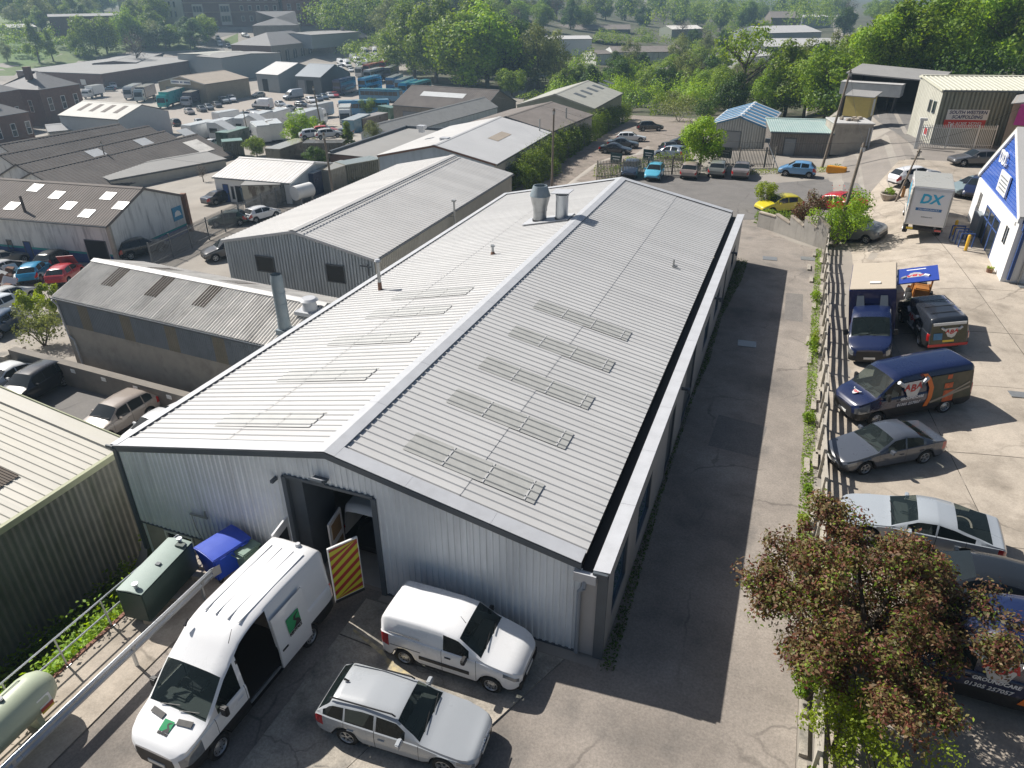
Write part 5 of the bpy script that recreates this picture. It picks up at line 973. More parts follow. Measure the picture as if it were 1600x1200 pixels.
# scaffolding yard: green building with the sign, open shed, huts
b25 = bld('scaffold_building', 'sage green clad building with the red and white scaffolding sign', (1475, 141), (1690, 143), 7.4, (1470, 119), 8.15, 1.2, wall=M_GRNW, roof=M_GRNR, rib=(.5, .05, 'trap'), sheetw=2., cat='building', wrib=.4, back=.1, fascia=M_GRNR, wallmats={2: mat('cream_panel', (.58, .57, .49), .6, var=.06)}, ops=[(2, .8, 1.5, 3.8, 5.0, 'win'), (2, 1.9, 2.6, 3.8, 5.0, 'win'), (0, 10, 16, .2, 3.5, 'bluedoor')])
P25 = b25[1]; uu = P25(1, 0, 0)-P25(0, 0, 0); nn = P25(0, -1, 0)-P25(0, 0, 0)
def signboard(r, parent_name, Q, w, h, m):
    return extra(r, parent_name, MB().prism([Q(0, 0), Q(w, 0), Q(w, h), Q(0, h)], nn*.04), m)
s1 = signboard(b25, 'sign_board', lambda a, z: P25(.9+a, -.06, 4.55+z), 4.1, 1.0, M_WFRAME); s2 = signboard(b25, 'sign_board', lambda a, z: P25(.8+a, -.06, 3.75+z), 4.1, .8, mat('sign_red', (.55, .04, .03), .5, var=.08))
M_TXB = mat('text_navy', (.02, .03, .12), .5, var=0); M_TXW = mat('text_white', (.8, .8, .8), .5, var=0); M_TXR = mat('text_red', (.55, .03, .03), .5, var=0); M_TXC = mat('text_cyan', (.02, .35, .55), .5, var=0); M_TXK = mat('text_black', (.02, .02, .02), .5, var=0)
ol = Vector(b25[0].location)
up_text('SOUTH WESTERN', .46, M_TXB, b25[0], P25(2.95, -.115, 5.27)-ol, uu, (0, 0, 1), shear=.15, bold=.012); up_text('SCAFFOLDING', .46, M_TXB, b25[0], P25(2.95, -.115, 4.82)-ol, uu, (0, 0, 1), shear=.15, bold=.012); up_text('Tel: 01305 257252', .44, M_TXW, b25[0], P25(2.85, -.115, 4.14)-ol, uu, (0, 0, 1), shear=.15, bold=.008)
extra(b25, 'notice', MB().prism([P25(-.06, 1.0, 2.6), P25(-.06, 2.2, 2.6), P25(-.06, 2.2, 3.6), P25(-.06, 1.0, 3.6)], uu*-.03), M_WFRAME); extra(b25, 'notice_emblem', MB().prism([P25(-.10, 1.25, 2.8), P25(-.10, 1.95, 2.8), P25(-.10, 1.95, 3.4), P25(-.10, 1.25, 3.4)], uu*-.01), M_TXR)
M_STEELD = mat('dark_frame_steel', (.06, .06, .06), .7, var=.2)
A = U(1316, 172, 1.6); B = U(1452, 180, 1.8); A.z = B.z = 0; u = (B-A).normalized(); v = Vector((-u.y, u.x, 0)); Lw = (B-A).length
os_ = thing('open_shed', 'open-fronted dark steel shed at the back of the scaffold yard', 'shed', A); q = lambda a, b, z: tuple(u*a+v*b+Vector((0, 0, z))); gz0 = 1.
MB().prism([q(0, 9, gz0), q(Lw, 9, gz0), q(Lw, 9, 6.0), q(0, 9, 6.4)], v*.2).build('back_wall', M_STEELD, os_); MB().prism([q(-.1, 0, gz0), q(-.1, 9, gz0), q(-.1, 9, 6.4), q(-.1, 0, 6.2)], u*.2).build('side_wall', M_DOORG, os_); MB().prism([q(Lw, 0, gz0), q(Lw, 9, gz0), q(Lw, 9, 6), q(Lw, 0, 5.7)], u*.2).build('side_wall', M_DOORG, os_)
MB().prism([q(-.4, -.6, 6.35), q(Lw+.3, -.6, 5.85), q(Lw+.3, 9.4, 6.2), q(-.4, 9.4, 6.75)], (0, 0, .15)).build('roof', M_FELT, os_)
for a in (0, Lw*.5, Lw): MB().prism([q(a-.12, -.1, gz0), q(a+.12, -.1, gz0), q(a+.12, -.1, 5.8), q(a-.12, -.1, 5.8)], v*.24).build('post', M_STEELD, os_)
o = thing('storage_cabin', 'long white steel cabin set high in front of the open shed', 'cabin', Vector(A)+u*3.4+v*-1.2+Vector((0, 0, 4.7)), math.atan2(u.y, u.x)); link('cabin_body', bev(MB().box((0, 0, 0), (7.6, 2.4, 1.5)).mesh('cabin_body', mat('cabin_white', (.52, .53, .53), .6, var=.12, stain=.4, scol=(.33, .34, .35))), .05), o); MB().box((0, 0, .79), (7.7, 2.5, .08)).build('cabin_roof', M_LROOF, o)
for a in (-3.2, 0, 3.2): MB().box((a, 0, -2.2), (.15, 2., 3.)).build('support_leg', M_STEELD, o)
A2 = G(1345, 200); o = thing('site_hut', 'pale yellow site hut with a grey mono-pitch roof beside the open shed', 'hut', (A2.x-.8, A2.y-2.0, A2.z), math.atan2(u.y, u.x)-.1); MB().box((0, 0, 2.9), (3.0, 2.4, 2.3)).build('hut_wall', mat('yellow_hut', (.50, .40, .13), .7, var=.1), o); MB().prism([(-1.6, -1.4, 4.05), (1.9, -1.4, 4.05), (1.9, 1.4, 4.45), (-1.6, 1.4, 4.45)], (0, 0, .1)).build('hut_roof', M_FELT, o); MB().box((0, .1, .9), (2.8, 2.2, 1.8)).build('hut_base', M_DOORG, o); MB().box((1.51, .3, 2.8), (.04, .8, 1.9)).build('hut_door', M_WFRAME, o)
A3 = U(1306, 193, 3.6); B3 = U(1366, 194, 3.6); A3.z = B3.z = 0; lw = (B3-A3).length; u3 = (B3-A3).normalized(); o = thing('block_store', 'low rendered block store with rubble on its flat roof at the yard entrance', 'store', A3, math.atan2(u3.y, u3.x)); MB().box((lw/2, 2, 1.9), (lw, 4, 3.3)).build('wall', M_BLOCK, o); MB().box((lw/2, 2, 3.6), (lw+.2, 4.2, .14)).build('roof', M_LROOF, o)
for k in range(7): link('rubble', bev(MB().box((0, 0, 0), (random.uniform(.4, .9), random.uniform(.3, .6), .25)).mesh('rubble', M_CONC), .05), o, (random.uniform(1, lw-.6), random.uniform(.5, 3), 3.8), (0, 0, random.random()*3))
for a in (lw-.1,): MB().box((a, -.08, 1.6), (.14, .1, 3.2)).box((a-.3, -.08, 1.6), (.1, .1, 3.2)).build('corner_pipe', M_FLASH, o)
# pink-signed brick building and the blue and white gabled building
def wallplane(N, Fp):
    u = (Fp-N); u.z = 0; L = u.length; u.normalize(); return u, Vector((u.y, -u.x, 0)), L
N = G(1562, 440); Fq = G(1511, 340); u, n, L = wallplane(N, Fq); zb = min(N.z, Fq.z)-.5
bb = thing('blue_gable_building', 'white shop with a bright blue tiled gable and glazed entrance, at the right edge', 'shop', (N.x, N.y, 0)); q = lambda a, d, z: tuple(u*a+n*d+Vector((0, 0, z))); zt = N.z+3.5
apx = Vector(U(1590, 226, N.z+7.8)); am = (Vector((apx.x, apx.y, 0))-Vector((N.x, N.y, 0))).dot(u); am = L*.52; zap = N.z+7.4
MB().prism([q(0, 0, zb), q(L, 0, zb), q(L, 0, zt), q(0, 0, zt)], -n*-.3).build('front_wall', M_WHITE, bb) if False else None
dirn = n if (Vector((1, 0, 0)).dot(n) > 0) else -n; inn = dirn; D = 14.
q = lambda a, d, z: tuple(u*a+inn*d+Vector((0, 0, z)))
MB().prism([q(0, 0, zb), q(L, 0, zb), q(L, 0, zt), q(0, 0, zt)], inn*.3).build('front_wall', M_WHITE, bb)
M_TILEB = mat('blue_tile', (.045, .13, .50), .3, var=.12, scale=1.2, coat=.3)
gb = MB().prism([q(0, .05, zt), q(L, .05, zt), q(am, .05, zap)], inn*.2).build('gable', M_TILEB, bb)
zz = zt+.12; k = 0
while zz < zap-.35:                                           # rows of glazed tiles, one strip per row
    f = (zz-zt)/(zap-zt); a0 = am*f+.12; a1 = L-(L-am)*f-.12
    if a1-a0 > .3: MB().prism([q(a0, .05, zz), q(a1, .05, zz), q(a1-.03, .05, zz+.17), q(a0+.03, .05, zz+.17)], inn*-.045).build('tile_row', M_TILEB, bb)
    zz += .21
for a, b in (((0, zt), (am, zap)), ((am, zap), (L, zt))): MB().prism([q(a[0], -.12, a[1]), q(b[0], -.12, b[1]), q(b[0], -.12, b[1]+.28), q(a[0], -.12, a[1]+.28)], inn*.25).build('barge_board', M_WFRAME, bb)
for s, e in (((0, zt), (am, zap)), ((L, zt), (am, zap))): MB().prism([q(s[0], -.1, s[1]+.28), q(e[0], -.1, e[1]+.28), q(e[0], D, e[1]+.28), q(s[0], D, s[1]+.28)], (0, 0, .12)).build('roof_slope', M_SAGER if s[0] else M_LROOF, bb)
MB().prism([q(0, .3, zb), q(0, D, zb), q(0, D, zt+.2), q(0, .3, zt+.2)], u*.25).build('side_wall', M_WHITE, bb); MB().box(q(-.12, .35, (zt+zb)/2+.4), (.16, .16, zt-zb-.6)).box(q(-.14, .35, zt-.1), (.34, .34, .5)).build('downpipe', M_BLUEB, bb); MB().tube([q(-.1, .9, zt-.1), q(-.1, .9, zb+.2)], .06, 8).build('vent_pipe', M_STEEL, bb)
# glazed entrance, windows, white letters and board on the gable
for a0, a1 in ((L*.30, L*.42), (L*.425, L*.53), (L*.535, L*.64)):
    f = MB(); e = .03
    for s0, s1, z0, z1 in ((a0, a0+.09, zb+.5, zt-.9), (a1-.09, a1, zb+.5, zt-.9), (a0, a1, zt-1.0, zt-.9), (a0, a1, zt-1.7, zt-1.62)): f.prism([q(s0, -e, z0), q(s1, -e, z0), q(s1, -e, z1), q(s0, -e, z1)], inn*.06)
    fr = f.build('door_frame', M_BLUEB, bb); MB().prism([q(a0+.08, -.012, zb+.5), q(a1-.08, -.012, zb+.5), q(a1-.08, -.012, zt-1.), q(a0+.08, -.012, zt-1.)], inn*.02).build('pane', M_WIN, fr)
for a0 in (L*.12, L*.8):
    for k in range(2): MB().prism([q(a0+k*.45, -.03, zt-1.7), q(a0+k*.45+.28, -.03, zt-1.7), q(a0+k*.45+.28, -.03, zt-.7), q(a0+k*.45, -.03, zt-.7)], inn*.05).build('window', M_WIN, bb)
MB().prism([q(L*.05, -.08, zt-.25), q(L*.95, -.08, zt-.25), q(L*.95, -.08, zt-.05), q(L*.05, -.08, zt-.05)], inn*.08).build('gutter', M_WFRAME, bb); bk = MB().prism([q(am-2.3, -.16, zt+.45), q(am+.1, -.16, zt+.45), q(am+.1, -.16, zt+1.7), q(am-2.3, -.16, zt+1.7)], inn*.1).build('sign_board', M_WFRAME, bb)
ri = -u; nq = lambda a, z: Vector(q(a, -.17, z))
for ch, a in (('D', am+.9), ('.', am+.45), ('D', am+.05), ('.', am-.4)): up_text(ch, 1.05, M_TXW, bb, nq(a, zt+2.3), ri, (0, 0, 1), ext=.06, bold=.02)
for k in range(4): MB().prism([q(am-2.1, -.175, zt+1.35-.22*k), q(am-.2-.2*(k % 2), -.175, zt+1.35-.22*k), q(am-.2-.2*(k % 2), -.175, zt+1.43-.22*k), q(am-2.1, -.175, zt+1.43-.22*k)], inn*.01).build('sign_line', M_DOORG, bb)
N2 = G(1557, 247); pk = thing('brick_shop', 'buff brick building with a bright pink sign at the right edge', 'shop', N2, R(-14)); MB().box((6, 5, 2.2), (12, 10, 5.8)).build('brick_wall', M_BRICKB, pk); MB().prism([(-.2, -.25, 5.05), (6, -.25, 6.3), (12.2, -.25, 5.05)], (0, 10.4, 0)).build('roof', M_FELT, pk)
for k in range(4): w_ = MB().box((1.25+k*.62, -.03, 1.6), (.58, .08, 2.8)).build('window_frame', M_WFRAME, pk); MB().box((1.25+k*.62, -.06, 2.2), (.48, .06, 1.3)).build('pane', M_WIN, w_); MB().box((1.25+k*.62, -.06, .8), (.48, .06, 1.0)).build('pane', M_WIN, w_)
sp = MB().prism([(.5, -.27, 3.2), (9, -.27, 3.2), (9, -.27, 5.6), (3.2, -.27, 5.6), (.6, -.27, 5.0)], (0, -.08, 0)).build('pink_sign', mat('sign_pink', (.50, .03, .25), .5, var=.12, scale=3), pk); up_text('Re', 1.5, M_TXW, pk, (2.3, -.37, 4.4), (1, 0, 0), (0, 0, 1), shear=.3, bold=.03); MB().box((3.2, -.37, 3.45), (3, .03, .25)).build('sign_strip', M_TXW, pk)
MB().box((4.6, -.05, 1.4), (1.2, .1, 2.8)).build('dark_door', M_HOLE, pk)
# distant sheds seen over the trees
far = [('distant shed with a pale roof in the gap left of the vans', (820, 62), (925, 61), -3.5, 9, -2.6, M_WHITE, M_LROOF), ('distant long shed with a grey-brown roof behind the parked vans', (958, 82), (1066, 81), -6.2, 9, -4.6, M_WHITEW, M_FIBB), ('low annexe at the left end of the long grey-brown shed', (932, 85), (957, 84), -6.6, 6, -5.6, M_WHITEW, M_FIBB), ('dim grey shed behind bare trees near the top edge', (852, 46), (985, 46), -5.2, 8, -3.0, M_SHEDD, M_FIBB), ('dim pale-roofed shed behind trees right of the grey one', (1050, 46), (1098, 45), -5, 8, -3.4, M_GRNW, M_FIB),
       ('far white warehouse roof at the upper right', (1196, 52), (1284, 50), -3, 14, -.6, M_GMET, M_LROOF), ('very long pale factory roof behind the tree belt', (1196, 73), (1428, 72), -4.4, 16, -2.4, M_SHEDD, M_LROOF), ('brown gabled shed roof near the top right', (1206, 28), (1252, 28), -2, 12, 1.5, M_FIBB, M_FIBB), ('cream warehouse at the far upper right', (1410, 31), (1600, 30), -1.2, 14, .8, M_GRNW, M_GRNR), ('hazy flat warehouse near the top edge on the right', (1255, 27), (1300, 26), -2.5, 12, -1.5, M_GMET, M_LROOF), ('far beige block with blue windows right of the round trees', (1430, 38), (1470, 38), -2.4, 10, -1.6, M_GMET, M_TANR),
       ('white gable building half hidden behind the tree with thin branches', (1168, 90), (1210, 86), -4, 8, -2.4, M_WHITE, M_LROOF), ('white-walled hut with a dark roof below the parked vans', (1052, 122), (1085, 108), -6.2, 5, -5.0, M_WHITE, M_FIBD), ('hazy grey shed at the left of the wooded belt', (795, 54), (818, 52), -4.5, 8, -3.8, M_GMET, M_FELT)]
for lb, a, b, ze, hd, zr, wm_, rm in far: bld('distant_shed', lb, a, b, ze, hd, zr, wall=wm_, roof=rm, cat='shed', ops=[(0, 5+7*k, 8+7*k, .5, 3, 'hole') for k in range(2)] if b[0]-a[0] > 60 else [])
# ------------------------------------------------------------------ vehicles: near ones first
WHITE, SILVER, DGREY, BLACK, NAVY = (.80, .80, .80), (.46, .48, .50), (.075, .08, .09), (.012, .012, .014), (.008, .016, .06)
def at(x, y, dz=.0): return (x, y, tz(x, y)+.014+dz)
def byhubs(kind, color, Rp, Fp, side, label, **k):
    """near-side hubs in the picture -> position and heading; side = +1 when the left flank faces us"""
    S = SPEC[kind]; r = S['r']; z = r
    for _ in range(4):
        Rw, Fw_ = U(*Rp, z), U(*Fp, z); m = (Rw+Fw_)/2; z = tz(m.x, m.y)+r
    f = (Fw_-Rw); f.z = 0; f.normalize(); l = Vector((-f.y, f.x, 0)); mid = (Rw+Fw_)/2-l*side*(S['W']/2-.12)
    off = S['L']/2-(S['fa']+S['ra'])/2                         # middle of the body relative to the middle of the wheelbase
    c = mid-f*off; return vehicle(kind, color, (c.x, c.y, tz(c.x, c.y)+.014), math.atan2(f.y, f.x), label, **k)
def bypts(kind, color, Rp, Fp, label, **k):
    """ground points under tail and nose"""
    A, B = G(*Rp), G(*Fp); c = (A+B)/2; return vehicle(kind, color, (c.x, c.y, tz(c.x, c.y)+.014), math.atan2(B.y-A.y, B.x-A.x), label, **k)
def on(p, name, mb, m, smooth=False): return mb.build(name, m, p, smooth)
# 1 white high-roof van, side door slid back, rear doors open
SPEC['openvan'] = dict(SPEC['van'], open=[(2.18, 3.42, 1, 1, 5)], extra=[2.18, 3.42], open_back=True, doors=[(1.08, 2.10)])
wv = vehicle('openvan', WHITE, (8.2, -4.3, .014), R(-91), 'white high-roof van with its side door slid open, front centre-left', cat='van', name='parked_van', lod=0, style='steel', glass=GLASSC)
LV, WV, HV = 5.98, 2.06, 2.74
def chev(mb, c, ux, uz, w, h, n): pass
M_CY = mat('chevron_yellow', (.62, .58, .03), .45, var=.05); M_CR = mat('chevron_red', (.40, .03, .02), .45, var=.05); M_LIN = mat('brown_lining', (.30, .19, .09), .8, var=.15); M_VANW = mat('van_white', (.8, .8, .8), .3, var=.03, coat=.7)
M_GRN = mat('emblem_green', (.01, .28, .10), .4, var=.05)
# slid door, proud of the flank
sd = MB(); pr = []; 
for z, y in ((.52, 1.03), (.95, 1.045), (1.25, 1.04), (1.36, 1.03), (2.15, .955), (2.30, .93)): pr.append((y+.05, z))
for (y0, z0), (y1, z1) in zip(pr[:-1], pr[1:]): sd.quad((LV/2-3.42, y0, z0), (LV/2-4.72, y0, z0), (LV/2-4.72, y1, z1), (LV/2-3.42, y1, z1)); sd.quad((LV/2-3.42, y0-.05, z0), (LV/2-3.42, y0, z0), (LV/2-3.42, y1, z1), (LV/2-3.42, y1-.05, z1)); sd.quad((LV/2-4.72, y0, z0), (LV/2-4.72, y0-.05, z0), (LV/2-4.72, y1-.05, z1), (LV/2-4.72, y1, z1))
sdo = link('sliding_door', sd.mesh('sliding_door', M_VANW, 30), wv)
MB().box((LV/2-3.62, 1.1, 1.12), (.22, .03, .05)).build('handle', TRIM, sdo); MB().box((LV/2-4.07, 1.06, .60), (1.3, .03, .16)).build('door_cladding', TRIM, sdo)
def emblem(par, o, right, up, s, txt='RENTALS'):
    right, up = Vector(right).normalized(), Vector(up).normalized(); n = right.cross(up); o = Vector(o); Q = lambda a, b, e=0.: o+right*a*s+up*b*s+n*e
    MB().prism([Q(-.5, -.4), Q(.5, -.4), Q(.5, .5), Q(-.5, .5)], n*.006).build('emblem', M_GRN, par)
    m = MB(); pts = [(-.15, -.4), (.1, -.4), (.2, -.1), (-.05, .15), (.1, .3), (.4, .38), (.42, .32), (.2, .22), (.15, .12), (.42, -.05), (.5, -.4)]; m.poly([Q(a, b, .009) for a, b in [(-.15, -.4), (.5, -.4), (.42, -.08), (.15, .12), (-.02, .12), (.18, -.1)]]); m.poly([Q(a, b, .009) for a, b in [(-.02, .12), (.15, .12), (.22, .24), (.42, .33), (.38, .38), (.05, .3)]]); m.build('emblem_road', M_TXK, par)
    up_text(txt, .24*s, M_TXK, par, Q(0, -.55, .006), right, up, ext=.003, bold=.006)
emblem(wv, (LV/2-4.12, 1.075, 1.62), (-1, 0, 0), (0, -.1, 1), .52)
emblem(wv, (LV/2-.50, .02, 1.27), (0, 1, 0), (-.92, 0, .38), .30)
for sy in (.42, -.42): MB().box(None, (.14, .42, .02), M=Matrix.Translation((LV/2-.70, sy, 1.335)) @ Matrix.Rotation(R(17), 4, 'Y') @ Matrix.Rotation(R(8 if sy > 0 else -8), 4, 'Z')).build('bonnet_vent', TRIM, wv)
# load bay
lb = MB().box((-.85, 0, .60), (4.0, 1.8, .06)); on(wv, 'load_floor', lb, M_STEEL); on(wv, 'bulkhead', MB().box((LV/2-2.14, 0, 1.38), (.05, 1.8, 1.55)), DARKIN); on(wv, 'bay_lining', MB().box((-1.0, -.93, 1.35), (3.6, .03, 1.3)), M_LIN)
on(wv, 'sill_step', MB().box((LV/2-2.8, .93, .56), (1.22, .16, .05)), M_GALV)
# rear doors: right one swung out with chevrons, left one folded back
def reardoor(par, hinge, ang, w, z0, z1, flip, outer=True, ch=True):
    o = link('rear_door', MB().box((flip*w/2, 0, (z0+z1)/2), (w, .06, z1-z0)).mesh('rear_door', M_VANW), par, hinge, (0, 0, ang)); e = -.034 if outer else .034
    if ch:
        bm = bmesh.new(); k = -w
        MB().prism([(flip*.03, e, z0+.12), (flip*(w-.03), e, z0+.12), (flip*(w-.03), e, z1-.05), (flip*.03, e, z1-.05)], (0, e*.1, 0)).build('chevron_panel', M_CY, o)
        t = z0-.4
        while t < z1+.2:
            P = [(.03, t), (w-.03, t+.62), (w-.03, t+.78), (.03, t+.16)]; lo_, hi_ = z0+.12, z1-.05; P = [(a, min(max(b, lo_), hi_)) for a, b in P]
            if P[2][1]-P[1][1] > .02 or P[3][1]-P[0][1] > .02: MB().prism([(flip*a, e*1.12, b) for a, b in P], (0, e*.08, 0)).build('chevron', M_CR, o)
            t += .34
    MB().box((flip*w/2, -e, (z0+z1)/2+.35), (w*.7, .02, .6)).box((flip*w/2, -e, z0+.35), (w*.75, .02, .5)).build('door_lining', M_LIN if outer else DARKIN, o)
    MB().box((flip*w/2, e, z0+.04), (w, .02, .1)).build('door_foot', TRIM, o); return o
reardoor(wv, (-LV/2-.02, .98, 0), R(-62), .9, .62, 2.55, 1) if False else None
d1 = reardoor(wv, (-LV/2-.03, .99, 0), R(148), .95, .5, 2.62, 1, True); d2_ = reardoor(wv, (-LV/2-.03, -.99, 0), R(190), .92, .6, 2.5, 1, False, False)
for sy in (.55, .2, -.2, -.55): on(wv, 'roof_rib', bev(MB().box((0, 0, 0), (3.6, .1, .02)).mesh('r', PAINT), .008) and MB().box((-1.15, sy, HV-.018), (2.7, .07, .024)), M_VANW)
on(wv, 'roof_beacon', MB().cyl((-2.75, .2, HV-.02), (-2.75, .2, HV+.06), .09, .07, 12), M_FLASH); on(wv, 'aerial', MB().cyl((.75, .7, HV-.15), (.55, .7, HV+.15), .01, .006, 5).cyl((.75, -.7, HV-.12), (.6, -.7, HV), .05, .02, 6), TRIM)
# 2 van parked inside the doorway
iv = vehicle('lowvan', (.6, .62, .62), (9.12, 3.75, .03), R(90), 'white van reversed into the warehouse doorway with its rear doors open', cat='van', name='parked_van', lod=1, style='steel', S=dict(SPEC['lowvan'], open_back=True), key='backopen')
on(iv, 'load_floor', MB().box((-1.2, 0, .62), (3.0, 1.8, .05)), DARKIN); on(iv, 'bulkhead', MB().box((.4, 0, 1.4), (.05, 1.9, 1.6)), M_LIN)
reardoor(iv, (-2.78, .98, 0), R(190), .92, .55, 2.15, 1, True, False); reardoor(iv, (-2.78, -.98, 0), R(182), .9, .55, 2.15, 1, False, True)
# 3, 4 the small white van and the silver estate
sv = byhubs('smallvan', WHITE, (630, 1025), (770, 1070), -1, 'small white panel van parked against the cladding of the warehouse', cat='van', name='parked_van', lod=0, style='steel', glass=GLASSC)
on(sv, 'side_moulding', bev(MB().box((-.15, -.935, .62), (1.7, .03, .12)).mesh('m', TRIM), .01) and MB().box((-.1, -.925, .60), (1.6, .035, .12)), TRIM)
on(sv, 'rear_seam', MB().box((-1.35, -.905, 1.28), (1.0, .02, .015)).box((-1.35, -.925, .80), (1.0, .02, .015)), GREYPL); on(sv, 'aerial', MB().cyl((.35, -.25, 1.79), (.2, -.25, 2.0), .01, .006, 5), TRIM); on(sv, 'bumper', bev(MB().box((2.16, 0, .40), (.12, 1.5, .3)).mesh('b', TRIM), .04) and MB().box((2.15, 0, .40), (.10, 1.4, .26)), TRIM)
es = byhubs('estate', (.37, .39, .41), (542, 1150), (694, 1197), -1, 'silver estate car with roof rails at the front of the picture', name='parked_car', lod=0, glass=GLASSC)
es.scale = sv.scale = (.95, .95, .95)
for sy in (.6, -.6): on(es, 'roof_rail', MB().tube([(.1, sy, 1.43), (.0, sy, 1.49), (-1.7, sy, 1.46), (-1.8, sy, 1.40)], .022, 6), TRIM)
on(es, 'shark_fin', MB().prism([(-1.55, -.02, 1.44), (-1.72, -.02, 1.44), (-1.70, -.02, 1.50)], (0, .04, 0)), TRIM); on(es, 'grille_badge', MB().cyl((2.29, 0, .62), (2.33, 0, .62), .09, .09, 16), CHROME); on(es, 'grille_bar', MB().box((2.31, 0, .56), (.02, .7, .03)).box((2.31, 0, .66), (.02, .7, .03)), CHROME)
# right-hand yard
sa = byhubs('saloon', (.07, .08, .10), (1444, 715), (1350, 730), 1, 'dark grey saloon car nose-in to the timber fence', lod=0, glass=GLASSC)
au = vehicle('fastback', (.33, .36, .39), (lambda P_, Q_: at(*((P_+Q_)/2).xy))(G(1536, 846), G(1322, 836)), R(178), 'silver fastback car half under the copper-leaved tree', lod=0, glass=GLASSC)
mb_ = vehicle('hatch', (.015, .018, .022), (lambda P_: at(*P_.xy))(G(1515, 935)), R(180), 'black car showing only its roof behind the copper-leaved tree', lod=1)
# liveried navy vans
M_SILV = mat('emblem_silver', (.52, .53, .54), .4, .3, var=.15, scale=6); M_ERED = mat('emblem_red', (.50, .02, .02), .4, var=.08); M_ORA = mat('livery_orange', (.72, .16, .01), .4, var=.05)
M_PHOTO = mat('livery_photo', (.035, .05, .02), .45, var=.5, scale=2.2, c2=(.10, .085, .05), stain=.8, sscale=2.2, scol=(.02, .02, .018)); M_LOG = mat('livery_wood', (.33, .28, .22), .5, var=.2)
def crest(par, o, right, up, s, word='GROUNDCARE'):
    right, up = Vector(right).normalized(), Vector(up).normalized(); n = right.cross(up); o = Vector(o); Q = lambda a, b, e=0.: o+right*a*s+up*b*s+n*e
    MB().prism([Q(a, b) for a, b in ((-.62, .38), (.62, .42), (.3, -.42), (.05, -.56), (-.28, -.42))], n*.008).build('crest_shield', M_SILV, par)
    for sx in (-1, 1): MB().cyl(Q(sx*.86, .50, .01), Q(sx*.58, .26, .01), .11*s, .11*s, 8).build('crest_scroll', M_SILV, par)
    for ch, a, b, z in (('A', -.34, .1, .46), ('B', .0, .02, .56), ('A', .36, .12, .46)): up_text(ch, z*s, M_ERED, par, Q(a, b, .011), right, up, ext=.004, shear=.2, bold=.02*s)
    up_text(word, .2*s, M_TXW, par, Q(0, -.52, .014), right, up, ext=.003, shear=.2, bold=.005)
def livery(v, S, sd, x0, x1, photo=True):
    """emblem, orange sash and woodland picture on one flank"""
    W2 = S['W']/2+.012; up = (0, -sd*.10, 1); rt_ = (-sd, 0, 0); L = S['L']
    if photo:
        z1 = min(S['H']-.32, 2.2); yt = W2-.1*max(0, z1-1.34)
        MB().poly([(x, y, z) for x, y, z in ((x0-.25, sd*W2, .72), (x1, sd*W2, .72), (x1, sd*(W2-.002), 1.34), (x0-.25, sd*(W2-.002), 1.34))]).poly([(x0-.25, sd*(W2-.002), 1.34), (x1, sd*(W2-.002), 1.34), (x1, sd*yt, z1), (x0-.25, sd*yt, z1)]).build('picture_wrap', M_PHOTO, v)
        m = MB(); xm = x0-.9
        for (a, b, c, d) in ((xm-.25, .95, .5, .55), (xm-.2, 1.45, .4, .25), (xm-.22, 1.85, .22, .2)): m.box((a, sd*(W2+.004-.1*max(0, b-1.34)), b), (c, .012, d))
        m.build('picture_figure_shape', mat('livery_orange_suit', (.55, .10, .02), .5, var=.5, scale=8), v); MB().box(None, (1.9, .012, .10), M=Matrix.Translation(((x0+x1)/2-.1, sd*(W2+.008), 1.0)) @ Matrix.Rotation(sd*R(14), 4, 'Y')).box(None, (1.5, .012, .08), M=Matrix.Translation(((x0+x1)/2-.3, sd*(W2+.009), 1.16)) @ Matrix.Rotation(sd*R(24), 4, 'Y')).build('picture_log_shape', M_LOG, v)
    m = MB(); pts = [(x0+.02, .62), (x0-.14, 1.0), (x0-.16, 1.5), (x0+.02, 1.95), (x0+.22, 2.2)]
    for (xa, za), (xb, zb) in zip(pts[:-1], pts[1:]): ya, yb = (sd*(W2+.01-.1*max(0, z-1.34)) for z in (za, zb)); m.poly([(xa, ya, za), (xa-.22, ya, za), (xb-.22, yb, zb), (xb, yb, zb)])
    m.build('orange_sash', M_ORA, v); crest(v, (x0+.65, sd*(W2-.01), 1.62), rt_, up, .8)
    up_text('01305 257057', .19, M_TXW, v, (x0+.75, sd*(W2+.01), .92), rt_, (0, 0, 1), shear=.2, bold=.003)
nv = byhubs('lowvan', NAVY, (1485, 637), (1358, 652), 1, 'navy van with a crest and woodland picture on its side, nose to the fence', cat='van', name='parked_van', lod=0, style='steel', glass=GLASSC)
livery(nv, SPEC['lowvan'], 1, -.35, -2.6); crest(nv, (2.25, 0, 1.32), (0, 1, 0), (-.9, 0, .4), .28, ''); up_text('H', .2, M_TXW, nv, (1.35, 1.02, .85), (-1, 0, 0), (0, 0, 1)); 
nf = vehicle('van', NAVY, (lambda P_: at(*P_.xy))(G(1552, 1072)), R(180), 'navy van with a large crest, partly hidden by the copper-leaved tree at lower right', cat='van', name='parked_van', lod=0, style='steel', glass=GLASSC, S=SPEC['van'])
livery(nf, SPEC['van'], 1, -.2, -2.8)
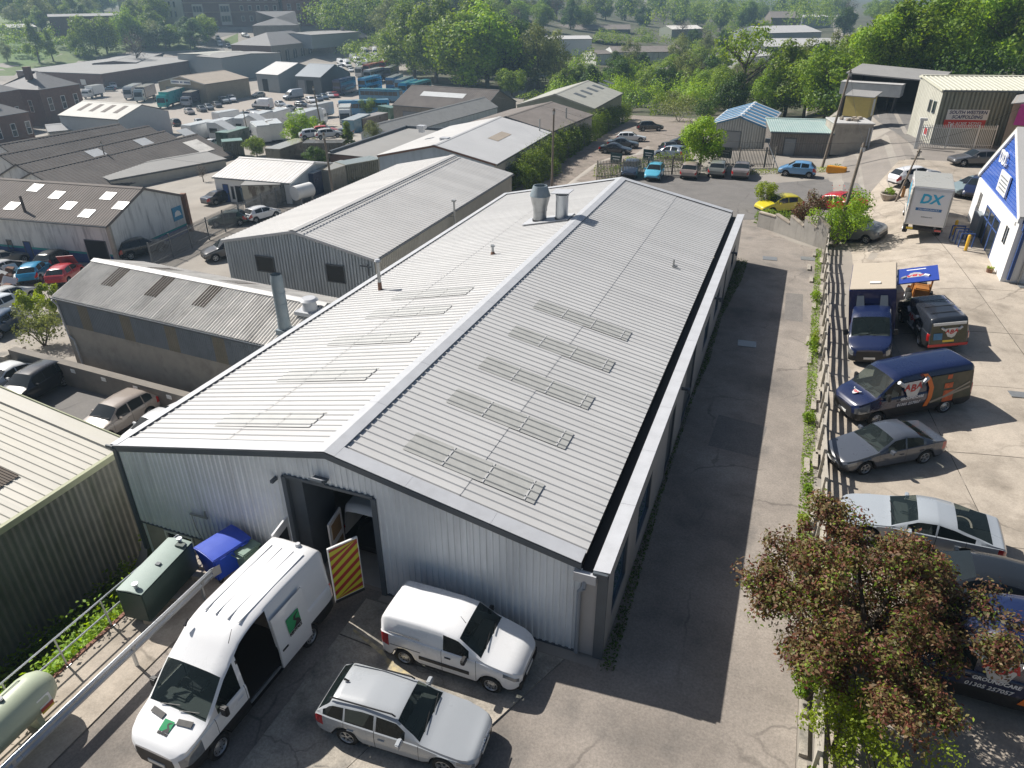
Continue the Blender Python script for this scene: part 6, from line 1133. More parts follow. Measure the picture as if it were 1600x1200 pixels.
# dark grey-topped van with a picture on its tail
tv = bypts('midvan', (.02, .024, .032), (1484, 560), (1420, 486), 'black van with a crest on its side and a picture across its tail', cat='van', name='parked_van', lod=0, style='steel', glass=GLASSC)
crest(tv, (-.3, .985, 1.1), (-1, 0, 0), (0, -.1, 1), .75); up_text('01305', .2, M_TXW, tv, (-1.3, .99, 1.0), (-1, 0, 0), (0, 0, 1))
MB().box((-2.495, 0, 1.1), (.02, 1.6, 1.2)).build('picture_wrap', M_PHOTO, tv); MB().box((-2.51, 0, 1.66), (.02, 1.5, .14)).build('picture_sky', M_WFRAME, tv); crest(tv, (-2.515, -.1, 1.2), (0, -1, 0), (0, 0, 1), .55, ''); MB().box((-2.52, .5, 1.0), (.02, .4, .35)).build('picture_patch', mat('livery_blue', (.05, .2, .4), .5, var=.3), tv); MB().box((-2.50, 0, .5), (.03, 1.8, .14)).build('red_bumper', M_ERED, tv)
for k in range(3): MB().box((-.3-k*.75, 0, 1.985), (.03, 1.4, .02)).build('roof_rib', TRIM, tv)
# navy box lorry with its tailgate open over a small digger
bx = bypts('van', NAVY, (1368, 420), (1356, 572), 'navy box lorry with a beige roof and its rear flap raised', cat='lorry', name='box_lorry', lod=0, style='steel', glass=GLASSC, S=dict(SPEC['van'], L=2.9, H=2.3, ra=9., rw=None, top=[(0, .98), (.08, 1.1), (.45, 1.24), (.86, 1.36), (1.62, 2.08), (1.95, 2.22), (2.4, 2.28), (2.9, 2.25)]), key='chassis_cab')
bx.scale = (1, 1, 1); BXM = mat('box_navy', (.012, .018, .10), .4, var=.06, coat=.4); M_BEI = mat('beige_box_roof', (.44, .38, .30), .8, var=.08, scale=2, stain=.4, sscale=2, scol=(.30, .27, .22))
nf_ = G(1358, 574); fx_, fy_ = math.cos(bx.rotation_euler.z), math.sin(bx.rotation_euler.z); bx.location.x, bx.location.y = nf_.x-fx_*3.5, nf_.y-fy_*3.5; bx.location.z = tz(bx.location.x, bx.location.y)
for ch in bx.children: ch.location.x += 2.1
link('box_body', bev(MB().box((-1.45, 0, 1.9), (4.1, 2.2, 2.3)).mesh('box_body', BXM), .04), bx); link('box_roof', bev(MB().box((-1.45, 0, 3.07), (4.05, 2.14, .05)).mesh('box_roof', M_BEI), .02), bx); MB().box((-.2, .1, 3.13), (.22, .5, .07)).build('roof_vent', M_WFRAME, bx); MB().box((-1.4, 0, .6), (4.6, 1.0, .3)).build('chassis', TRIM, bx)
for sy in (.55, -.55): MB().prism([(.8, sy-.2, 2.2), (.8, sy+.2, 2.2), (.62, sy+.16, 2.75), (.62, sy-.16, 2.75)], (.03, 0, 0)).build('wind_deflector', M_SHEDR, bx)
wt, wr = wheel_meshes(.345, .235, 'steel')
for sd_ in (1, -1):
    w = link('wheel', wt, bx, (-2.1, sd_*.9, .345), (0, 0, 0 if sd_ > 0 else math.pi)); link('rim', wr, w)
hp = link('side_flap', MB().box((0, .95, 0), (2.2, 1.9, .06)).mesh('side_flap', mat('flap_blue', (.02, .05, .30), .35, var=.05, coat=.3)), bx, (-1.7, 1.12, 2.85), (R(6), 0, 0)); crest(hp, (.1, .85, .035), (-.0, -1, 0), (1, 0, 0), .75, ''); MB().box((-.75, .9, .034), (.1, .9, .01)).build('flap_lettering', M_TXW, hp)
dg = thing('mini_digger', 'small orange-brown tractor loader parked under the raised flap', 'digger', (lambda P_: at(*P_.xy))(G(1432, 476)), R(85)); M_DIG = mat('digger_orange', (.38, .15, .025), .5, var=.2, scale=4, stain=.4, sscale=3, scol=(.06, .04, .02))
link('engine_cover', bev(MB().box((-.4, 0, .95), (1.0, .8, .6)).mesh('engine_cover', M_DIG), .06), dg); link('seat', bev(MB().box((.25, 0, 1.05), (.45, .5, .5)).mesh('seat', SEATM), .05), dg); MB().tube([(-.1, .45, .9), (-.1, .45, 1.9), (-.1, -.45, 1.9), (-.1, -.45, .9)], .05, 8).build('roll_bar', M_DIG, dg)
for sy in (.4, -.4): MB().tube([(.1, sy, 1.2), (1.0, sy, .9), (1.35, sy, .35)], .06, 8).build('loader_arm', M_DIG, dg)
MB().prism([(1.3, -.6, .1), (1.8, -.6, .1), (1.85, -.6, .18), (1.4, -.6, .6)], (0, 1.2, 0)).build('bucket', M_DIG, dg)
for x, r_ in ((-.55, .42), (.6, .36)):
    for sy in (1, -1): w = link('wheel', wheel_meshes(r_, .28, 'steel')[0], dg, (x, sy*.55, r_), (0, 0, 0 if sy > 0 else math.pi)); link('rim', wheel_meshes(r_, .28, 'steel')[1], w)
vehicle('hatch', (.012, .018, .03), at(25.9, 32.4), R(-82), 'dark hatchback squeezed between the fence and the navy box lorry', lod=1)
# parcels lorry with lettering
dxo = lorry(7.2, 2.45, 3.5, (.78, .78, .78), (.78, .78, .77), (lambda P_: at(P_.x+.3, P_.y+3.6))(G(1437, 379)), R(85), 'white box delivery lorry with DX on its rear doors', cab='low', name='delivery_lorry', roofc=(.52, .49, .42), boxz=.95)
yb = -3.6; DXo = (yb-.03, 0, 0)
MB().box((yb-.012, 0, 2.15), (.03, 2.15, 2.2)).build('roller_door', mat('door_white', (.66, .66, .66), .5, var=.04), dxo); MB().box((yb-.01, 0, 3.38), (.05, 2.4, .18)).build('door_header', M_FLASH, dxo)
for sy in (1.17, -1.17): MB().box((yb-.01, sy, 2.2), (.05, .09, 2.4)).build('door_post', M_STEEL, dxo)
up_text('DX', .85, M_TXC, dxo, (yb-.035, .03, 2.72), (0, -1, 0), (0, 0, 1), shear=.15, bold=.03); MB().box((yb-.035, 0, 2.05), (.012, 1.55, .18)).build('slogan_strip', mat('slogan_blue', (.03, .14, .33), .4, var=.05), dxo); up_text('DELIVERED EXACTLY', .13, M_TXW, dxo, (yb-.045, 0, 2.05), (0, -1, 0), (0, 0, 1), shear=.15); up_text('dxdelivery.com', .11, M_TXK, dxo, (yb-.035, 0, 1.55), (0, -1, 0), (0, 0, 1))
up_text('DX', .7, M_TXC, dxo, (0, 1.24, 2.6), (-1, 0, 0), (0, 0, 1), shear=.15, bold=.03); MB().box((-.9, 1.235, 2.2), (2.6, .012, .25), M=Matrix.Translation((-1.2, 1.235, 2.3)) @ Matrix.Rotation(R(-38), 4, 'Y')).build('side_stripe', M_TXC, dxo); MB().box((yb-.06, 0, .72), (.12, 2.3, .16)).build('rear_bumper', TRIM, dxo)
for sy, mm in ((.85, PLATEY), (-.85, RED)): MB().box((yb-.13, sy, .74), (.03, .4, .12)).build('tail_light', mm, dxo)
# other cars of the right-hand side
mids = [('smallvan', (.16, .165, .17), (1305, 372), (1368, 374), 'grey compact van behind the pole at the end of the stone wall', 180, .0), ('hatch', (.62, .52, .03), (1250, 328), (1180, 334), 'bright yellow hatchback behind the hedge', 0, 0), ('hatch', (.45, .012, .012), (1298, 326), (1336, 328), 'red car half hidden behind the flowering bush', 180, 0), ('city', (.13, .30, .52), (1275, 277), (1214, 272), 'light blue hatchback parked alone on the turning circle', 0, 0), ('estate', (.10, .10, .105), (1572, 258), (1470, 258), 'dark grey estate car in front of the scaffolding sign', 0, 0), ('hatch', (.72, .72, .73), (1406, 291), (1450, 283), 'white hatchback hidden behind the delivery lorry', 180, 0),
        ('saloon', (.25, .32, .33), (1540, 302), (1495, 306), 'pale green-grey car beyond the delivery lorry', 0, 0), ('hatch', (.012, .02, .06), (1540, 292), (1508, 322), 'navy car nose-out beside the white shop', 0, 0), ('saloon', (.012, .014, .02), (1328, 222), (1324, 243), 'black saloon by the block store, facing us', 0, 0)]
for kd, c, a, b, lbl, *_ in mids: bypts(kd, c, a, b, lbl, lod=1, cat='van' if 'van' in kd else 'car', name='parked_van' if 'van' in kd else 'parked_car')
for kd, c, a, b, lbl in [('hatch', (.06, .09, .14), (992, 262), (978, 286), 'dark blue car at the left end of the row by the fence'), ('city', (.10, .42, .58), (1031, 267), (1012, 291), 'turquoise small car facing us in the row by the fence'), ('hatch', (.33, .27, .24), (1071, 286), (1085, 265), 'beige-pink hatchback third in the row by the fence'), ('hatch', (.22, .23, .21), (1115, 284), (1126, 262), 'grey-green hatchback in the row by the fence'), ('saloon', (.20, .175, .165), (1153, 286), (1162, 263), 'brown-grey saloon at the right end of the row by the fence'),
                         ('saloon', (.012, .014, .018), (940, 238), (983, 241), 'black saloon at the near end of the hedge car park'), ('saloon', (.05, .06, .07), (952, 230), (994, 231), 'dark saloon with a bright bonnet in the hedge car park'), ('estate', (.70, .71, .72), (964, 221), (1008, 221), 'white estate car in the hedge car park'), ('suv', (.013, .014, .016), (995, 205), (1036, 204), 'black estate car at the far end of the hedge car park'), ('estate', (.03, .04, .07), (1067, 240), (1022, 238), 'navy car behind the fence, nose left'), ('hatch', (.12, .16, .22), (1068, 250), (1030, 246), 'blue-grey car just behind the palisade fence'), ('hatch', (.015, .015, .018), (1082, 228), (1052, 228), 'black car half hidden by the round tree')]:
    bypts(kd, c, a, b, lbl, lod=1, group='cars by the palisade fence' if 'row' in lbl else 'cars in the hedge car park')
# parking bays on the left
for kd, c, a, b, lbl in [('suv', (.36, .31, .27), (222, 648), (152, 690), 'beige people carrier parked against the bay wall'), ('saloon', (.70, .71, .72), (278, 668), (218, 706), 'white car half hidden by the big warehouse roof'), ('suv', (.014, .015, .018), (92, 598), (20, 640), 'black car in the shade of the parking bay'), ('saloon', (.66, .67, .66), (48, 590), (-20, 622), 'white car at the left edge of the parking bay'), ('hatch', (.03, .06, .11), (28, 505), (-24, 536), 'dark blue car at the left edge above the parking bay'), ('hatch', (.66, .70, .74), (18, 484), (-30, 505), 'pale car at the left edge by the weeds')]:
    bypts(kd, c, a, b, lbl, lod=0 if 'people' in lbl else 1)
# breakers' yard by the garage
for kd, c, a, b, lbl in [('hatch', (.02, .27, .48), (46, 446), (70, 424), 'bright blue hatchback in the breakers yard'), ('hatch', (.48, .04, .045), (86, 452), (124, 424), 'red car with its bonnet up in the breakers yard'), ('hatch', (.015, .015, .017), (78, 420), (102, 408), 'stripped black car by the garage wall'), ('hatch', (.62, .62, .61), (-6, 437), (28, 424), 'white wreck at the left edge of the breakers yard'), ('saloon', (.20, .19, .17), (-14, 420), (34, 408), 'dull grey-brown wreck by the blue band'), ('suv', (.012, .014, .015), (200, 404), (248, 392), 'black car behind the corrugated shed roof'), ('hatch', (.025, .06, .045), (372, 350), (346, 352), 'dark green hatchback by the rusty corner pillar'), ('saloon', (.012, .015, .03), (338, 318), (357, 313), 'black car beside the white office'), ('suv', (.03, .03, .032), (372, 398), (344, 404), 'black car beside the grey warehouse gable'), ('hatch', (.7, .7, .7), (402, 345), (420, 340), 'white car roof showing over the grey warehouse')]:
    v = bypts(kd, c, a, b, lbl, lod=1)
    if 'bonnet up' in lbl: MB().box(None, (.95, 1.4, .04), M=Matrix.Translation((1.0, 0, 1.45)) @ Matrix.Rotation(R(62), 4, 'Y')).build('raised_bonnet', mat('faded_red', (.35, .05, .06), .5, var=.1), v)
for k in range(22):
    X = G(random.uniform(2, 34), random.uniform(430, 462)); me = MB().box((0, 0, 0), (random.uniform(.4, 1.3), random.uniform(.3, .9), random.uniform(.2, .6))).mesh('scrap_part', random.choice([M_STEEL, TRIM, M_RUST, M_WHITE, GREYPL])); bev(me, .05)
    if k == 0: scr = thing('scrap_heap', 'heap of dark scrap car parts at the left edge', 'scrap heap', X)
    o = link('scrap_part', me, scr, Vector((X.x-scr.location.x, X.y-scr.location.y, random.uniform(.1, .9))), (random.random(), random.random(), random.random()*3))
# ------------------------------------------------------------------ the far yards: buses, lorries, vans and cars
def pline(Rp, Fp): A, B = G(*Rp), G(*Fp); c = (A+B)/2; return (c.x, c.y, tz(c.x, c.y)+.02), math.atan2(B.y-A.y, B.x-A.x)
BLUE1, BLUE2, TURQ = (.015, .27, .55), (.012, .03, .10), (.03, .42, .40)
for L, H, dk, c, a, b, lbl, rc in [(10.6, 4.25, 2, BLUE2, (555, 142), (524, 151), 'dark navy double-decker bus at the left of the bus row', None), (10.6, 4.25, 2, BLUE1, (596, 139), (562, 148), 'bright blue double-decker bus in the middle of the bus row', None), (11.5, 3.5, 1, BLUE1, (632, 131), (602, 144), 'pale blue single-deck coach right of the double-deckers', (.40, .45, .47)), (11.5, 3.5, 1, (.04, .24, .40), (648, 135), (616, 148), 'blue coach with a grey roof, further right', (.36, .42, .44)), (11.5, 3.4, 1, BLUE1, (655, 140), (622, 153), 'blue coach parked behind the turquoise-roofed one', (.05, .30, .42)), (12, 3.3, 1, (.02, .18, .32), (625, 160), (567, 158), 'long dark blue coach behind the front one, side on', (.06, .30, .42)), (12, 3.4, 1, BLUE1, (606, 178), (534, 181), 'bright blue coach in front, side on behind the bush', (.12, .30, .44)),
        (10.6, 4.2, 2, (.35, .40, .44), (604, 124), (566, 134), 'white-roofed double-decker behind the blue ones', (.66, .67, .68)), (10.6, 4.2, 2, BLUE2, (628, 118), (594, 132), 'dark double-decker at the right of the back row', (.62, .64, .65)), (10.6, 4.0, 2, (.38, .05, .05), (600, 113), (562, 124), 'red-roofed bus at the back left', (.45, .07, .08)), (10.6, 4.0, 2, (.40, .06, .06), (622, 107), (588, 118), 'red-roofed bus at the back right', (.50, .06, .07)), (10.6, 3.3, 1, (.6, .6, .6), (584, 114), (552, 124), 'white single-deck bus at the far left of the back row', (.68, .68, .67)), (10.6, 3.3, 1, (.6, .6, .6), (592, 106), (566, 114), 'pale single-deck bus beyond the red-roofed ones', (.66, .65, .64)), (11, 3.3, 1, (.05, .28, .38), (672, 141), (640, 150), 'turquoise-roofed coach by the dark barn', (.06, .36, .44))]:
    loc, rz = pline(a, b); bus(L, H, dk, c, loc, rz, lbl, group='buses parked in the depot yard', roofc=rc)
for L, H, c, bc, a, b, lbl, cab, rc in [(16.2, 3.9, TURQ, TURQ, (298, 156), (250, 172), 'turquoise articulated lorry in front of the tan depot', 'high', (.62, .60, .55)), (11, 3.7, (.35, .42, .46), (.02, .025, .06), (245, 150), (212, 163), 'navy box lorry left of the turquoise one', 'high', (.48, .46, .40)), (9, 3.4, (.4, .42, .46), (.02, .025, .06), (312, 160), (290, 168), 'short navy lorry right of the turquoise one', 'low', (.50, .48, .42)), (10, 3.4, (.5, .53, .55), (.5, .53, .55), (222, 148), (198, 158), 'pale grey lorry at the far left of the depot', 'high', (.55, .56, .56)), (11, 3.6, WHITE, (.62, .64, .66), (455, 206), (513, 195), 'white articulated trailer lorry with a striped cab', 'high', (.60, .60, .58)), (8, 3.6, (.72, .74, .72), (.60, .60, .56), (546, 183), (536, 203), 'white box lorry facing us beside the round bush', 'high', (.56, .54, .48)), (7, 3.2, (.7, .7, .7), (.66, .68, .70), (160, 150), (135, 155), 'white box lorry beside the brick building', 'low', (.66, .66, .66))]:
    loc, rz = pline(a, b); lorry(L, 2.5, H, c, bc, loc, rz, lbl, cab=cab, roofc=rc, group='lorries in the far yards')
def boxvan(loc, rz, lbl, c, L=6.2, H=2.7): o = thing('white_trailer', lbl, 'trailer', loc, rz, 'white trailers and caravans in the storage yard'); link('trailer_body', bev(MB().box((0, 0, .55+H/2), (L, 2.4, H)).mesh('trailer_body', PAINT), .12), o, color=c); link('trailer_roof', bev(MB().box((0, 0, .56+H), (L-.2, 2.2, .06)).mesh('trailer_roof', PAINT), .02), o, color=(.68, .68, .66)); MB().box((0, 0, .45), (L-.4, 1.6, .25)).build('chassis', TRIM, o); [link('wheel', wheel_meshes(.36, .22, 'steel')[0], o, (x, s*1.0, .36)) for x in (-.5, .5) for s in (1, -1)]; MB().box((L/2+.02, 0, 1.9), (.04, 1.5, .8)).build('front_window', GLASS, o); return o
for a, b, lbl, L in [((420, 228), (402, 218), 'white trailer with a roller door at the left of the pair behind the round tree', 6), ((440, 226), (424, 214), 'white trailer at the right of the pair behind the round tree', 6), ((420, 200), (452, 194), 'white box trailer further back', 7), ((395, 205), (425, 199), 'low white caravan roof left of the box trailers', 7), ((485, 187), (520, 181), 'white box body by the striped cab', 7), ((332, 216), (300, 224), 'white trailer nearest the dark shed', 7), ((362, 212), (338, 220), 'white trailer with a red flash', 6.5), ((392, 206), (372, 212), 'white motorhome beside the green containers', 6), ((340, 200), (372, 196), 'white camper van in the storage yard', 5.6)]:
    loc, rz = pline(a, b); boxvan(loc, rz, lbl, (.66, .67, .67), L)
def far(kd, c, a, b, lbl, grp, lod=2): bypts(kd, c, a, b, lbl, lod=lod, group=grp, cat='van' if 'van' in kd else 'car', name='parked_van' if 'van' in kd else 'parked_car')
g1 = 'cars along the depot yard'; cols = [(.20, .18, .17), (.03, .035, .04), (.10, .12, .14), (.05, .05, .055), (.25, .28, .30), (.10, .16, .20), (.62, .63, .64)]
for i, (x, y) in enumerate(((299, 179), (318, 175), (329, 172), (342, 168), (353, 162), (362, 160))):
    far('smallvan' if i == 4 else 'hatch', cols[i], (x-12, y-4), (x+8, y+3), ['grey-beige hatchback at the near end of the depot row', 'black car second in the depot row', 'dark green-grey car in the depot row', 'black estate in the depot row', 'silver-grey van fifth in the depot row', 'blue-grey car near the far end of the depot row'][i], g1)
far('smallvan', (.62, .64, .66), (354, 155), (372, 164), 'white van at the far end of the depot row', g1); far('hatch', (.30, .32, .30), (412, 151), (396, 153), 'pale grey-green car in front of the workshop units', g1)
for i, (kd, c, a, b, lbl) in enumerate([('van', WHITE, (426, 171), (396, 169), 'white lettered van in the middle of the yard'), ('van', (.4, .43, .46), (470, 154), (447, 157), 'silver van in the middle row of the yard'), ('hatch', (.45, .47, .48), (444, 174), (462, 171), 'pale silver hatchback beside the fenced car park'), ('hatch', (.03, .04, .05), (462, 166), (481, 168), 'dark car in front of the silver van'), ('suv', (.72, .73, .74), (476, 158), (497, 164), 'white off-roader in the middle of the yard'), ('hatch', (.05, .07, .10), (490, 155), (507, 161), 'dark blue car right of the white off-roader'), ('hatch', (.08, .13, .18), (499, 152), (515, 158), 'blue-green car right of the dark blue one'), ('hatch', (.55, .56, .58), (510, 150), (523, 155), 'silver car near the red one'), ('hatch', (.40, .04, .05), (521, 150), (527, 154), 'small red car beside the navy bus'), ('hatch', (.3, .33, .36), (432, 165), (445, 168), 'grey car behind the lettered van'), ('hatch', (.05, .055, .06), (358, 192), (380, 188), 'dark car by the chain fence at the yard entrance'), ('hatch', (.20, .23, .25), (372, 186), (395, 182), 'grey-blue car second from the yard entrance'), ('hatch', (.06, .07, .08), (386, 181), (408, 178), 'dark estate third from the yard entrance'), ('saloon', (.72, .74, .76), (325, 232), (344, 227), 'white saloon at the end of the dark sheds'), ('suv', (.02, .022, .025), (282, 199), (266, 195), 'black people carrier beside the light grey hall'), ('hatch', (.35, .04, .04), (325, 205), (305, 208), 'dark red car among the white trailers'), ('lowvan', (.55, .57, .6), (352, 202), (335, 206), 'white and blue van among the trailers'), ('saloon', (.2, .25, .4), (548, 212), (519, 215), 'silver-blue car in front of the blue gable'), ('smallvan', (.7, .7, .7), (172, 135), (184, 142), 'pale van under the blue car'), ('hatch', (.05, .12, .2), (182, 142), (160, 143), 'blue car at the end of the factory'), ('hatch', (.03, .035, .04), (264, 106), (253, 104), 'black car at the far end of the low brick range'), ('hatch', (.5, .5, .48), (10, 478), (30, 470), 'pale car behind the weeds at the left edge')]):
    far(kd, c, a, b, lbl, 'vehicles in the middle of the yard')
k = 0
for kd, x, y in [('van', 553, 96), ('van', 543, 105), ('lowvan', 558, 99), ('hatch', 530, 107), ('hatch', 560, 105), ('hatch', 525, 110), ('van', 590, 84), ('van', 604, 84), ('hatch', 603, 92), ('hatch', 600, 97), ('hatch', 608, 90), ('lowvan', 575, 103), ('hatch', 611, 94), ('hatch', 535, 113), ('lowvan', 567, 93), ('hatch', 548, 112), ('hatch', 582, 92), ('lowvan', 586, 97), ('hatch', 541, 99), ('lowvan', 533, 102), ('hatch', 597, 103), ('van', 570, 86), ('hatch', 579, 98), ('hatch', 519, 113), ('lowvan', 613, 99), ('hatch', 590, 91)]:
    far(kd, (.70, .71, .72) if k % 4 else (.45, .47, .5), (x-5, y-3), (x+6, y+3) if k not in (6, 7) else (x-3, y+6), ('white' if k % 4 else 'silver-grey')+' '+dict(van='high van', lowvan='van', hatch='car')[kd]+' parked '+('by the stone range' if x < 545 else 'behind the red-roofed buses' if x < 580 else 'at the foot of the tall clump')+(', further back' if y < 97 else ', nearer the buses'), 'pale vans and cars behind the bus yard'); k += 1
for kd, c, a, b in [('lowvan', WHITE, (920, 90), (958, 90)), ('lowvan', WHITE, (952, 92), (976, 91)), ('lowvan', (.55, .58, .6), (1012, 92), (1003, 104)), ('suv', (.1, .11, .13), (1014, 92), (1022, 100)), ('hatch', (.6, .62, .64), (1018, 88), (1030, 98)), ('van', WHITE, (992, 86), (1002, 84)), ('hatch', (.3, .33, .36), (1010, 62), (1018, 65)), ('hatch', (.1, .1, .1), (1018, 58), (1026, 60)), ('van', (.6, .6, .6), (898, 86), (915, 84))]:
    far(kd, c, a, b, dict(van='tall van', lowvan='van', suv='dark people carrier', hatch='car')[kd]+' in the sunken car park, '+('left end' if a[0] < 940 else 'beside the long shed' if a[0] < 1000 else 'behind the trees, right end' if a[1] > 80 else 'far side, near the dim sheds')+(', facing us' if b[1]-a[1] > 6 else ''), 'vehicles in the sunken car park beyond the trees')
for i, (c, a, b) in enumerate([((.4, .42, .45), (338, 58), (343, 64)), ((.7, .7, .72), (339, 63), (344, 69)), ((.5, .52, .55), (342, 68), (347, 75)), ((.05, .06, .07), (356, 70), (360, 78)), ((.7, .72, .72), (378, 56), (390, 59)), ((.15, .25, .4), (334, 43), (344, 47))]): far('hatch', c, a, b, ['grey car furthest up the road at top left', 'white car on the road at top left', 'silver car nearest on the road at top left', 'dark car beside the road verge at top left', 'white car by the pavilion', 'blue van-like car at the road bend'][i], 'cars along the road at top left')
# shipping containers and bits
def container(a, b, lbl, c, H=2.6, grp=None, rc=None):
    loc, rz = pline(a, b); A, B = G(*a), G(*b); L = max(3, min(12, (B-A).length)); o = thing('container', lbl, 'container', loc, rz, grp); m = MB().box((0, 0, H/2), (L, 2.4, H))
    for sd_ in (1, -1): ribbed(m, (-L/2, sd_*1.2, .1), (1, 0, 0), (0, 0, 1), (0, sd_, 0), L, H-.2, .3, .04, 'box')
    link('container_body', m.mesh('container_body', PAINT), o, color=c); link('container_roof', MB().box((0, 0, H+.02), (L+.05, 2.45, .06)).mesh('container_roof', PAINT), o, color=rc or c)
    for y in (.58, -.58): link('container_door', MB().box((-L/2-.03, y, H/2), (.05, 1.12, H-.2)).mesh('container_door', PAINT), o, color=c)
    return o
for a, b, lbl, c, rc in [((350, 232), (384, 222), 'dark green container behind the white office', (.03, .07, .05), (.16, .27, .18)), ((356, 247), (378, 244), 'low green-roofed container in front of the other green one', (.02, .05, .04), (.14, .27, .18)), ((480, 305), (512, 292), 'navy blue container beside the pole', (.015, .03, .09), (.38, .42, .47)), ((506, 300), (548, 285), 'pale rusty container right of the navy one', (.28, .27, .23), (.33, .29, .22)), ((545, 208), (572, 202), 'blue container in front of the coaches', (.10, .25, .34), (.45, .46, .45)), ((560, 205), (600, 199), 'dark red-brown container next to the blue one', (.07, .04, .035), (.36, .28, .22)), ((598, 184), (618, 186), 'green container beside the dark barn', (.03, .10, .06), (.06, .16, .09)), ((430, 262), (476, 245), 'long container with a pallet-laden brown roof', (.09, .09, .07), (.40, .37, .30)), ((480, 252), (540, 248), 'dark container carrying car bodies on its roof', (.06, .065, .06), (.20, .20, .19)), ((536, 290), (590, 278), 'green-grey container beside the warehouse eave', (.06, .07, .05), (.26, .28, .24))]: container(a, b, lbl, c, rc=rc)
for c, a, b, lbl in [((.55, .57, .6), (482, 246), (505, 243), 'silver car body stored on the dark container'), ((.6, .6, .58), (506, 246), (530, 243), 'white car body stored on the dark container'), ((.5, .05, .04), (500, 240), (524, 238), 'red car body stored behind the dark container')]:
    loc, rz = pline(a, b); vehicle('hatch', c, (loc[0], loc[1], loc[2]+2.65), rz, lbl, lod=2, group='car bodies on the container roof')
loc, rz = pline((386, 320), (446, 316)); tk2 = thing('rusty_store', 'peeling pale shipping box store in front of the white office', 'store', loc, rz); M_PEEL = mat('peeling_paint', (.42, .40, .33), .9, var=.15, stain=.9, sscale=1.6, sstretch=(1, 1, .5), scol=(.12, .085, .06), lo=.48, hi=.6)
MB().box((0, 0, 1.15), (4.2, 2.2, 2.3)).build('store_wall', M_PEEL, tk2); MB().box((0, 0, 2.36), (4.4, 2.4, .1)).build('store_roof', M_FELT, tk2); MB().box((.6, -1.12, 1.1), (1.6, .04, 1.9)).build('store_door', M_PEEL, tk2)
loc, rz = pline((458, 322), (492, 312)); dr = thing('white_tank', 'white horizontal drum tank behind the palisade fence', 'tank', loc, rz); MB().lathe([(0, -1.2), (.8, -1.2), (.8, 1.2), (0, 1.2)], 20, 0, 'X', (0, 0, 1.3)).build('drum', M_WFRAME, dr, smooth=40)
for x in (-.8, .8): MB().box((x, 0, .35), (.2, 1.2, .8)).build('tank_foot', M_STEEL, dr)
x_, _ = pline((383, 312), (390, 318)); wheelie('large blue-grey wheeled bin by the white office window', mat('bin_bluegrey', (.05, .09, .14), .5, var=.1), x_, R(200), 1.5)
k = 0
for kd, x, y in [('lowvan', 402, 190), ('hatch', 414, 186), ('lowvan', 440, 184), ('hatch', 455, 182), ('hatch', 470, 178), ('lowvan', 466, 192), ('hatch', 318, 208), ('lowvan', 308, 215), ('hatch', 384, 198), ('hatch', 430, 190), ('hatch', 312, 196), ('hatch', 500, 176)]:
    far(kd, [(.66, .67, .68), (.09, .10, .12), (.62, .63, .64), (.32, .34, .36)][k % 4], (x-7, y-3), (x+8, y+3), ['white', 'dark', 'off-white', 'grey'][k % 4]+(' van' if 'van' in kd else ' car')+' squeezed among the white trailers'+(', left part' if x < 400 else ''), 'vehicles among the trailers'); k += 1
# ------------------------------------------------------------------ trees, hedges, weeds
LM = dict(mid=leafmat('leaf_mid', [(0.077, 0.137, 0.013), (0.135, 0.229, 0.024), (0.229, 0.322, 0.033), (0.190, 0.250, 0.033)]), dark=leafmat('leaf_dark', [(0.029, 0.072, 0.014), (0.059, 0.117, 0.020), (0.096, 0.170, 0.026)]), light=leafmat('leaf_light', [(0.126, 0.237, 0.020), (0.209, 0.350, 0.032), (0.292, 0.436, 0.044), (0.187, 0.283, 0.029)]),
          grey=leafmat('leaf_grey', [(0.104, 0.133, 0.041), (0.177, 0.209, 0.065), (0.229, 0.265, 0.087), (0.136, 0.170, 0.051)]), bare=leafmat('leaf_bare', [(.09, .06, .042), (.13, .09, .06), (.075, .06, .04), (.09, .085, .045)], .15), copper=leafmat('leaf_copper', [(.10, .034, .026), (.17, .06, .04), (.15, .105, .04), (.09, .10, .028), (.23, .115, .075), (.17, .17, .05), (.085, .026, .022)], .3),
          yellow=leafmat('leaf_yellowgreen', [(0.163, 0.232, 0.016), (0.244, 0.326, 0.026), (0.309, 0.388, 0.046)], .4))
M_BARK = mat('bark', (.10, .08, .06), .95, var=.25, scale=3, bump=.5, bscale=12)
def crown(n, R_, H, kind, leaf, clumps=26, squash=1., seed=0, hollow=.55, top=1.):
    """leafy crown: clumps scattered through an uneven ellipsoid, base at z = 0, height H, radius R_"""
    r = np.random.default_rng(seed); C = []
    while len(C) < clumps:
        p = r.normal(0, 1, 3); p /= np.linalg.norm(p); q = r.uniform(hollow, 1)*(1+.18*math.sin(3*p[0]+seed)+.14*math.cos(4*p[1]+p[2]*3+seed)); z = p[2]*.5*q+.5
        if kind == 'cone': s = max(.12, 1-z)*1.15
        elif kind == 'tall': s = .55+.6*math.sin(math.pi*min(1, max(0, z*.9+.08)))
        else: s = 1
        C.append((p[0]*R_*q*s*.8, p[1]*R_*q*s*.8, z*H*.86+.07*H, r.uniform(.2, .36)*R_*(.75 if kind == 'cone' else 1)))
    C = np.array(C); w = C[:, 3]**2; idx = r.choice(len(C), n, p=w/w.sum()); d = r.normal(0, 1, (n, 3)); d[:, 2] += .25; d /= np.linalg.norm(d, axis=1)[:, None]
    rad = C[idx, 3]*r.uniform(.55, 1.12, n); P = C[idx, :3]+d*rad[:, None]*np.array([1, 1, squash]); P[:, 2] = np.maximum(P[:, 2], .02*H)
    nr = d*.8+(P-np.array([0, 0, H*.45]))/R_*.5; return leaves(P, nr, leaf)
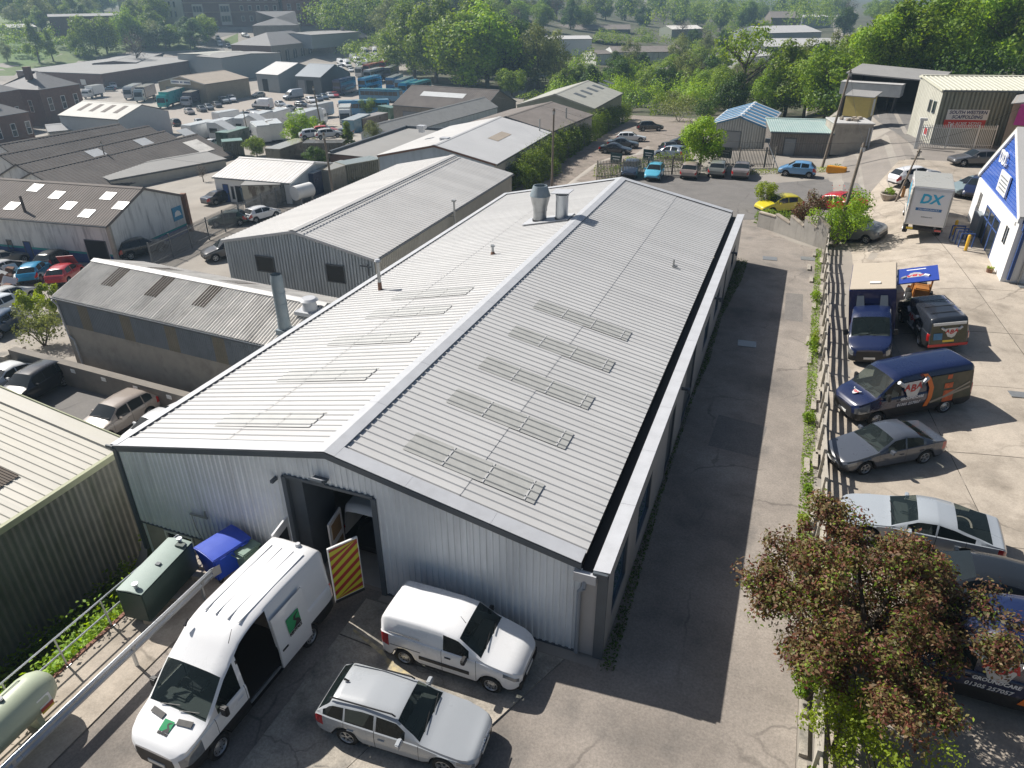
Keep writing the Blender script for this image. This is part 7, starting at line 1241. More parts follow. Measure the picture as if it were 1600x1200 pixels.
def trunk(H, r, crownbase, R_, limbs=7, seed=0):
    m = MB(); rr = random.Random(seed); lean = Vector((rr.uniform(-.05, .05), rr.uniform(-.05, .05), 1))
    pts = [lean*(H*.62*k/4)+Vector((rr.uniform(-.03, .03)*H*(k > 0), rr.uniform(-.03, .03)*H*(k > 0), 0)) for k in range(5)]
    for k in range(4): m.cyl(pts[k]-(Vector((0, 0, .4)) if k == 0 else Vector()), pts[k+1], r*(1-.2*k), r*(.8-.2*k), 8)
    for k in range(limbs):
        a = 2*math.pi*k/limbs+rr.uniform(-.4, .4); z = rr.uniform(.25, .6)*H; p0 = lean*z; p1 = p0+Vector((math.cos(a), math.sin(a), .75))*R_*.45; p2 = p1+Vector((math.cos(a+rr.uniform(-.6, .6)), math.sin(a), .7))*R_*.4
        m.cyl(p0, p1, r*.4, r*.24, 6); m.cyl(p1, p2, r*.24, r*.08, 5)
        for q in range(2): m.cyl(p1, p1+Vector((math.cos(a+1.2*(q*2-1)), math.sin(a+1.2*(q*2-1)), .6))*R_*.35, r*.16, r*.05, 4)
    return m
TP = {}
def tree_proto(kind):
    if kind in TP: return TP[kind]
    k = hash_kind = list('abcdefghijklmnopqrstuvwxyz').index(kind[-1]) if kind[-2] == '_' else 0
    base = kind[:-2]
    # crown radius and height for a tree 10 m tall
    D = dict(round=(4.9, 9.4, 'round', 'mid', 8500, .36, 44), bright=(4.6, 9.3, 'round', 'light', 8500, .36, 44), dark=(4.1, 9.6, 'tall', 'dark', 8000, .36, 40), tall=(3.5, 9.7, 'tall', 'mid', 8000, .34, 42), grey=(3.9, 9.4, 'tall', 'grey', 5600, .30, 44), cone=(3.6, 9.4, 'cone', 'mid', 5000, .34, 40), bare=(3.4, 8., 'round', 'bare', 1500, .2, 40), thin=(4.2, 5.2, 'round', 'mid', 1900, .30, 26))[base]
    R_, H, sh, lm, n, lf, cl = D; V, F = crown(n, R_, H, sh, lf, cl, seed=k*17+len(base)); cz = 10-H; V = V+np.array([0, 0, cz])
    me = npmesh('crown', V, F, LM[lm]); tr = trunk(10, .26 if base != 'thin' else .34, cz, R_, 7 if base not in ('bare', 'thin') else 14, seed=k).mesh('trunk', M_BARK, 60); TP[kind] = (me, tr); return TP[kind]
def tree(kind, x, y, H, label, group=None, w=1., name='tree', z=None, cat='tree'):
    me, tr = tree_proto(kind); s = H/10; o = thing(name, label, cat, (x, y, tz(x, y) if z is None else z), random.uniform(0, 6.28), group); o.scale = (s*w, s*w, s)
    link('crown', me, o); link('trunk', tr, o); return o
def bush(x, y, R_, H, lm, label, n=1600, leaf=.12, group=None, cat='bush', name='bush', z=None, seed=None, cl=16, trunkless=False, hollow=.35):
    z = tz(x, y) if z is None else z; o = thing(name, label, cat, (x, y, z), 0, group); V, F = crown(n, R_, H, 'round', leaf, cl, seed=int(x*7+y*13) % 9999 if seed is None else seed, hollow=hollow); link('foliage', npmesh('foliage', V, F, LM[lm]), o)
    m = MB()
    for k in range(5): a = k*1.3; m.cyl((0, 0, -.1), (math.cos(a)*R_*.5, math.sin(a)*R_*.5, H*.6), .05*min(1, H/2), .015, 5)
    m.build('stems', M_BARK, o); return o
def hedge(pts, w, h, lm, label, per=260, leaf=.16, name='hedge', cat='hedge', wob=.25, kind=None, zf=None):
    """foliage along a polyline"""
    P, Nn = [], []
    for a, b in zip(pts[:-1], pts[1:]):
        a, b = np.array(a), np.array(b); L = np.hypot(*(b-a)); n = int(L*per*(h+w)/3); t = rng.uniform(0, 1, n); th_ = rng.uniform(-.3, math.pi+.3, n); rr = rng.uniform(.75, 1.05, n)*(1+wob*np.sin(t*L*2.1+a[0])*np.cos(t*L*.9)); d = (b-a)/L; pr = np.array([-d[1], d[0]])
        s = np.cos(th_)*w/2*rr; q = a+(b-a)*t[:, None]+pr*s[:, None]; zz = np.maximum(np.sin(th_), 0)**.6*h*rr*rng.uniform(.25, 1., n)**.25; g = np.array([tz(px, py) if zf is None else zf for px, py in q]); P.append(np.column_stack([q, g+zz+.03])); Nn.append(np.column_stack([pr[0]*np.cos(th_), pr[1]*np.cos(th_), np.sin(th_)+.3]))
    V, F = leaves(np.vstack(P), np.vstack(Nn), leaf); me = npmesh('foliage', V, F, LM[lm])
    if kind: o = link(name, me); o['kind'] = kind; o['label'] = label; return o
    o = thing(name, label, cat, (0, 0, 0)); link('foliage', me, o); return o
def ground_cover(name, poly, n, h, leaf, lm, label, hf=None):
    """uncountable weeds over a polygon (xy)"""
    xs_, ys_ = [p[0] for p in poly], [p[1] for p in poly]; out = []
    def inside(x, y):
        c = False; j = len(poly)-1
        for i in range(len(poly)):
            if (poly[i][1] > y) != (poly[j][1] > y) and x < (poly[j][0]-poly[i][0])*(y-poly[i][1])/(poly[j][1]-poly[i][1])+poly[i][0]: c = not c
            j = i
        return c
    while len(out) < n:
        x, y = random.uniform(min(xs_), max(xs_)), random.uniform(min(ys_), max(ys_))
        if inside(x, y): out.append((x, y, tz(x, y)+abs(random.gauss(0, h*.5))*(1+.8*math.sin(x*2.3)*math.cos(y*1.7))+.02))
    P = np.array(out); V, F = leaves(P, np.tile([0, 0, 1.], (n, 1)), leaf, .7); o = link(name, npmesh(name, V, F, LM[lm])); o['kind'] = 'stuff'; o['label'] = label; return o
def wood(name, rows, label, lm='mid', n=220, leaf=1.1):
    """a far wood that reads as one mass: crowns joined in one object"""
    P, Nn = [], []
    for x, y, H, R_ in rows:
        m = n; d = rng.normal(0, 1, (m, 3)); d[:, 2] = np.abs(d[:, 2]); d /= np.linalg.norm(d, axis=1)[:, None]; z = tz(x, y); q = rng.uniform(.65, 1.1, m)[:, None]*(1+.2*np.sin(d[:, :1]*5+x)); P.append(np.array([x, y, z+H*.3])+d*q*np.array([R_, R_, H*.7])); Nn.append(d)
    V, F = leaves(np.vstack(P), np.vstack(Nn), leaf, .5, .8); o = link(name, npmesh(name, V, F, LM[lm])); o['kind'] = 'stuff'; o['label'] = label; return o
def gx(px, py): X = G(px, py); return X.x, X.y
# --- belt of tall trees behind the bus yard and workshops
belt = [('round_a', 622, 112, 14, 'round green tree at the left end of the tall clump by the bus yard'), ('tall_a', 648, 122, 19, 'tall green tree rising behind the buses'), ('grey_a', 610, 78, 17, 'greyish tall tree behind the left end of the clump'), ('tall_b', 682, 130, 21, 'tallest green tree of the clump, second from its left end'), ('round_b', 722, 138, 19, 'broad green tree in the middle of the tall clump'), ('dark_a', 700, 112, 20, 'dark green tree deep in the tall clump'), ('bright_a', 762, 138, 20, 'bright green tree at the right end of the tall clump'), ('tall_c', 745, 120, 22, 'tall slim tree behind the broad green one'), ('dark_b', 790, 132, 17, 'dark tree at the right end of the tall clump'), ('bare_a', 738, 138, 9, 'brownish bare tree at the foot of the tall clump'), ('round_c', 640, 92, 16, 'green tree at the back of the tall clump on the left'), ('grey_b', 672, 84, 18, 'grey-green tree at the back of the tall clump'), ('round_a', 800, 150, 8, 'low green tree between the clump and the sage warehouse'), ('bright_b', 812, 128, 9, 'bright green bushy tree by the sage warehouse roof'),
        ('grey_c', 842, 138, 16, 'pale willow-like tree behind the sage warehouse'), ('grey_a', 866, 134, 13, 'pale feathery tree right of the willow-like one'), ('dark_c', 820, 116, 15, 'dark tree left of the willow-like one'), ('bare_b', 880, 140, 8, 'brown twiggy tree behind the sage warehouse'), ('round_b', 905, 142, 7, 'green bush-like tree right of the twiggy one'), ('bright_c', 985, 140, 6.5, 'bright green small tree in front of the sunken vans'), ('grey_b', 985, 112, 9, 'feathery grey-green tree before the parked vans'), ('bright_a', 940, 140, 5, 'low bright bush in front of the sunken yard'), ('grey_c', 1062, 148, 10, 'grey-green tree left of the thin-branched tree'), ('bare_c', 1085, 146, 9, 'brown twiggy tree left of the thin-branched tree'), ('bright_b', 1096, 158, 8, 'yellow-green tree below the twiggy one'), ('dark_a', 1140, 186, 8, 'dark ivy-clad tree below the thin-branched tree'), ('thin_a', 1158, 182, 16.5, 'tall tree with a thin open crown on long bare branches'), ('round_c', 1120, 172, 8, 'green tree at the foot of the thin-branched one'), ('bright_c', 1190, 186, 8, 'bright green tree behind the striped shed'), ('tall_a', 1225, 184, 11.5, 'green tree behind the corrugated hut'), ('round_a', 1255, 186, 11, 'leafy tree right behind the turquoise roof'), ('grey_a', 1240, 164, 12, 'grey-green tree behind the leafy ones by the hut'), ('bright_a', 1288, 184, 10, 'bright green tree left of the open shed'), ('dark_b', 1275, 166, 11, 'dark green tree left of the open shed'),
        ('grey_b', 1300, 140, 12, 'greyish tree at the corner of the open shed'), ('round_b', 1338, 132, 10, 'green tree behind the left half of the open shed'), ('bright_b', 1372, 134, 10, 'bright yellow-green tree behind the open shed'), ('tall_b', 1400, 136, 11, 'green tree behind the open shed, right of the bright one'), ('bright_c', 1432, 132, 13, 'big bright green tree behind the gap of the yard'), ('round_c', 1468, 126, 14, 'broad green tree behind the scaffold building, left'), ('bright_a', 1502, 124, 15, 'tall bright green tree behind the scaffold building'), ('grey_c', 1530, 124, 12, 'grey-green tree behind the scaffold building'), ('bright_b', 1560, 124, 13, 'bright green tree behind the right part of the scaffold building'), ('round_a', 1592, 124, 15, 'green tree at the right edge of the belt'), ('tall_c', 1330, 106, 11, 'slim green tree deeper in the belt, left of the round pair'), ('round_b', 1450, 96, 13, 'green tree deeper in the belt on the right'), ('bare_a', 1478, 84, 14, 'brown leafless tree deeper in the belt on the right'),
        ('dark_c', 1318, 56, 13, 'silvery dark round tree, left of a pair by the far roofs'), ('round_c', 1378, 58, 12, 'dark green round tree, right of a pair by the far roofs')]
for kd, px, py, H, lb in belt:
    x, y = gx(px, py); tree(kd, x, y, H*(1.16 if H > 8.5 and 'thin' not in kd else 1), lb, 'trees of the belt beyond the estate', random.uniform(.95, 1.25))
left = [('cone_a', 62, 98, 14, 'big dark cone-shaped tree by the playing field'), ('cone_b', 84, 96, 11, 'second cone-shaped tree, right of the big one'), ('round_a', 152, 86, 15, 'big round tree behind the felt-roofed factory'), ('round_b', 168, 84, 13, 'round tree touching the big one on its right'), ('bright_a', 208, 74, 14, 'pale green tree right of the big round one'), ('round_c', 248, 46, 13, 'hazy green tree in front of the pale corner block'), ('bright_b', 272, 70, 8, 'small round tree by the road bend'), ('bare_b', 298, 76, 8, 'brown bare tree by the road bend'), ('bare_c', 218, 110, 14, 'reddish bare tree standing against the brick factory'), ('round_a', 122, 84, 8, 'small tree between the cone trees and the big round one'), ('grey_a', 66, 42, 12, 'hazy grey-green tree at the top left corner'), ('round_b', 100, 30, 14, 'hazy green tree at the top left'), ('round_c', 145, 26, 15, 'hazy tree above the brown flat building'), ('tall_a', 20, 34, 14, 'hazy tall tree at the far top left corner'), ('round_a', 45, 20, 15, 'faint hazy tree in the top left corner'), ('grey_b', 228, 40, 11, 'grey-green hazy tree left of the pale corner block'), ('dark_a', 318, 58, 5, 'dark bush-like tree at the road bend'), ('grey_c', 12, 96, 7, 'grey-green scrub tree at the field edge')]
for kd, px, py, H, lb in left:
    x, y = gx(px, py); tree(kd, x, y, H, lb, 'trees around the playing field')
yard = [('bright_c', 475, 232, 5.6, 'bright green round tree beside the trailers'), ('round_a', 577, 180, 4.2, 'dark round bush-tree in front of the blue coach'), ('cone_a', 546, 240, 4.6, 'dark narrow conifer beside the container'), ('dark_a', 680, 204, 2.6, 'dark bush at the parapet of the flat roof'), ('bright_a', 655, 208, 2.2, 'green shrub left of the dark bush by the flat roof'), ('grey_a', 735, 186, 4.4, 'pale green shrub beside the long grey roof'), ('grey_b', 760, 182, 3.4, 'grey-green shrub by the end of the long grey roof'), ('grey_c', 585, 226, 3.8, 'grey-green shrub in front of the blue gable'), ('dark_b', 496, 272, 3.6, 'dark shrub behind the white office'), ('round_b', 402, 244, 3.2, 'green shrub by the green containers'), ('cone_b', 508, 216, 3.0, 'narrow ivy-clad stump by the leaning pole'), ('bare_a', 492, 234, 2.0, 'brown bush under the red car body'), ('bare_b', 318, 284, 2.4, 'pale dry shrub left of the white office')]
for kd, px, py, H, lb in yard:
    x, y = gx(px, py); tree(kd, x, y, H, lb, 'shrubs about the yards', 1.2, cat='shrub', name='shrub')
near = [('bright_b', 1094, 260, 5.6, 'round green tree beside the hedge car park fence', 1.0)]
for kd, px, py, H, lb, w in near: x, y = gx(px, py); tree(kd, x, y, H, lb, None, w)
# shrubs of the slope below the belt
k = 0
for px, py in [(900, 165), (925, 160), (950, 165), (975, 162), (1000, 168), (1025, 165), (1050, 172), (1075, 178), (1100, 186), (1010, 150), (1040, 152), (960, 148), (985, 175), (1030, 180), (1060, 190), (930, 172), (880, 152), (1075, 158), (1110, 180)]:
    x, y = gx(px, py); lm = ('dark', 'mid', 'grey', 'mid')[k % 4]; bush(x, y, random.uniform(3, 4.4), random.uniform(3.5, 5), lm, ['dark green', 'mid green', 'grey-green', 'leafy green'][k % 4]+' scrub bush on the slope '+('beyond the sage warehouse' if px < 940 else 'behind the hedge end' if px < 1000 else 'behind the hedge car park' if px < 1060 else 'left of the striped shed')+(', upper' if py < 158 else ', middle' if py < 173 else ', lower'), 1500, .3, 'scrub bushes on the slope'); k += 1
# far trees along the top edge
k = 0; rt = random.Random(3)
kinds = ['round_a', 'tall_a', 'grey_a', 'round_b', 'dark_a', 'grey_b', 'bright_a', 'tall_b', 'bare_a', 'dark_b']
for px in range(505, 1600, 24):
    for row, (py, H) in enumerate(((46, 15), (30, 17))):
        if (px+row*11) % 5 == 0 and row == 0: continue
        p_ = px+rt.uniform(-9, 9)+row*12
        if row == 0 and (1190 < p_ < 1300 or 1405 < p_ or 920 < p_ < 990): continue
        x, y = gx(p_, py+rt.uniform(-4, 4)); kd = kinds[rt.randrange(10)]; wh_ = ' above '+('the tall clump' if p_ < 700 else 'the sage warehouse' if p_ < 850 else 'the sunken car park' if p_ < 1050 else 'the striped shed' if p_ < 1200 else 'the far white roofs' if p_ < 1320 else 'the open shed' if p_ < 1460 else 'the scaffold building')+(', nearer row' if row == 0 else ', further row'); nm = dict(round='round green', tall='tall green', grey='grey-green', dark='dark green', bright='bright green', bare='brown leafless')[kd[:-2]]
        tree(kd, x, y, H*rt.uniform(.85, 1.2), nm+' hazy tree'+wh_, 'hazy trees along the top edge', 1.15)
rows = []
for i in range(520):
    a = rt.uniform(-.98, .50); d = rt.uniform(520, 1100); ang = HEAD+a*.78; x, y = 20+math.sin(ang)*d, -14+math.cos(ang)*d; rows.append((x, y, rt.uniform(14, 24), rt.uniform(7, 12)))
wood('far_woodland', rows, 'far hazy woodland along the top of the picture')
for i in range(64):                                            # filling trees between the clump, the sheds and the slope
    px, py = (rt.uniform(825, 1205), rt.uniform(112, 165)) if i < 30 else (rt.uniform(1060, 1200), rt.uniform(60, 108)) if i < 40 else (rt.uniform(1300, 1610), rt.uniform(84, 118)) if i < 52 else (rt.uniform(600, 800), rt.uniform(60, 110))
    x, y = gx(px, py); kd = kinds[rt.randrange(10)]; nm = dict(round='round green', tall='tall green', grey='grey-green', dark='dark green', bright='bright green', bare='brown leafless')[kd[:-2]]
    tree(kd, x, y, rt.uniform(6, 9.5) if i < 30 else rt.uniform(8, 12) if i < 52 else rt.uniform(13, 18), nm+' tree '+('by the sunken car park' if i < 30 and px < 1020 else 'left of the thin-branched tree' if i < 30 else 'beyond the striped shed' if i < 40 else 'deep behind the scaffold yard' if i < 52 else 'deep in the tall clump')+', '+('lower' if py > 140 else 'middle' if py > 100 else 'upper')+' part', 'trees filling the wooded belt', 1.2)
for i in range(30):
    px, py = (rt.uniform(0, 250), rt.uniform(14, 62)) if i < 22 else (rt.uniform(225, 330), rt.uniform(60, 80)); x, y = gx(px, py); kd = kinds[rt.randrange(8)]
    tree(kd, x, y, rt.uniform(8, 12), dict(round='round', tall='tall', grey='greyish', dark='dark', bright='pale green')[kd[:-2]]+' hazy hillside tree '+('at the top left corner' if px < 90 else 'above the felt-roofed factory' if px < 200 else 'by the pale corner block'), 'hazy hillside trees at top left', 1.3)
rows = []
for i in range(60): px = rt.uniform(500, 640); x, y = gx(px, rt.uniform(28, 62)); rows.append((x, y, rt.uniform(9, 15), rt.uniform(5, 8)))
wood('hillside_wood', rows, 'wooded hillside right of the brick apartments', 'mid', 420, .7)
rows = []
for i in range(40): px = rt.uniform(800, 1200); x, y = gx(px, rt.uniform(100, 170)); rows.append((x, y, rt.uniform(2, 3.4), rt.uniform(2.5, 4)))
wood('scrub', rows, 'low scrub between the car park and the sunken yard', 'mid', 300, .35); rows = []
while len(rows) < 170:
    px, py = rt.uniform(540, 1610), rt.uniform(42, 112)
    if (805 < px < 935 and 52 < py < 100) or (925 < px < 1080 and 74 < py < 112) or (840 < px < 1000 and 40 < py < 56) or (1185 < px < 1440 and 45 < py < 96) or (1045 < px < 1105 and py < 60): continue
    x, y = gx(px, py); rows.append((x, y, rt.uniform(3.5, 7), rt.uniform(4, 7)))
for i in range(40): x, y = gx(rt.uniform(-40, 250), rt.uniform(30, 92)); rows.append((x, y, rt.uniform(3, 5), rt.uniform(3, 5)))
wood('hedgerows', rows, 'hedgerows and thickets between the far sheds', 'mid', 260, .6); rows = []
wood('thicket', [(*gx(rt.uniform(860, 1110), rt.uniform(120, 175)), rt.uniform(4.5, 7), rt.uniform(3, 5)) for i in range(52)], 'dense thicket on the slope behind the hedge car park', 'light', 420, .34)
rows = []
for i in range(46): px = rt.uniform(1190, 1600); x, y = gx(px, rt.uniform(100, 150) if px > 1310 else rt.uniform(140, 182)); rows.append((x, y, rt.uniform(4, 7), rt.uniform(3, 5)))
wood('undergrowth', rows, 'undergrowth filling the foot of the tree belt', 'dark', 320, .42)
# hedge beside the workshops and the palisade fence
P_ = [gx(*q) for q in ((806, 296), (834, 276), (860, 254), (890, 235), (920, 216), (950, 199), (975, 186))]
hedge(P_, 3.0, 3.2, 'mid', 'long overgrown hedge between the workshops and the car park', 420, .2); hedge([(a-.5, b+.6) for a, b in P_[1:6]], 2.4, 3.5, 'grey', 'pale flowering climbers over the long hedge', 110, .18)
hedge([gx(808, 300), gx(836, 284), gx(866, 268)], 2.2, 1.8, 'bright' if False else 'mid', 'lower green end of the hedge by the telegraph pole', 400, .16)
hedge([gx(930, 278), gx(962, 276), gx(990, 262), gx(1050, 258), gx(1080, 262)], 1.3, 1.2, 'mid', 'ivy and weeds along the palisade fence', 260, .14); hedge([gx(1160, 272), gx(1210, 270), gx(1280, 268), gx(1310, 262)], .8, .5, 'yellow', 'weeds along the foot of the hut fence', 260, .12)
# planting at the stepped wall
hx = gx(1212, 338); bush(gx(1192, 330)[0], gx(1192, 330)[1], 1.15, 3.0, 'yellow', 'small multi-stemmed green tree left of the yellow car', 2200, .13, cat='tree', name='small_tree', hollow=.5)
hedge([gx(1180, 346), gx(1215, 352), gx(1248, 360)], 1.1, 1.15, 'light', 'clipped green hedge in front of the yellow car', 900, .1)
bush(*gx(1262, 366), 2.0, 3.9, 'copper', 'dark red-leaved bush at the stepped wall', 3600, .13, cat='bush'); bush(*gx(1306, 384), 2.4, 4.2, 'light', 'green bush with red flowers round the pole at the end of the wall', 4600, .15)
bush(gx(1318, 372)[0], gx(1318, 372)[1], 1.5, 3.6, 'light', 'bright green bush beside the grey compact van', 1400, .14); bush(*gx(1286, 382), .8, 1.6, 'yellow', 'low yellow-green bush at the corner of the wall', 900, .12)
# copper-leaved tree at lower right: limbs and two tones of foliage
def copper():
    o = thing('copper_tree', 'large copper-leaved tree hanging over the fence at lower right', 'tree', (23.95, 2.2, tz(23.95, 2.2)))
    r = np.random.default_rng(5); C = []; m = MB(); tips = []
    for k in range(11):
        a = 2*math.pi*k/11+r.uniform(-.3, .3); l = r.uniform(1.5, 2.7); p0 = Vector((0, 0, r.uniform(.6, 1.6))); p1 = p0+Vector((math.cos(a)*l*.5, math.sin(a)*l*.5, r.uniform(.8, 1.5))); p2 = p1+Vector((math.cos(a+.3)*l*.6, math.sin(a+.3)*l*.6, r.uniform(.1, .9)))
        m.cyl(p0, p1, .07, .045, 6); m.cyl(p1, p2, .045, .015, 5); tips += [p1, p2, (p1+p2)/2]
        for q in range(4):
            b = a+r.uniform(-1, 1); p3 = p2+Vector((math.cos(b), math.sin(b), r.uniform(-.35, .5)))*r.uniform(.5, 1.15); m.cyl(p2, p3, .016, .005, 4); tips += [p3, (p2+p3)/2]
    m.cyl((0, 0, -.3), (.05, 0, 1.8), .16, .1, 8); m.build('trunk', M_BARK, o)
    for p in tips: C.append((*p, r.uniform(.28, .5)))
    for k in range(170):
        p = r.normal(0, 1, 3); p /= np.linalg.norm(p); q = r.uniform(.3, 1)**.6; C.append((p[0]*(2.75 if p[0] < 0 else 2.1)*q, p[1]*3.0*q, 2.35+p[2]*1.75*q, r.uniform(.25, .5)))
    C = np.array(C)
    def part(nm, n, lm, sel, lf):
        idx = r.choice(sel, n); d = r.normal(0, 1, (n, 3)); d /= np.linalg.norm(d, axis=1)[:, None]; P = C[idx, :3]+d*(C[idx, 3]*r.uniform(.3, 1.15, n))[:, None]; P[:, 2] = np.maximum(P[:, 2], .15); V, F = leaves(P, d+np.array([0, 0, .5]), lf, .7, .55); link(nm, npmesh(nm, V, F, LM[lm]), o)
    part('crown', 40000, 'copper', np.arange(len(C)), .09); part('crown', 16000, 'copper', np.arange(len(C)), .13); part('crown', 9000, 'mid', np.arange(0, len(C), 2), .09)
    return o
copper()
for (x, y, R_, H, lm, lb) in ((23.4, -.7, 1.1, 2.6, 'yellow', 'bright green shoots at the bottom edge below the copper tree'), (24.5, -1.7, 1.6, 2.4, 'yellow', 'bright green bush at the bottom right edge'), (22.75, .6, .55, 1.9, 'light', 'green climber on the fence left of the copper tree'), (23.0, -2.6, .8, 1.2, 'light', 'low green weeds at the bottom edge beside the fence')): bush(x, y, R_, H, lm, lb, 2400, .085, hollow=.3)
# weeds along the fence, along the warehouse, bank and odd corners
fy = [(22.5, 8.2, .38, .6), (22.5, 15.6, .42, .6), (22.5, 23.0, .5, .9), (22.55, 24.3, .4, .7), (22.5, 30.6, .5, .85), (22.6, 10.4, .2, .3)]
for i, (x, y, R_, H) in enumerate(fy): bush(x, y, R_, H, 'light' if i % 3 else 'yellow', ['bright', 'pale', 'fresh green', 'leafy'][i % 4]+' weed clump against the fence, '+['first', 'second', 'third', 'fourth', 'fifth', 'sixth', 'seventh', 'eighth', 'ninth', 'tenth'][sorted(range(len(fy)), key=lambda q: fy[q][1]).index(i)]+' from the copper tree', 420, .10, 'weeds along the timber fence', 'weed', 'weed_clump', hollow=.2)
ground_cover('verge_weeds', [(22.25, 4), (22.75, 4), (22.8, 41), (22.4, 41)], 5200, .14, .085, 'light', 'sparse weeds along the foot of the timber fence'); ground_cover('wall_weeds', [(17.3, -.5), (17.7, -.3), (17.45, 8), (17.4, 16), (17.6, 20), (17.5, 26), (18.0, 33), (18.0, 36.5), (17.3, 36.6)], 4500, .2, .075, 'dark', 'weeds along the foot of the warehouse wall')
ground_cover('bank_plants', [(-2.6, -16), (3.0, -16), (3.0, -2.2), (.2, -.3), (-2.6, 1.5)], 15000, .5, .15, 'mid', 'nettles and brambles on the bank below the railing'); ground_cover('bank_plants', [(.2, -16), (3.05, -16), (3.05, -2.6), (.6, -3.0)], 11000, .75, .14, 'light', 'fresh green brambles close to the railing')  # paler leaves by the railing paint the sunlit part of the bank
for px, py, R_, H, lm, lb in ((70, 540, 2.1, 3.0, 'grey', 'straggly grey-green bush at the corner of the corrugated shed'), (58, 500, 1.1, 2.8, 'yellow', 'bright green sapling left of the corrugated shed'), (86, 490, .9, 2.9, 'yellow', 'bright sapling against the corrugated shed corner')): bush(*gx(px, py), R_, H, lm, lb, 1900, .16)
bush(XC-.25, -3.4, .42, .5, 'light', 'tuft of weeds growing in the gutter of the cream shed', 420, .09, z=ZC+.0, cat='weed', name='gutter_weeds'); bush(-.7, 15.6, .55, .7, 'yellow', 'yellow-green weeds between the two warehouse roofs', 360, .12, z=1.9, cat='weed', name='gutter_weeds')
# ------------------------------------------------------------------ roads, yards, fences, poles, walls
def pg(*P): return [gx_(*p) for p in P]
def gx_(px, py): X = G(px, py); return X.x, X.y
sheet('turning_circle', pg((1010, 306), (930, 290), (985, 268), (1160, 280), (1215, 286), (1290, 280), (1340, 286), (1356, 304), (1340, 322), (1290, 334), (1210, 340), (1150, 345), (1100, 335)), .022, M_ASPH2, label='dark asphalt turning circle behind the warehouse')
sheet('approach', pg((1290, 280), (1315, 250), (1400, 200), (1440, 205), (1470, 232), (1580, 250), (1540, 300), (1420, 300), (1356, 304), (1340, 286)), .018, mat('worn_approach', (.24, .215, .19), .92, var=.15, scale=.5, stain=.5, sscale=.3, scol=(.14, .13, .12)), label='dusty approach to the scaffold yard')
sheet('hedge_car_park', pg((800, 305), (860, 262), (950, 205), (985, 180), (1080, 182), (1090, 215), (1080, 255), (985, 262), (925, 290)), .02, M_GRAVEL, label='reddish gravel car park beside the hedge')
sheet('scaffold_yard', pg((1372, 190), (1345, 165), (1440, 160), (1475, 150), (1460, 205), (1432, 232)), .022, M_ASPH2); sheet('depot_yard', pg((150, 165), (330, 160), (400, 140), (560, 150), (660, 145), (600, 190), (420, 200), (300, 215), (240, 190)), .03, mat('depot_concrete', (.34, .30, .26), .92, var=.12, scale=.1, stain=.4, sscale=.05, scol=(.2, .18, .16)), 4, label='pale concrete depot yard')
sheet('road', pg((378, 45), (322, 52), (306, 64), (318, 76), (345, 84), (352, 78), (340, 66), (345, 58), (380, 50)), .05, M_ASPH2, 8, label='road curving down from the top left'); sheet('playing_field', pg((-60, 70), (20, 62), (95, 85), (40, 105), (-60, 112)), .05, mat('field_grass', (.10, .17, .035), .95, var=.12, scale=.1), 6, label='bright green playing field at the left edge')
sheet('hill_grass', pg((-300, 8), (255, 8), (255, 34), (318, 52), (300, 66), (312, 78), (220, 82), (205, 96), (120, 104), (-60, 130)), .03, M_GRASS, 8, label='grassy hillside at the top left'); sheet('valley_grass', pg((800, 118), (930, 112), (1060, 112), (1190, 96), (1440, 92), (1605, 88), (1605, 14), (1000, 14), (560, 14), (520, 40)), .03, M_SOIL, 12, label='rough ground between the far sheds'); sheet('verge', pg((350, 62), (372, 52), (372, 68), (356, 74)), .06, M_GRASS, 6); sheet('verge', pg((240, 118), (265, 104), (296, 112), (270, 120), (245, 122)), .06, M_GRASS, 6); sheet('slope_earth', pg((800, 190), (830, 120), (1000, 120), (1200, 140), (1300, 130), (1320, 112), (1600, 112), (1600, 135), (1320, 190), (1200, 195), (1110, 215), (1085, 185), (985, 180)), .04, M_SOIL, 4, label='dark earth of the wooded slope')
sheet('wood_floor', [(-700, 300), (-150, 390), (-60, 390), (30, 470), (250, 500), (900, 700), (1200, 2500), (-2500, 2500), (-2500, 900)], .3, M_SOIL, 60, label='dark floor of the far woods'); sheet('wood_floor', pg((560, 60), (620, 80), (660, 130), (790, 140), (800, 110), (700, 70), (600, 40), (500, 40)), .06, M_SOIL, 6)
sheet('bank', [(-2.7, -30), (3.1, -30), (3.1, -.2), (-2.7, 2)], .015, M_SOIL, .75, label='overgrown earth bank below the railing')
sheet('bay_floor', [(-20, 3), (-1.5, 3), (-1.5, 12), (-20, 12.6), (-34, 13), (-34, 6)], .03, M_ASPH2, 1.5, label='asphalt of the left-hand parking bay')
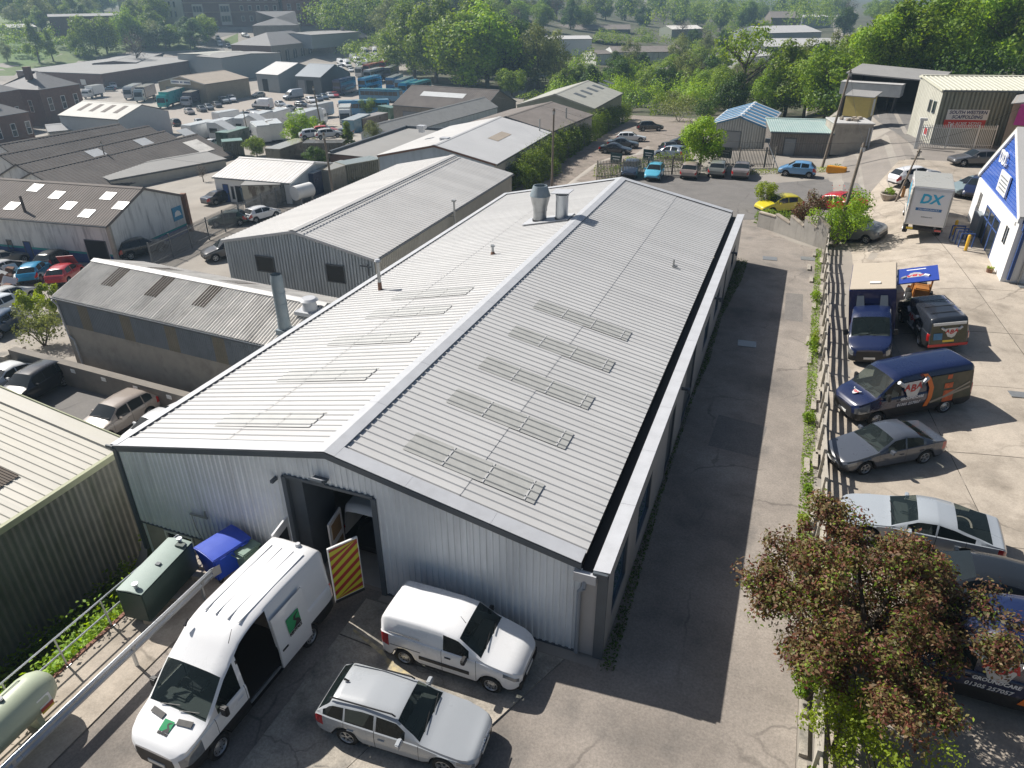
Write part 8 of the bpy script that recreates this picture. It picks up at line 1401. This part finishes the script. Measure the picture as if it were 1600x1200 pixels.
# concrete slabs of the right-hand yard
yd = thing('concrete_yard', 'pale concrete slab yard on the right with open joints', 'yard'); yd['kind'] = 'structure'
sheet('joint_bed', [(23.1, -30), (70, -30), (70, 68), (30, 68), (24.4, 45.5), (23.2, 42)], .004, M_JOINT, 1., kind=None, parent=yd)
ang = R(8); ux, uy = Vector((math.cos(ang), math.sin(ang))), Vector((-math.sin(ang), math.cos(ang))); O = Vector((23.0, -31))
def clip(poly, inside, cut):
    out = []
    for i, p in enumerate(poly):
        q = poly[i-1]
        if inside(p) != inside(q): out.append(cut(q, p))
        if inside(p): out.append(p)
    return out
for i in range(-1, 8):
    for j in range(-1, 19):
        w, h = 5.6, 5.6; g = .014; P = [O+ux*(i*w+a)+uy*(j*h+b) for a, b in ((g, g), (w-g, g), (w-g, h-g), (g, h-g))]
        P = [(p.x, p.y) for p in P]
        for nx, ny, d in ((1, 0, 23.15), (0, 1, -29.9), (-1, 0, -69), (0, -1, -67), (.975, .0, 22.6), (.9656, -.26, 10.9)):
            P = clip(P, lambda p: p[0]*nx+p[1]*ny >= d, lambda a, b: (lambda t: (a[0]+(b[0]-a[0])*t, a[1]+(b[1]-a[1])*t))((d-a[0]*nx-a[1]*ny)/((b[0]-a[0])*nx+(b[1]-a[1])*ny))) if len(P) > 2 else P
        if len(P) < 3: continue
        sheet('concrete_slab', P, .016+random.uniform(0, .008), M_CONC, 1., kind=None, parent=yd, smooth=False)
for x, y, lb in ((31.5, 20.5, 'grated drain cover in the concrete yard near the black van'), (34.0, 33.5, 'square manhole cover in the concrete near the blue gable'), (31.2, 40.4, 'drain cover on the concrete in front of the white shop')): o = MB().box((0, 0, 0), (1.3, .55, .03)).build('drain_cover', M_RUST if False else M_STEEL, None, loc=(x, y, tz(x, y)+.035), rot=(0, 0, R(8))); tag(o, lb, 'drain cover')
# timber fence: posts, three rails in each bay
M_FTIM = mat('silvered_timber', (.42, .385, .33), .9, var=.2, scale=4, stain=.4, sscale=2, sstretch=(4, .5, 4), scol=(.22, .2, .165)); fn = thing('timber_fence', 'weathered post-and-rail timber fence between the driveway and the yard', 'fence'); y = -7.5; 
while y < 41:
    xo = 22.95+.05*math.sin(y*.8); z = tz(xo, y); h = 1.35
    MB().box((xo, y, z+h/2), (.12, .12, h)).build('post', M_FTIM, fn)
    for k, zz in enumerate((.25, .55, .85, 1.15)):
        x2 = 22.95+.05*math.sin((y+1.9)*.8)+random.uniform(-.04, .04); z2 = tz(x2, y+1.9); d = Vector((x2-xo, 1.98, z2-z+random.uniform(-.05, .05))); l = d.length; M = Matrix.Translation(Vector((xo+.07, y-.03, z+zz))+d/2) @ d.to_track_quat('Y', 'Z').to_matrix().to_4x4(); MB().box(None, (.045, l, .16), M=M).build('rail', M_FTIM, fn)
    y += 1.9
lw = thing('edging_wall', 'low crumbling concrete edging along the driveway side of the fence', 'wall'); y = -8
while y < 41: MB().box((22.72, y+.55, .03), (.2, 1.08, .2)).build('edging_stone', M_CONC2, lw, rot=(0, 0, random.uniform(-.02, .02))); y += 1.12
# stepped concrete wall at the end of the driveway
sw = thing('stepped_wall', 'stepped grey concrete wall at the far end of the driveway', 'wall'); WPT = [Vector((*gx_(*q), 0)) for q in ((1155, 366), (1185, 374), (1215, 382), (1240, 389), (1262, 393), (1289, 393))]; TOPS = [(1.15, 1.15), (1.35, 1.0), (1.6, 1.15), (1.85, 1.35), (2.15, 1.55)]
WPT = [Vector(p) for p in ((17.9, 45.5, 0), (19.2, 44.6, 0), (20.3, 43.6, 0), (21.3, 42.7, 0), (22.2, 41.9, 0), (23.0, 41.3, 0))]
for (a, b), (h0, h1) in zip(zip(WPT[:-1], WPT[1:]), TOPS):
    d = (b-a).normalized(); n = Vector((-d.y, d.x, 0)); MB().prism([a, b, b+Vector((0, 0, h1)), a+Vector((0, 0, h0))], n*.22).build('wall_panel', M_BLOCK if False else mat('grey_render', (.33, .31, .28), .9, var=.15, scale=1.5, stain=.5, sscale=1.5, sstretch=(2, 2, .3), scol=(.19, .18, .165)), sw)
    MB().prism([a-n*.05+Vector((0, 0, h0)), b-n*.05+Vector((0, 0, h1)), b-n*.05+Vector((0, 0, h1+.09)), a-n*.05+Vector((0, 0, h0+.09))], n*.32).build('coping', M_CONC, sw)
# bay wall on the left with its number plates
bw = thing('bay_wall', 'low rendered wall of the parking bay with small white number plates', 'wall', (-11, 12.4, -4.3)); M_BW = mat('bay_render', (.21, .19, .165), .9, var=.18, scale=1, stain=.5, sscale=.8, scol=(.11, .10, .09))
A, B = Vector((-23.5, 11.7, -4.2)), Vector((-1.2, 10.6, -4.2)); d = (B-A).normalized(); n = Vector((-d.y, d.x, 0)); off = -Vector(bw.location)
MB().prism([A+off, B+off, B+off+Vector((0, 0, 1.6)), A+off+Vector((0, 0, 1.6))], n*.5).build('wall_body', M_BW, bw)
for k in range(7): p = A+d*(3+2.55*k)+Vector((0, 0, 1.2))-n*.02+off; MB().prism([p, p+d*.36, p+d*.36+Vector((0, 0, .24)), p+Vector((0, 0, .24))], n*-.02).build('number_plate', M_WFRAME, bw)
e0 = A+off; MB().prism([e0, e0+n*-.0+d*-.4, e0+d*-.4-n*3.2, e0-n*3.2], (0, 0, 1.0)).build('end_block', M_CONC2, bw) if False else MB().box(A+off+Vector((-1.6, .2, .55)), (3.2, 1.6, 1.5), .1).build('end_block', M_CONC2, bw)
# palisade fences
def palisade(a, b, h, label, m=M_GALV, pitch=.16, lod=1, cat='fence'):
    a, b = Vector((*a, 0)), Vector((*b, 0)); o = thing('palisade_fence', label, cat, (a.x, a.y, 0)); L = (b-a).length; u = (b-a)/L; rz = math.atan2(u.y, u.x); n = int(L/2.75)+1; pm = MB(); cnt = int(L/pitch)
    for k in range(n+1): p = u*min(L, k*2.75); z = tz(a.x+p.x, a.y+p.y); MB().box(p+Vector((0, 0, z+h/2)), (.09, .09, h+.1), rz).build('post', m, o)
    ind = cnt <= 60
    for k in range(cnt):
        p = u*(k*pitch); z = tz(a.x+p.x, a.y+p.y)
        if ind:
            if k == 0: pme = MB().prism([(-.036, 0, .05), (.036, 0, .05), (.036, 0, h-.1), (0, 0, h+.05), (-.036, 0, h-.1)], (0, .02, 0)).mesh('pale', m)
            link('pale', pme, o, p+Vector((0, 0, z)), (0, 0, rz))
        else: q = p+Vector((0, 0, z)); pm.prism([q-u*.036+Vector((0, 0, .05)), q+u*.036+Vector((0, 0, .05)), q+u*.036+Vector((0, 0, h-.1)), q+Vector((0, 0, h+.05)), q-u*.036+Vector((0, 0, h-.1))], Vector((-u.y, u.x, 0))*.02)
    if not ind: q = pm.build('pales', m, o); q['kind'] = 'stuff'
    for zz in (.35, h-.35):
        mb = MB()
        for k in range(n): p0, p1 = u*(k*2.75), u*min(L, (k+1)*2.75); mb.prism([p0+Vector((0, 0, tz(a.x+p0.x, a.y+p0.y)+zz)), p1+Vector((0, 0, tz(a.x+p1.x, a.y+p1.y)+zz)), p1+Vector((0, 0, tz(a.x+p1.x, a.y+p1.y)+zz+.06)), p0+Vector((0, 0, tz(a.x+p0.x, a.y+p0.y)+zz+.06))], Vector((-u.y, u.x, 0))*-.04)
        mb.build('rail', m, o)
    return o
M_PGREY = mat('palisade_grey', (.16, .165, .17), .6, .3, var=.1); M_PALW = mat('weathered_pale', (.22, .20, .17), .85, var=.2, scale=3)
palisade(gx_(932, 282), gx_(1068, 272), 1.9, 'rusty palisade fence along the hedge car park', M_PALW); palisade(gx_(1112, 262), gx_(1208, 262), 2.1, 'brown palisade fence in front of the striped shed', M_PALW); palisade(gx_(1432, 230), gx_(1548, 233), 2.3, 'grey palisade fence in front of the scaffold building', M_GALV, .17); palisade(gx_(240, 418), gx_(388, 345), 2.2, 'grey palisade fence between the garage and the grey warehouse', M_PGREY, .17); palisade(gx_(388, 345), gx_(448, 318), 2.2, 'far end of the grey palisade fence by the white office', M_PGREY, .17)
palisade(gx_(28, 512), gx_(62, 520), 1.6, 'short silver fence behind the straggly bush at the left', M_GALV, .2)
gtp = thing('gate_post', 'tall grey steel gate post with a white top at the scaffold yard', 'gate post', (*gx_(1430, 232), tz(*gx_(1430, 232)))); MB().box((0, 0, 1.4), (.3, .3, 2.8)).build('post', M_GALV, gtp); MB().box((.1, 0, 2.9), (.7, .35, .25)).build('cap', M_WFRAME, gtp)
for px, py, w, lb in ((962, 268, 1.3, 'small dark green sign board at the left of the rusty palisade fence'), (1012, 262, 1.2, 'dark green sign board in the middle of the rusty palisade fence'), (1130, 258, 1.5, 'dark teal sign board on the fence before the striped shed')):
    x, y = gx_(px, py); o = thing('sign_board', lb, 'sign', (x, y-.15, tz(x, y)), R(-12)); MB().box((0, 0, 1.35), (w, .04, 1.1)).build('panel', mat('sign_dark_teal', (.02, .06, .065), .5, var=.1), o); MB().box((0, -.03, 1.55), (w*.7, .01, .1)).box((0, -.03, 1.3), (w*.55, .01, .08)).build('sign_lines', M_WFRAME, o)
    for s in (-.4, .4): MB().box((s*w, .04, .6), (.06, .06, 1.2)).build('leg', M_STEEL, o)
# poles and wires
def pole(x, y, h, label, lean=(0, 0), arm=False, r=.14):
    z = tz(x, y); o = thing('telegraph_pole', label, 'pole', (x, y, z)); t = Vector((lean[0], lean[1], h)); MB().cyl((0, 0, -.3), t, r, r*.72, 10).build('pole_shaft', mat('pole_timber', (.20, .165, .13), .9, var=.25, scale=2, stain=.4, sscale=1.5, sstretch=(4, 4, .3), scol=(.1, .085, .07)), o, smooth=50)
    MB().box(t-Vector((0, 0, .25)), (.9 if arm else .35, .1, .1)).build('cross_arm', M_TIMB, o); MB().cyl(t-Vector((0, 0, .6)), t-Vector((0, 0, .3)), r*1.15, r*1.15, 8).build('steel_band', M_STEEL, o); return Vector((x, y, z))+t
top1 = pole(*gx_(862, 296), 9.0, 'timber telegraph pole by the hedge behind the big warehouse', (.05, 0)); top2 = pole(23.6, 41.9, 7.3, 'leaning timber pole at the end of the stepped wall', (.55, .9)); top3 = pole(*gx_(1284, 262), 9.5, 'tall weathered pole at the corner of the corrugated hut', (.9, .8)); top4 = pole(*gx_(522, 312), 7.4, 'dark pole between the containers and the grey warehouse', (-.3, 0)); top5 = pole(*gx_(176, 285), 5.6, 'thin pole beside the flat grey shed roof', (-.2, 0), False, .1); top6 = pole(*gx_(508, 226), 9.0, 'leaning ivy-clad pole in the trailer yard', (-.9, 0)); pole(*gx_(1398, 316), 4.2, 'pale leaning post beside the delivery lorry', (.9, .6), False, .09); pole(*gx_(390, 222), 5.5, 'slim pole by the green containers', (-.2, 0), False, .09)
x, y = gx_(1198, 262); o = thing('street_lamp', 'small lamp on a slanted bracket before the striped shed', 'lamp', (x, y, tz(x, y))); MB().tube([(1.3, -1.2, 0), (-.3, .1, 2.6)], .05, 6).build('stay', M_STEEL, o); MB().box((-.35, .1, 2.75), (.5, .3, .4)).build('lamp_head', M_DGREY, o)
def wire(a, b, sag, lb):
    c = bpy.data.meshes.new('cable'); pts = [a.lerp(b, t/14)-Vector((0, 0, sag*4*(t/14)*(1-t/14))) for t in range(15)]; o = MB().tube(pts, .012, 4).build('overhead_cable', TRIM); tag(o, lb, 'cable')
wire(top1, top2, 1.2, 'overhead cable from the hedge pole to the leaning pole'); wire(top2, Vector(U(1600, 165, 8.)), 1.0, 'overhead cable from the leaning pole to the right edge'); wire(top3, top2, .6, 'overhead cable between the two poles on the right'); wire(top1, Vector((*gx_(640, 190), 3.5)), 1.2, 'overhead cable crossing the patched roof'); wire(top5, Vector(U(334, 255, -1.2)), .6, 'overhead cable crossing the flat grey shed'); wire(top4, Vector(U(440, 250, -1.)), .5, 'overhead cable from the dark pole')
# bollards, racks and bits at the white shop
M_YEL = mat('bollard_yellow', (.62, .36, .02), .45, var=.08)
for px, py, lb in ((1508, 392, 'yellow bollard nearest the camera at the white shop'), (1489, 368, 'yellow bollard behind the blue stand')):
    x, y = gx_(px, py); o = thing('bollard', lb, 'bollard', (x, y, tz(x, y)+.02)); MB().cyl((0, 0, 0), (0, 0, .98), .1, .1, 16).lathe([(.1, .98), (.085, 1.03), (.05, 1.06), (0, 1.07)], 16).build('bollard_shaft', M_YEL, o, smooth=50); MB().box((0, 0, .01), (.3, .3, .02)).build('base_plate', M_STEEL, o)
x, y = gx_(1500, 380); o = thing('cage_stand', 'row of dark blue steel racks between the yellow bollards', 'rack', (x, y, tz(x, y)+.02), R(100))
for k in range(4): MB().tube([(-.9+.6*k, -.4, 0), (-.9+.6*k, -.4, .9), (-.9+.6*k, .4, .9), (-.9+.6*k, .4, 0)], .045, 8).build('rack_hoop', M_BLUEB, o, smooth=50)
x, y = gx_(1518, 366); o = thing('blue_cabinet', 'grey-blue cabinet against the front of the white shop', 'cabinet', (x+.3, y, tz(x, y)), R(10)); link('cabinet_body', bev(MB().box((0, 0, .75), (.7, 1.2, 1.5)).mesh('cabinet_body', M_GMET), .03), o); MB().box((-.36, 0, .75), (.02, 1.0, 1.3)).build('cabinet_door', M_SHEDR, o)
x, y = gx_(1306, 271); o = thing('grit_barrier', 'bright orange plastic barrier block on the kerb', 'barrier', (x, y, tz(x, y)+.02), R(-12)); link('barrier_body', bev(MB().box((0, 0, .35), (1.9, .55, .7)).mesh('barrier_body', mat('barrier_orange', (.68, .30, .01), .45, var=.08)), .06), o)
for k in range(5): MB().box((-.76+.38*k, -.29, .38), (.14, .03, .5)).build('barrier_rib', MATS['barrier_orange'], o)
x, y = gx_(1388, 312); o = thing('planter', 'round stone planter with a timber post beside the delivery lorry', 'planter', (x, y, tz(x, y))); MB().lathe([(.5, 0), (.75, .5), (.7, .55), (.6, .5)], 18).build('planter_bowl', M_CONC, o, smooth=40); V, F = crown(260, .6, .5, 'round', .12, 8, seed=3); link('foliage', npmesh('foliage', V+np.array([0, 0, .45]), F, LM['light']), o); MB().box((.95, -.2, .6), (.22, .22, 1.2)).build('timber_post', mat('orange_timber', (.38, .2, .07), .8, var=.15), o)
x, y = gx_(1556, 428); o = bush(x-.35, y+.1, .25, .45, 'yellow', 'small pot of yellow and red flowers at the corner of the white shop', 120, .08, cat='flowers', name='flower_pot'); MB().cyl((0, 0, 0), (0, 0, .25), .16, .2, 12).build('pot', M_RUST, o)
fl_ = mat('red_flower', (.55, .04, .03), .6, var=.2)
x, y = gx_(1322, 345); P = np.column_stack([rng.normal(x-.4, .5, 90), rng.normal(y, .4, 90), tz(x, y)+2.2+rng.normal(0, .35, 90)]); V, F = leaves(P, np.tile([0, 0, 1.], (90, 1)), .12); o = link('flowers', npmesh('flowers', V, F, fl_)); o['kind'] = 'stuff'; o['label'] = 'red flowers on the bush at the pole'
# haze over the valley
xs0, xs1, ys0, ys1, z0, z1 = -2700, 2700, -200, 2700, -12.5, 40
hz = MB().box(((xs0+xs1)/2, (ys0+ys1)/2, (z0+z1)/2), (xs1-xs0, ys1-ys0, z1-z0)); hm = bpy.data.materials.new('haze_air'); hm.use_nodes = True; nt = hm.node_tree; nt.nodes.remove(nt.nodes['Principled BSDF']); pv = nd(nt, 'VolumePrincipled', Density=HAZE, Anisotropy=.5); pv.inputs['Color'].default_value = (.52, .76, 1, 1); nt.links.new(pv.outputs[0], nt.nodes['Material Output'].inputs['Volume']); o = hz.build('haze', hm); o['kind'] = 'stuff'; o['label'] = 'thin bluish summer haze'

# where several things end up with the same words, tell them apart by their order from the left of the view
ORD = ['leftmost', 'second from left', 'third from left', 'fourth from left', 'fifth from left', 'sixth from left', 'seventh from left', 'eighth from left', 'ninth from left', 'tenth from left']
same = {}
for o in SC.objects:
    if o.parent is None and o.get('category') and o.get('label'): same.setdefault(o['label'], []).append(o)
for lb, L_ in same.items():
    if 1 < len(L_) <= 10:
        L_.sort(key=lambda o: (Vector(o.location)-CAM).dot(RT)/(Vector(o.location)-CAM).dot(FW))
        for o, w_ in zip(L_, ORD): o['label'] = lb+', '+w_
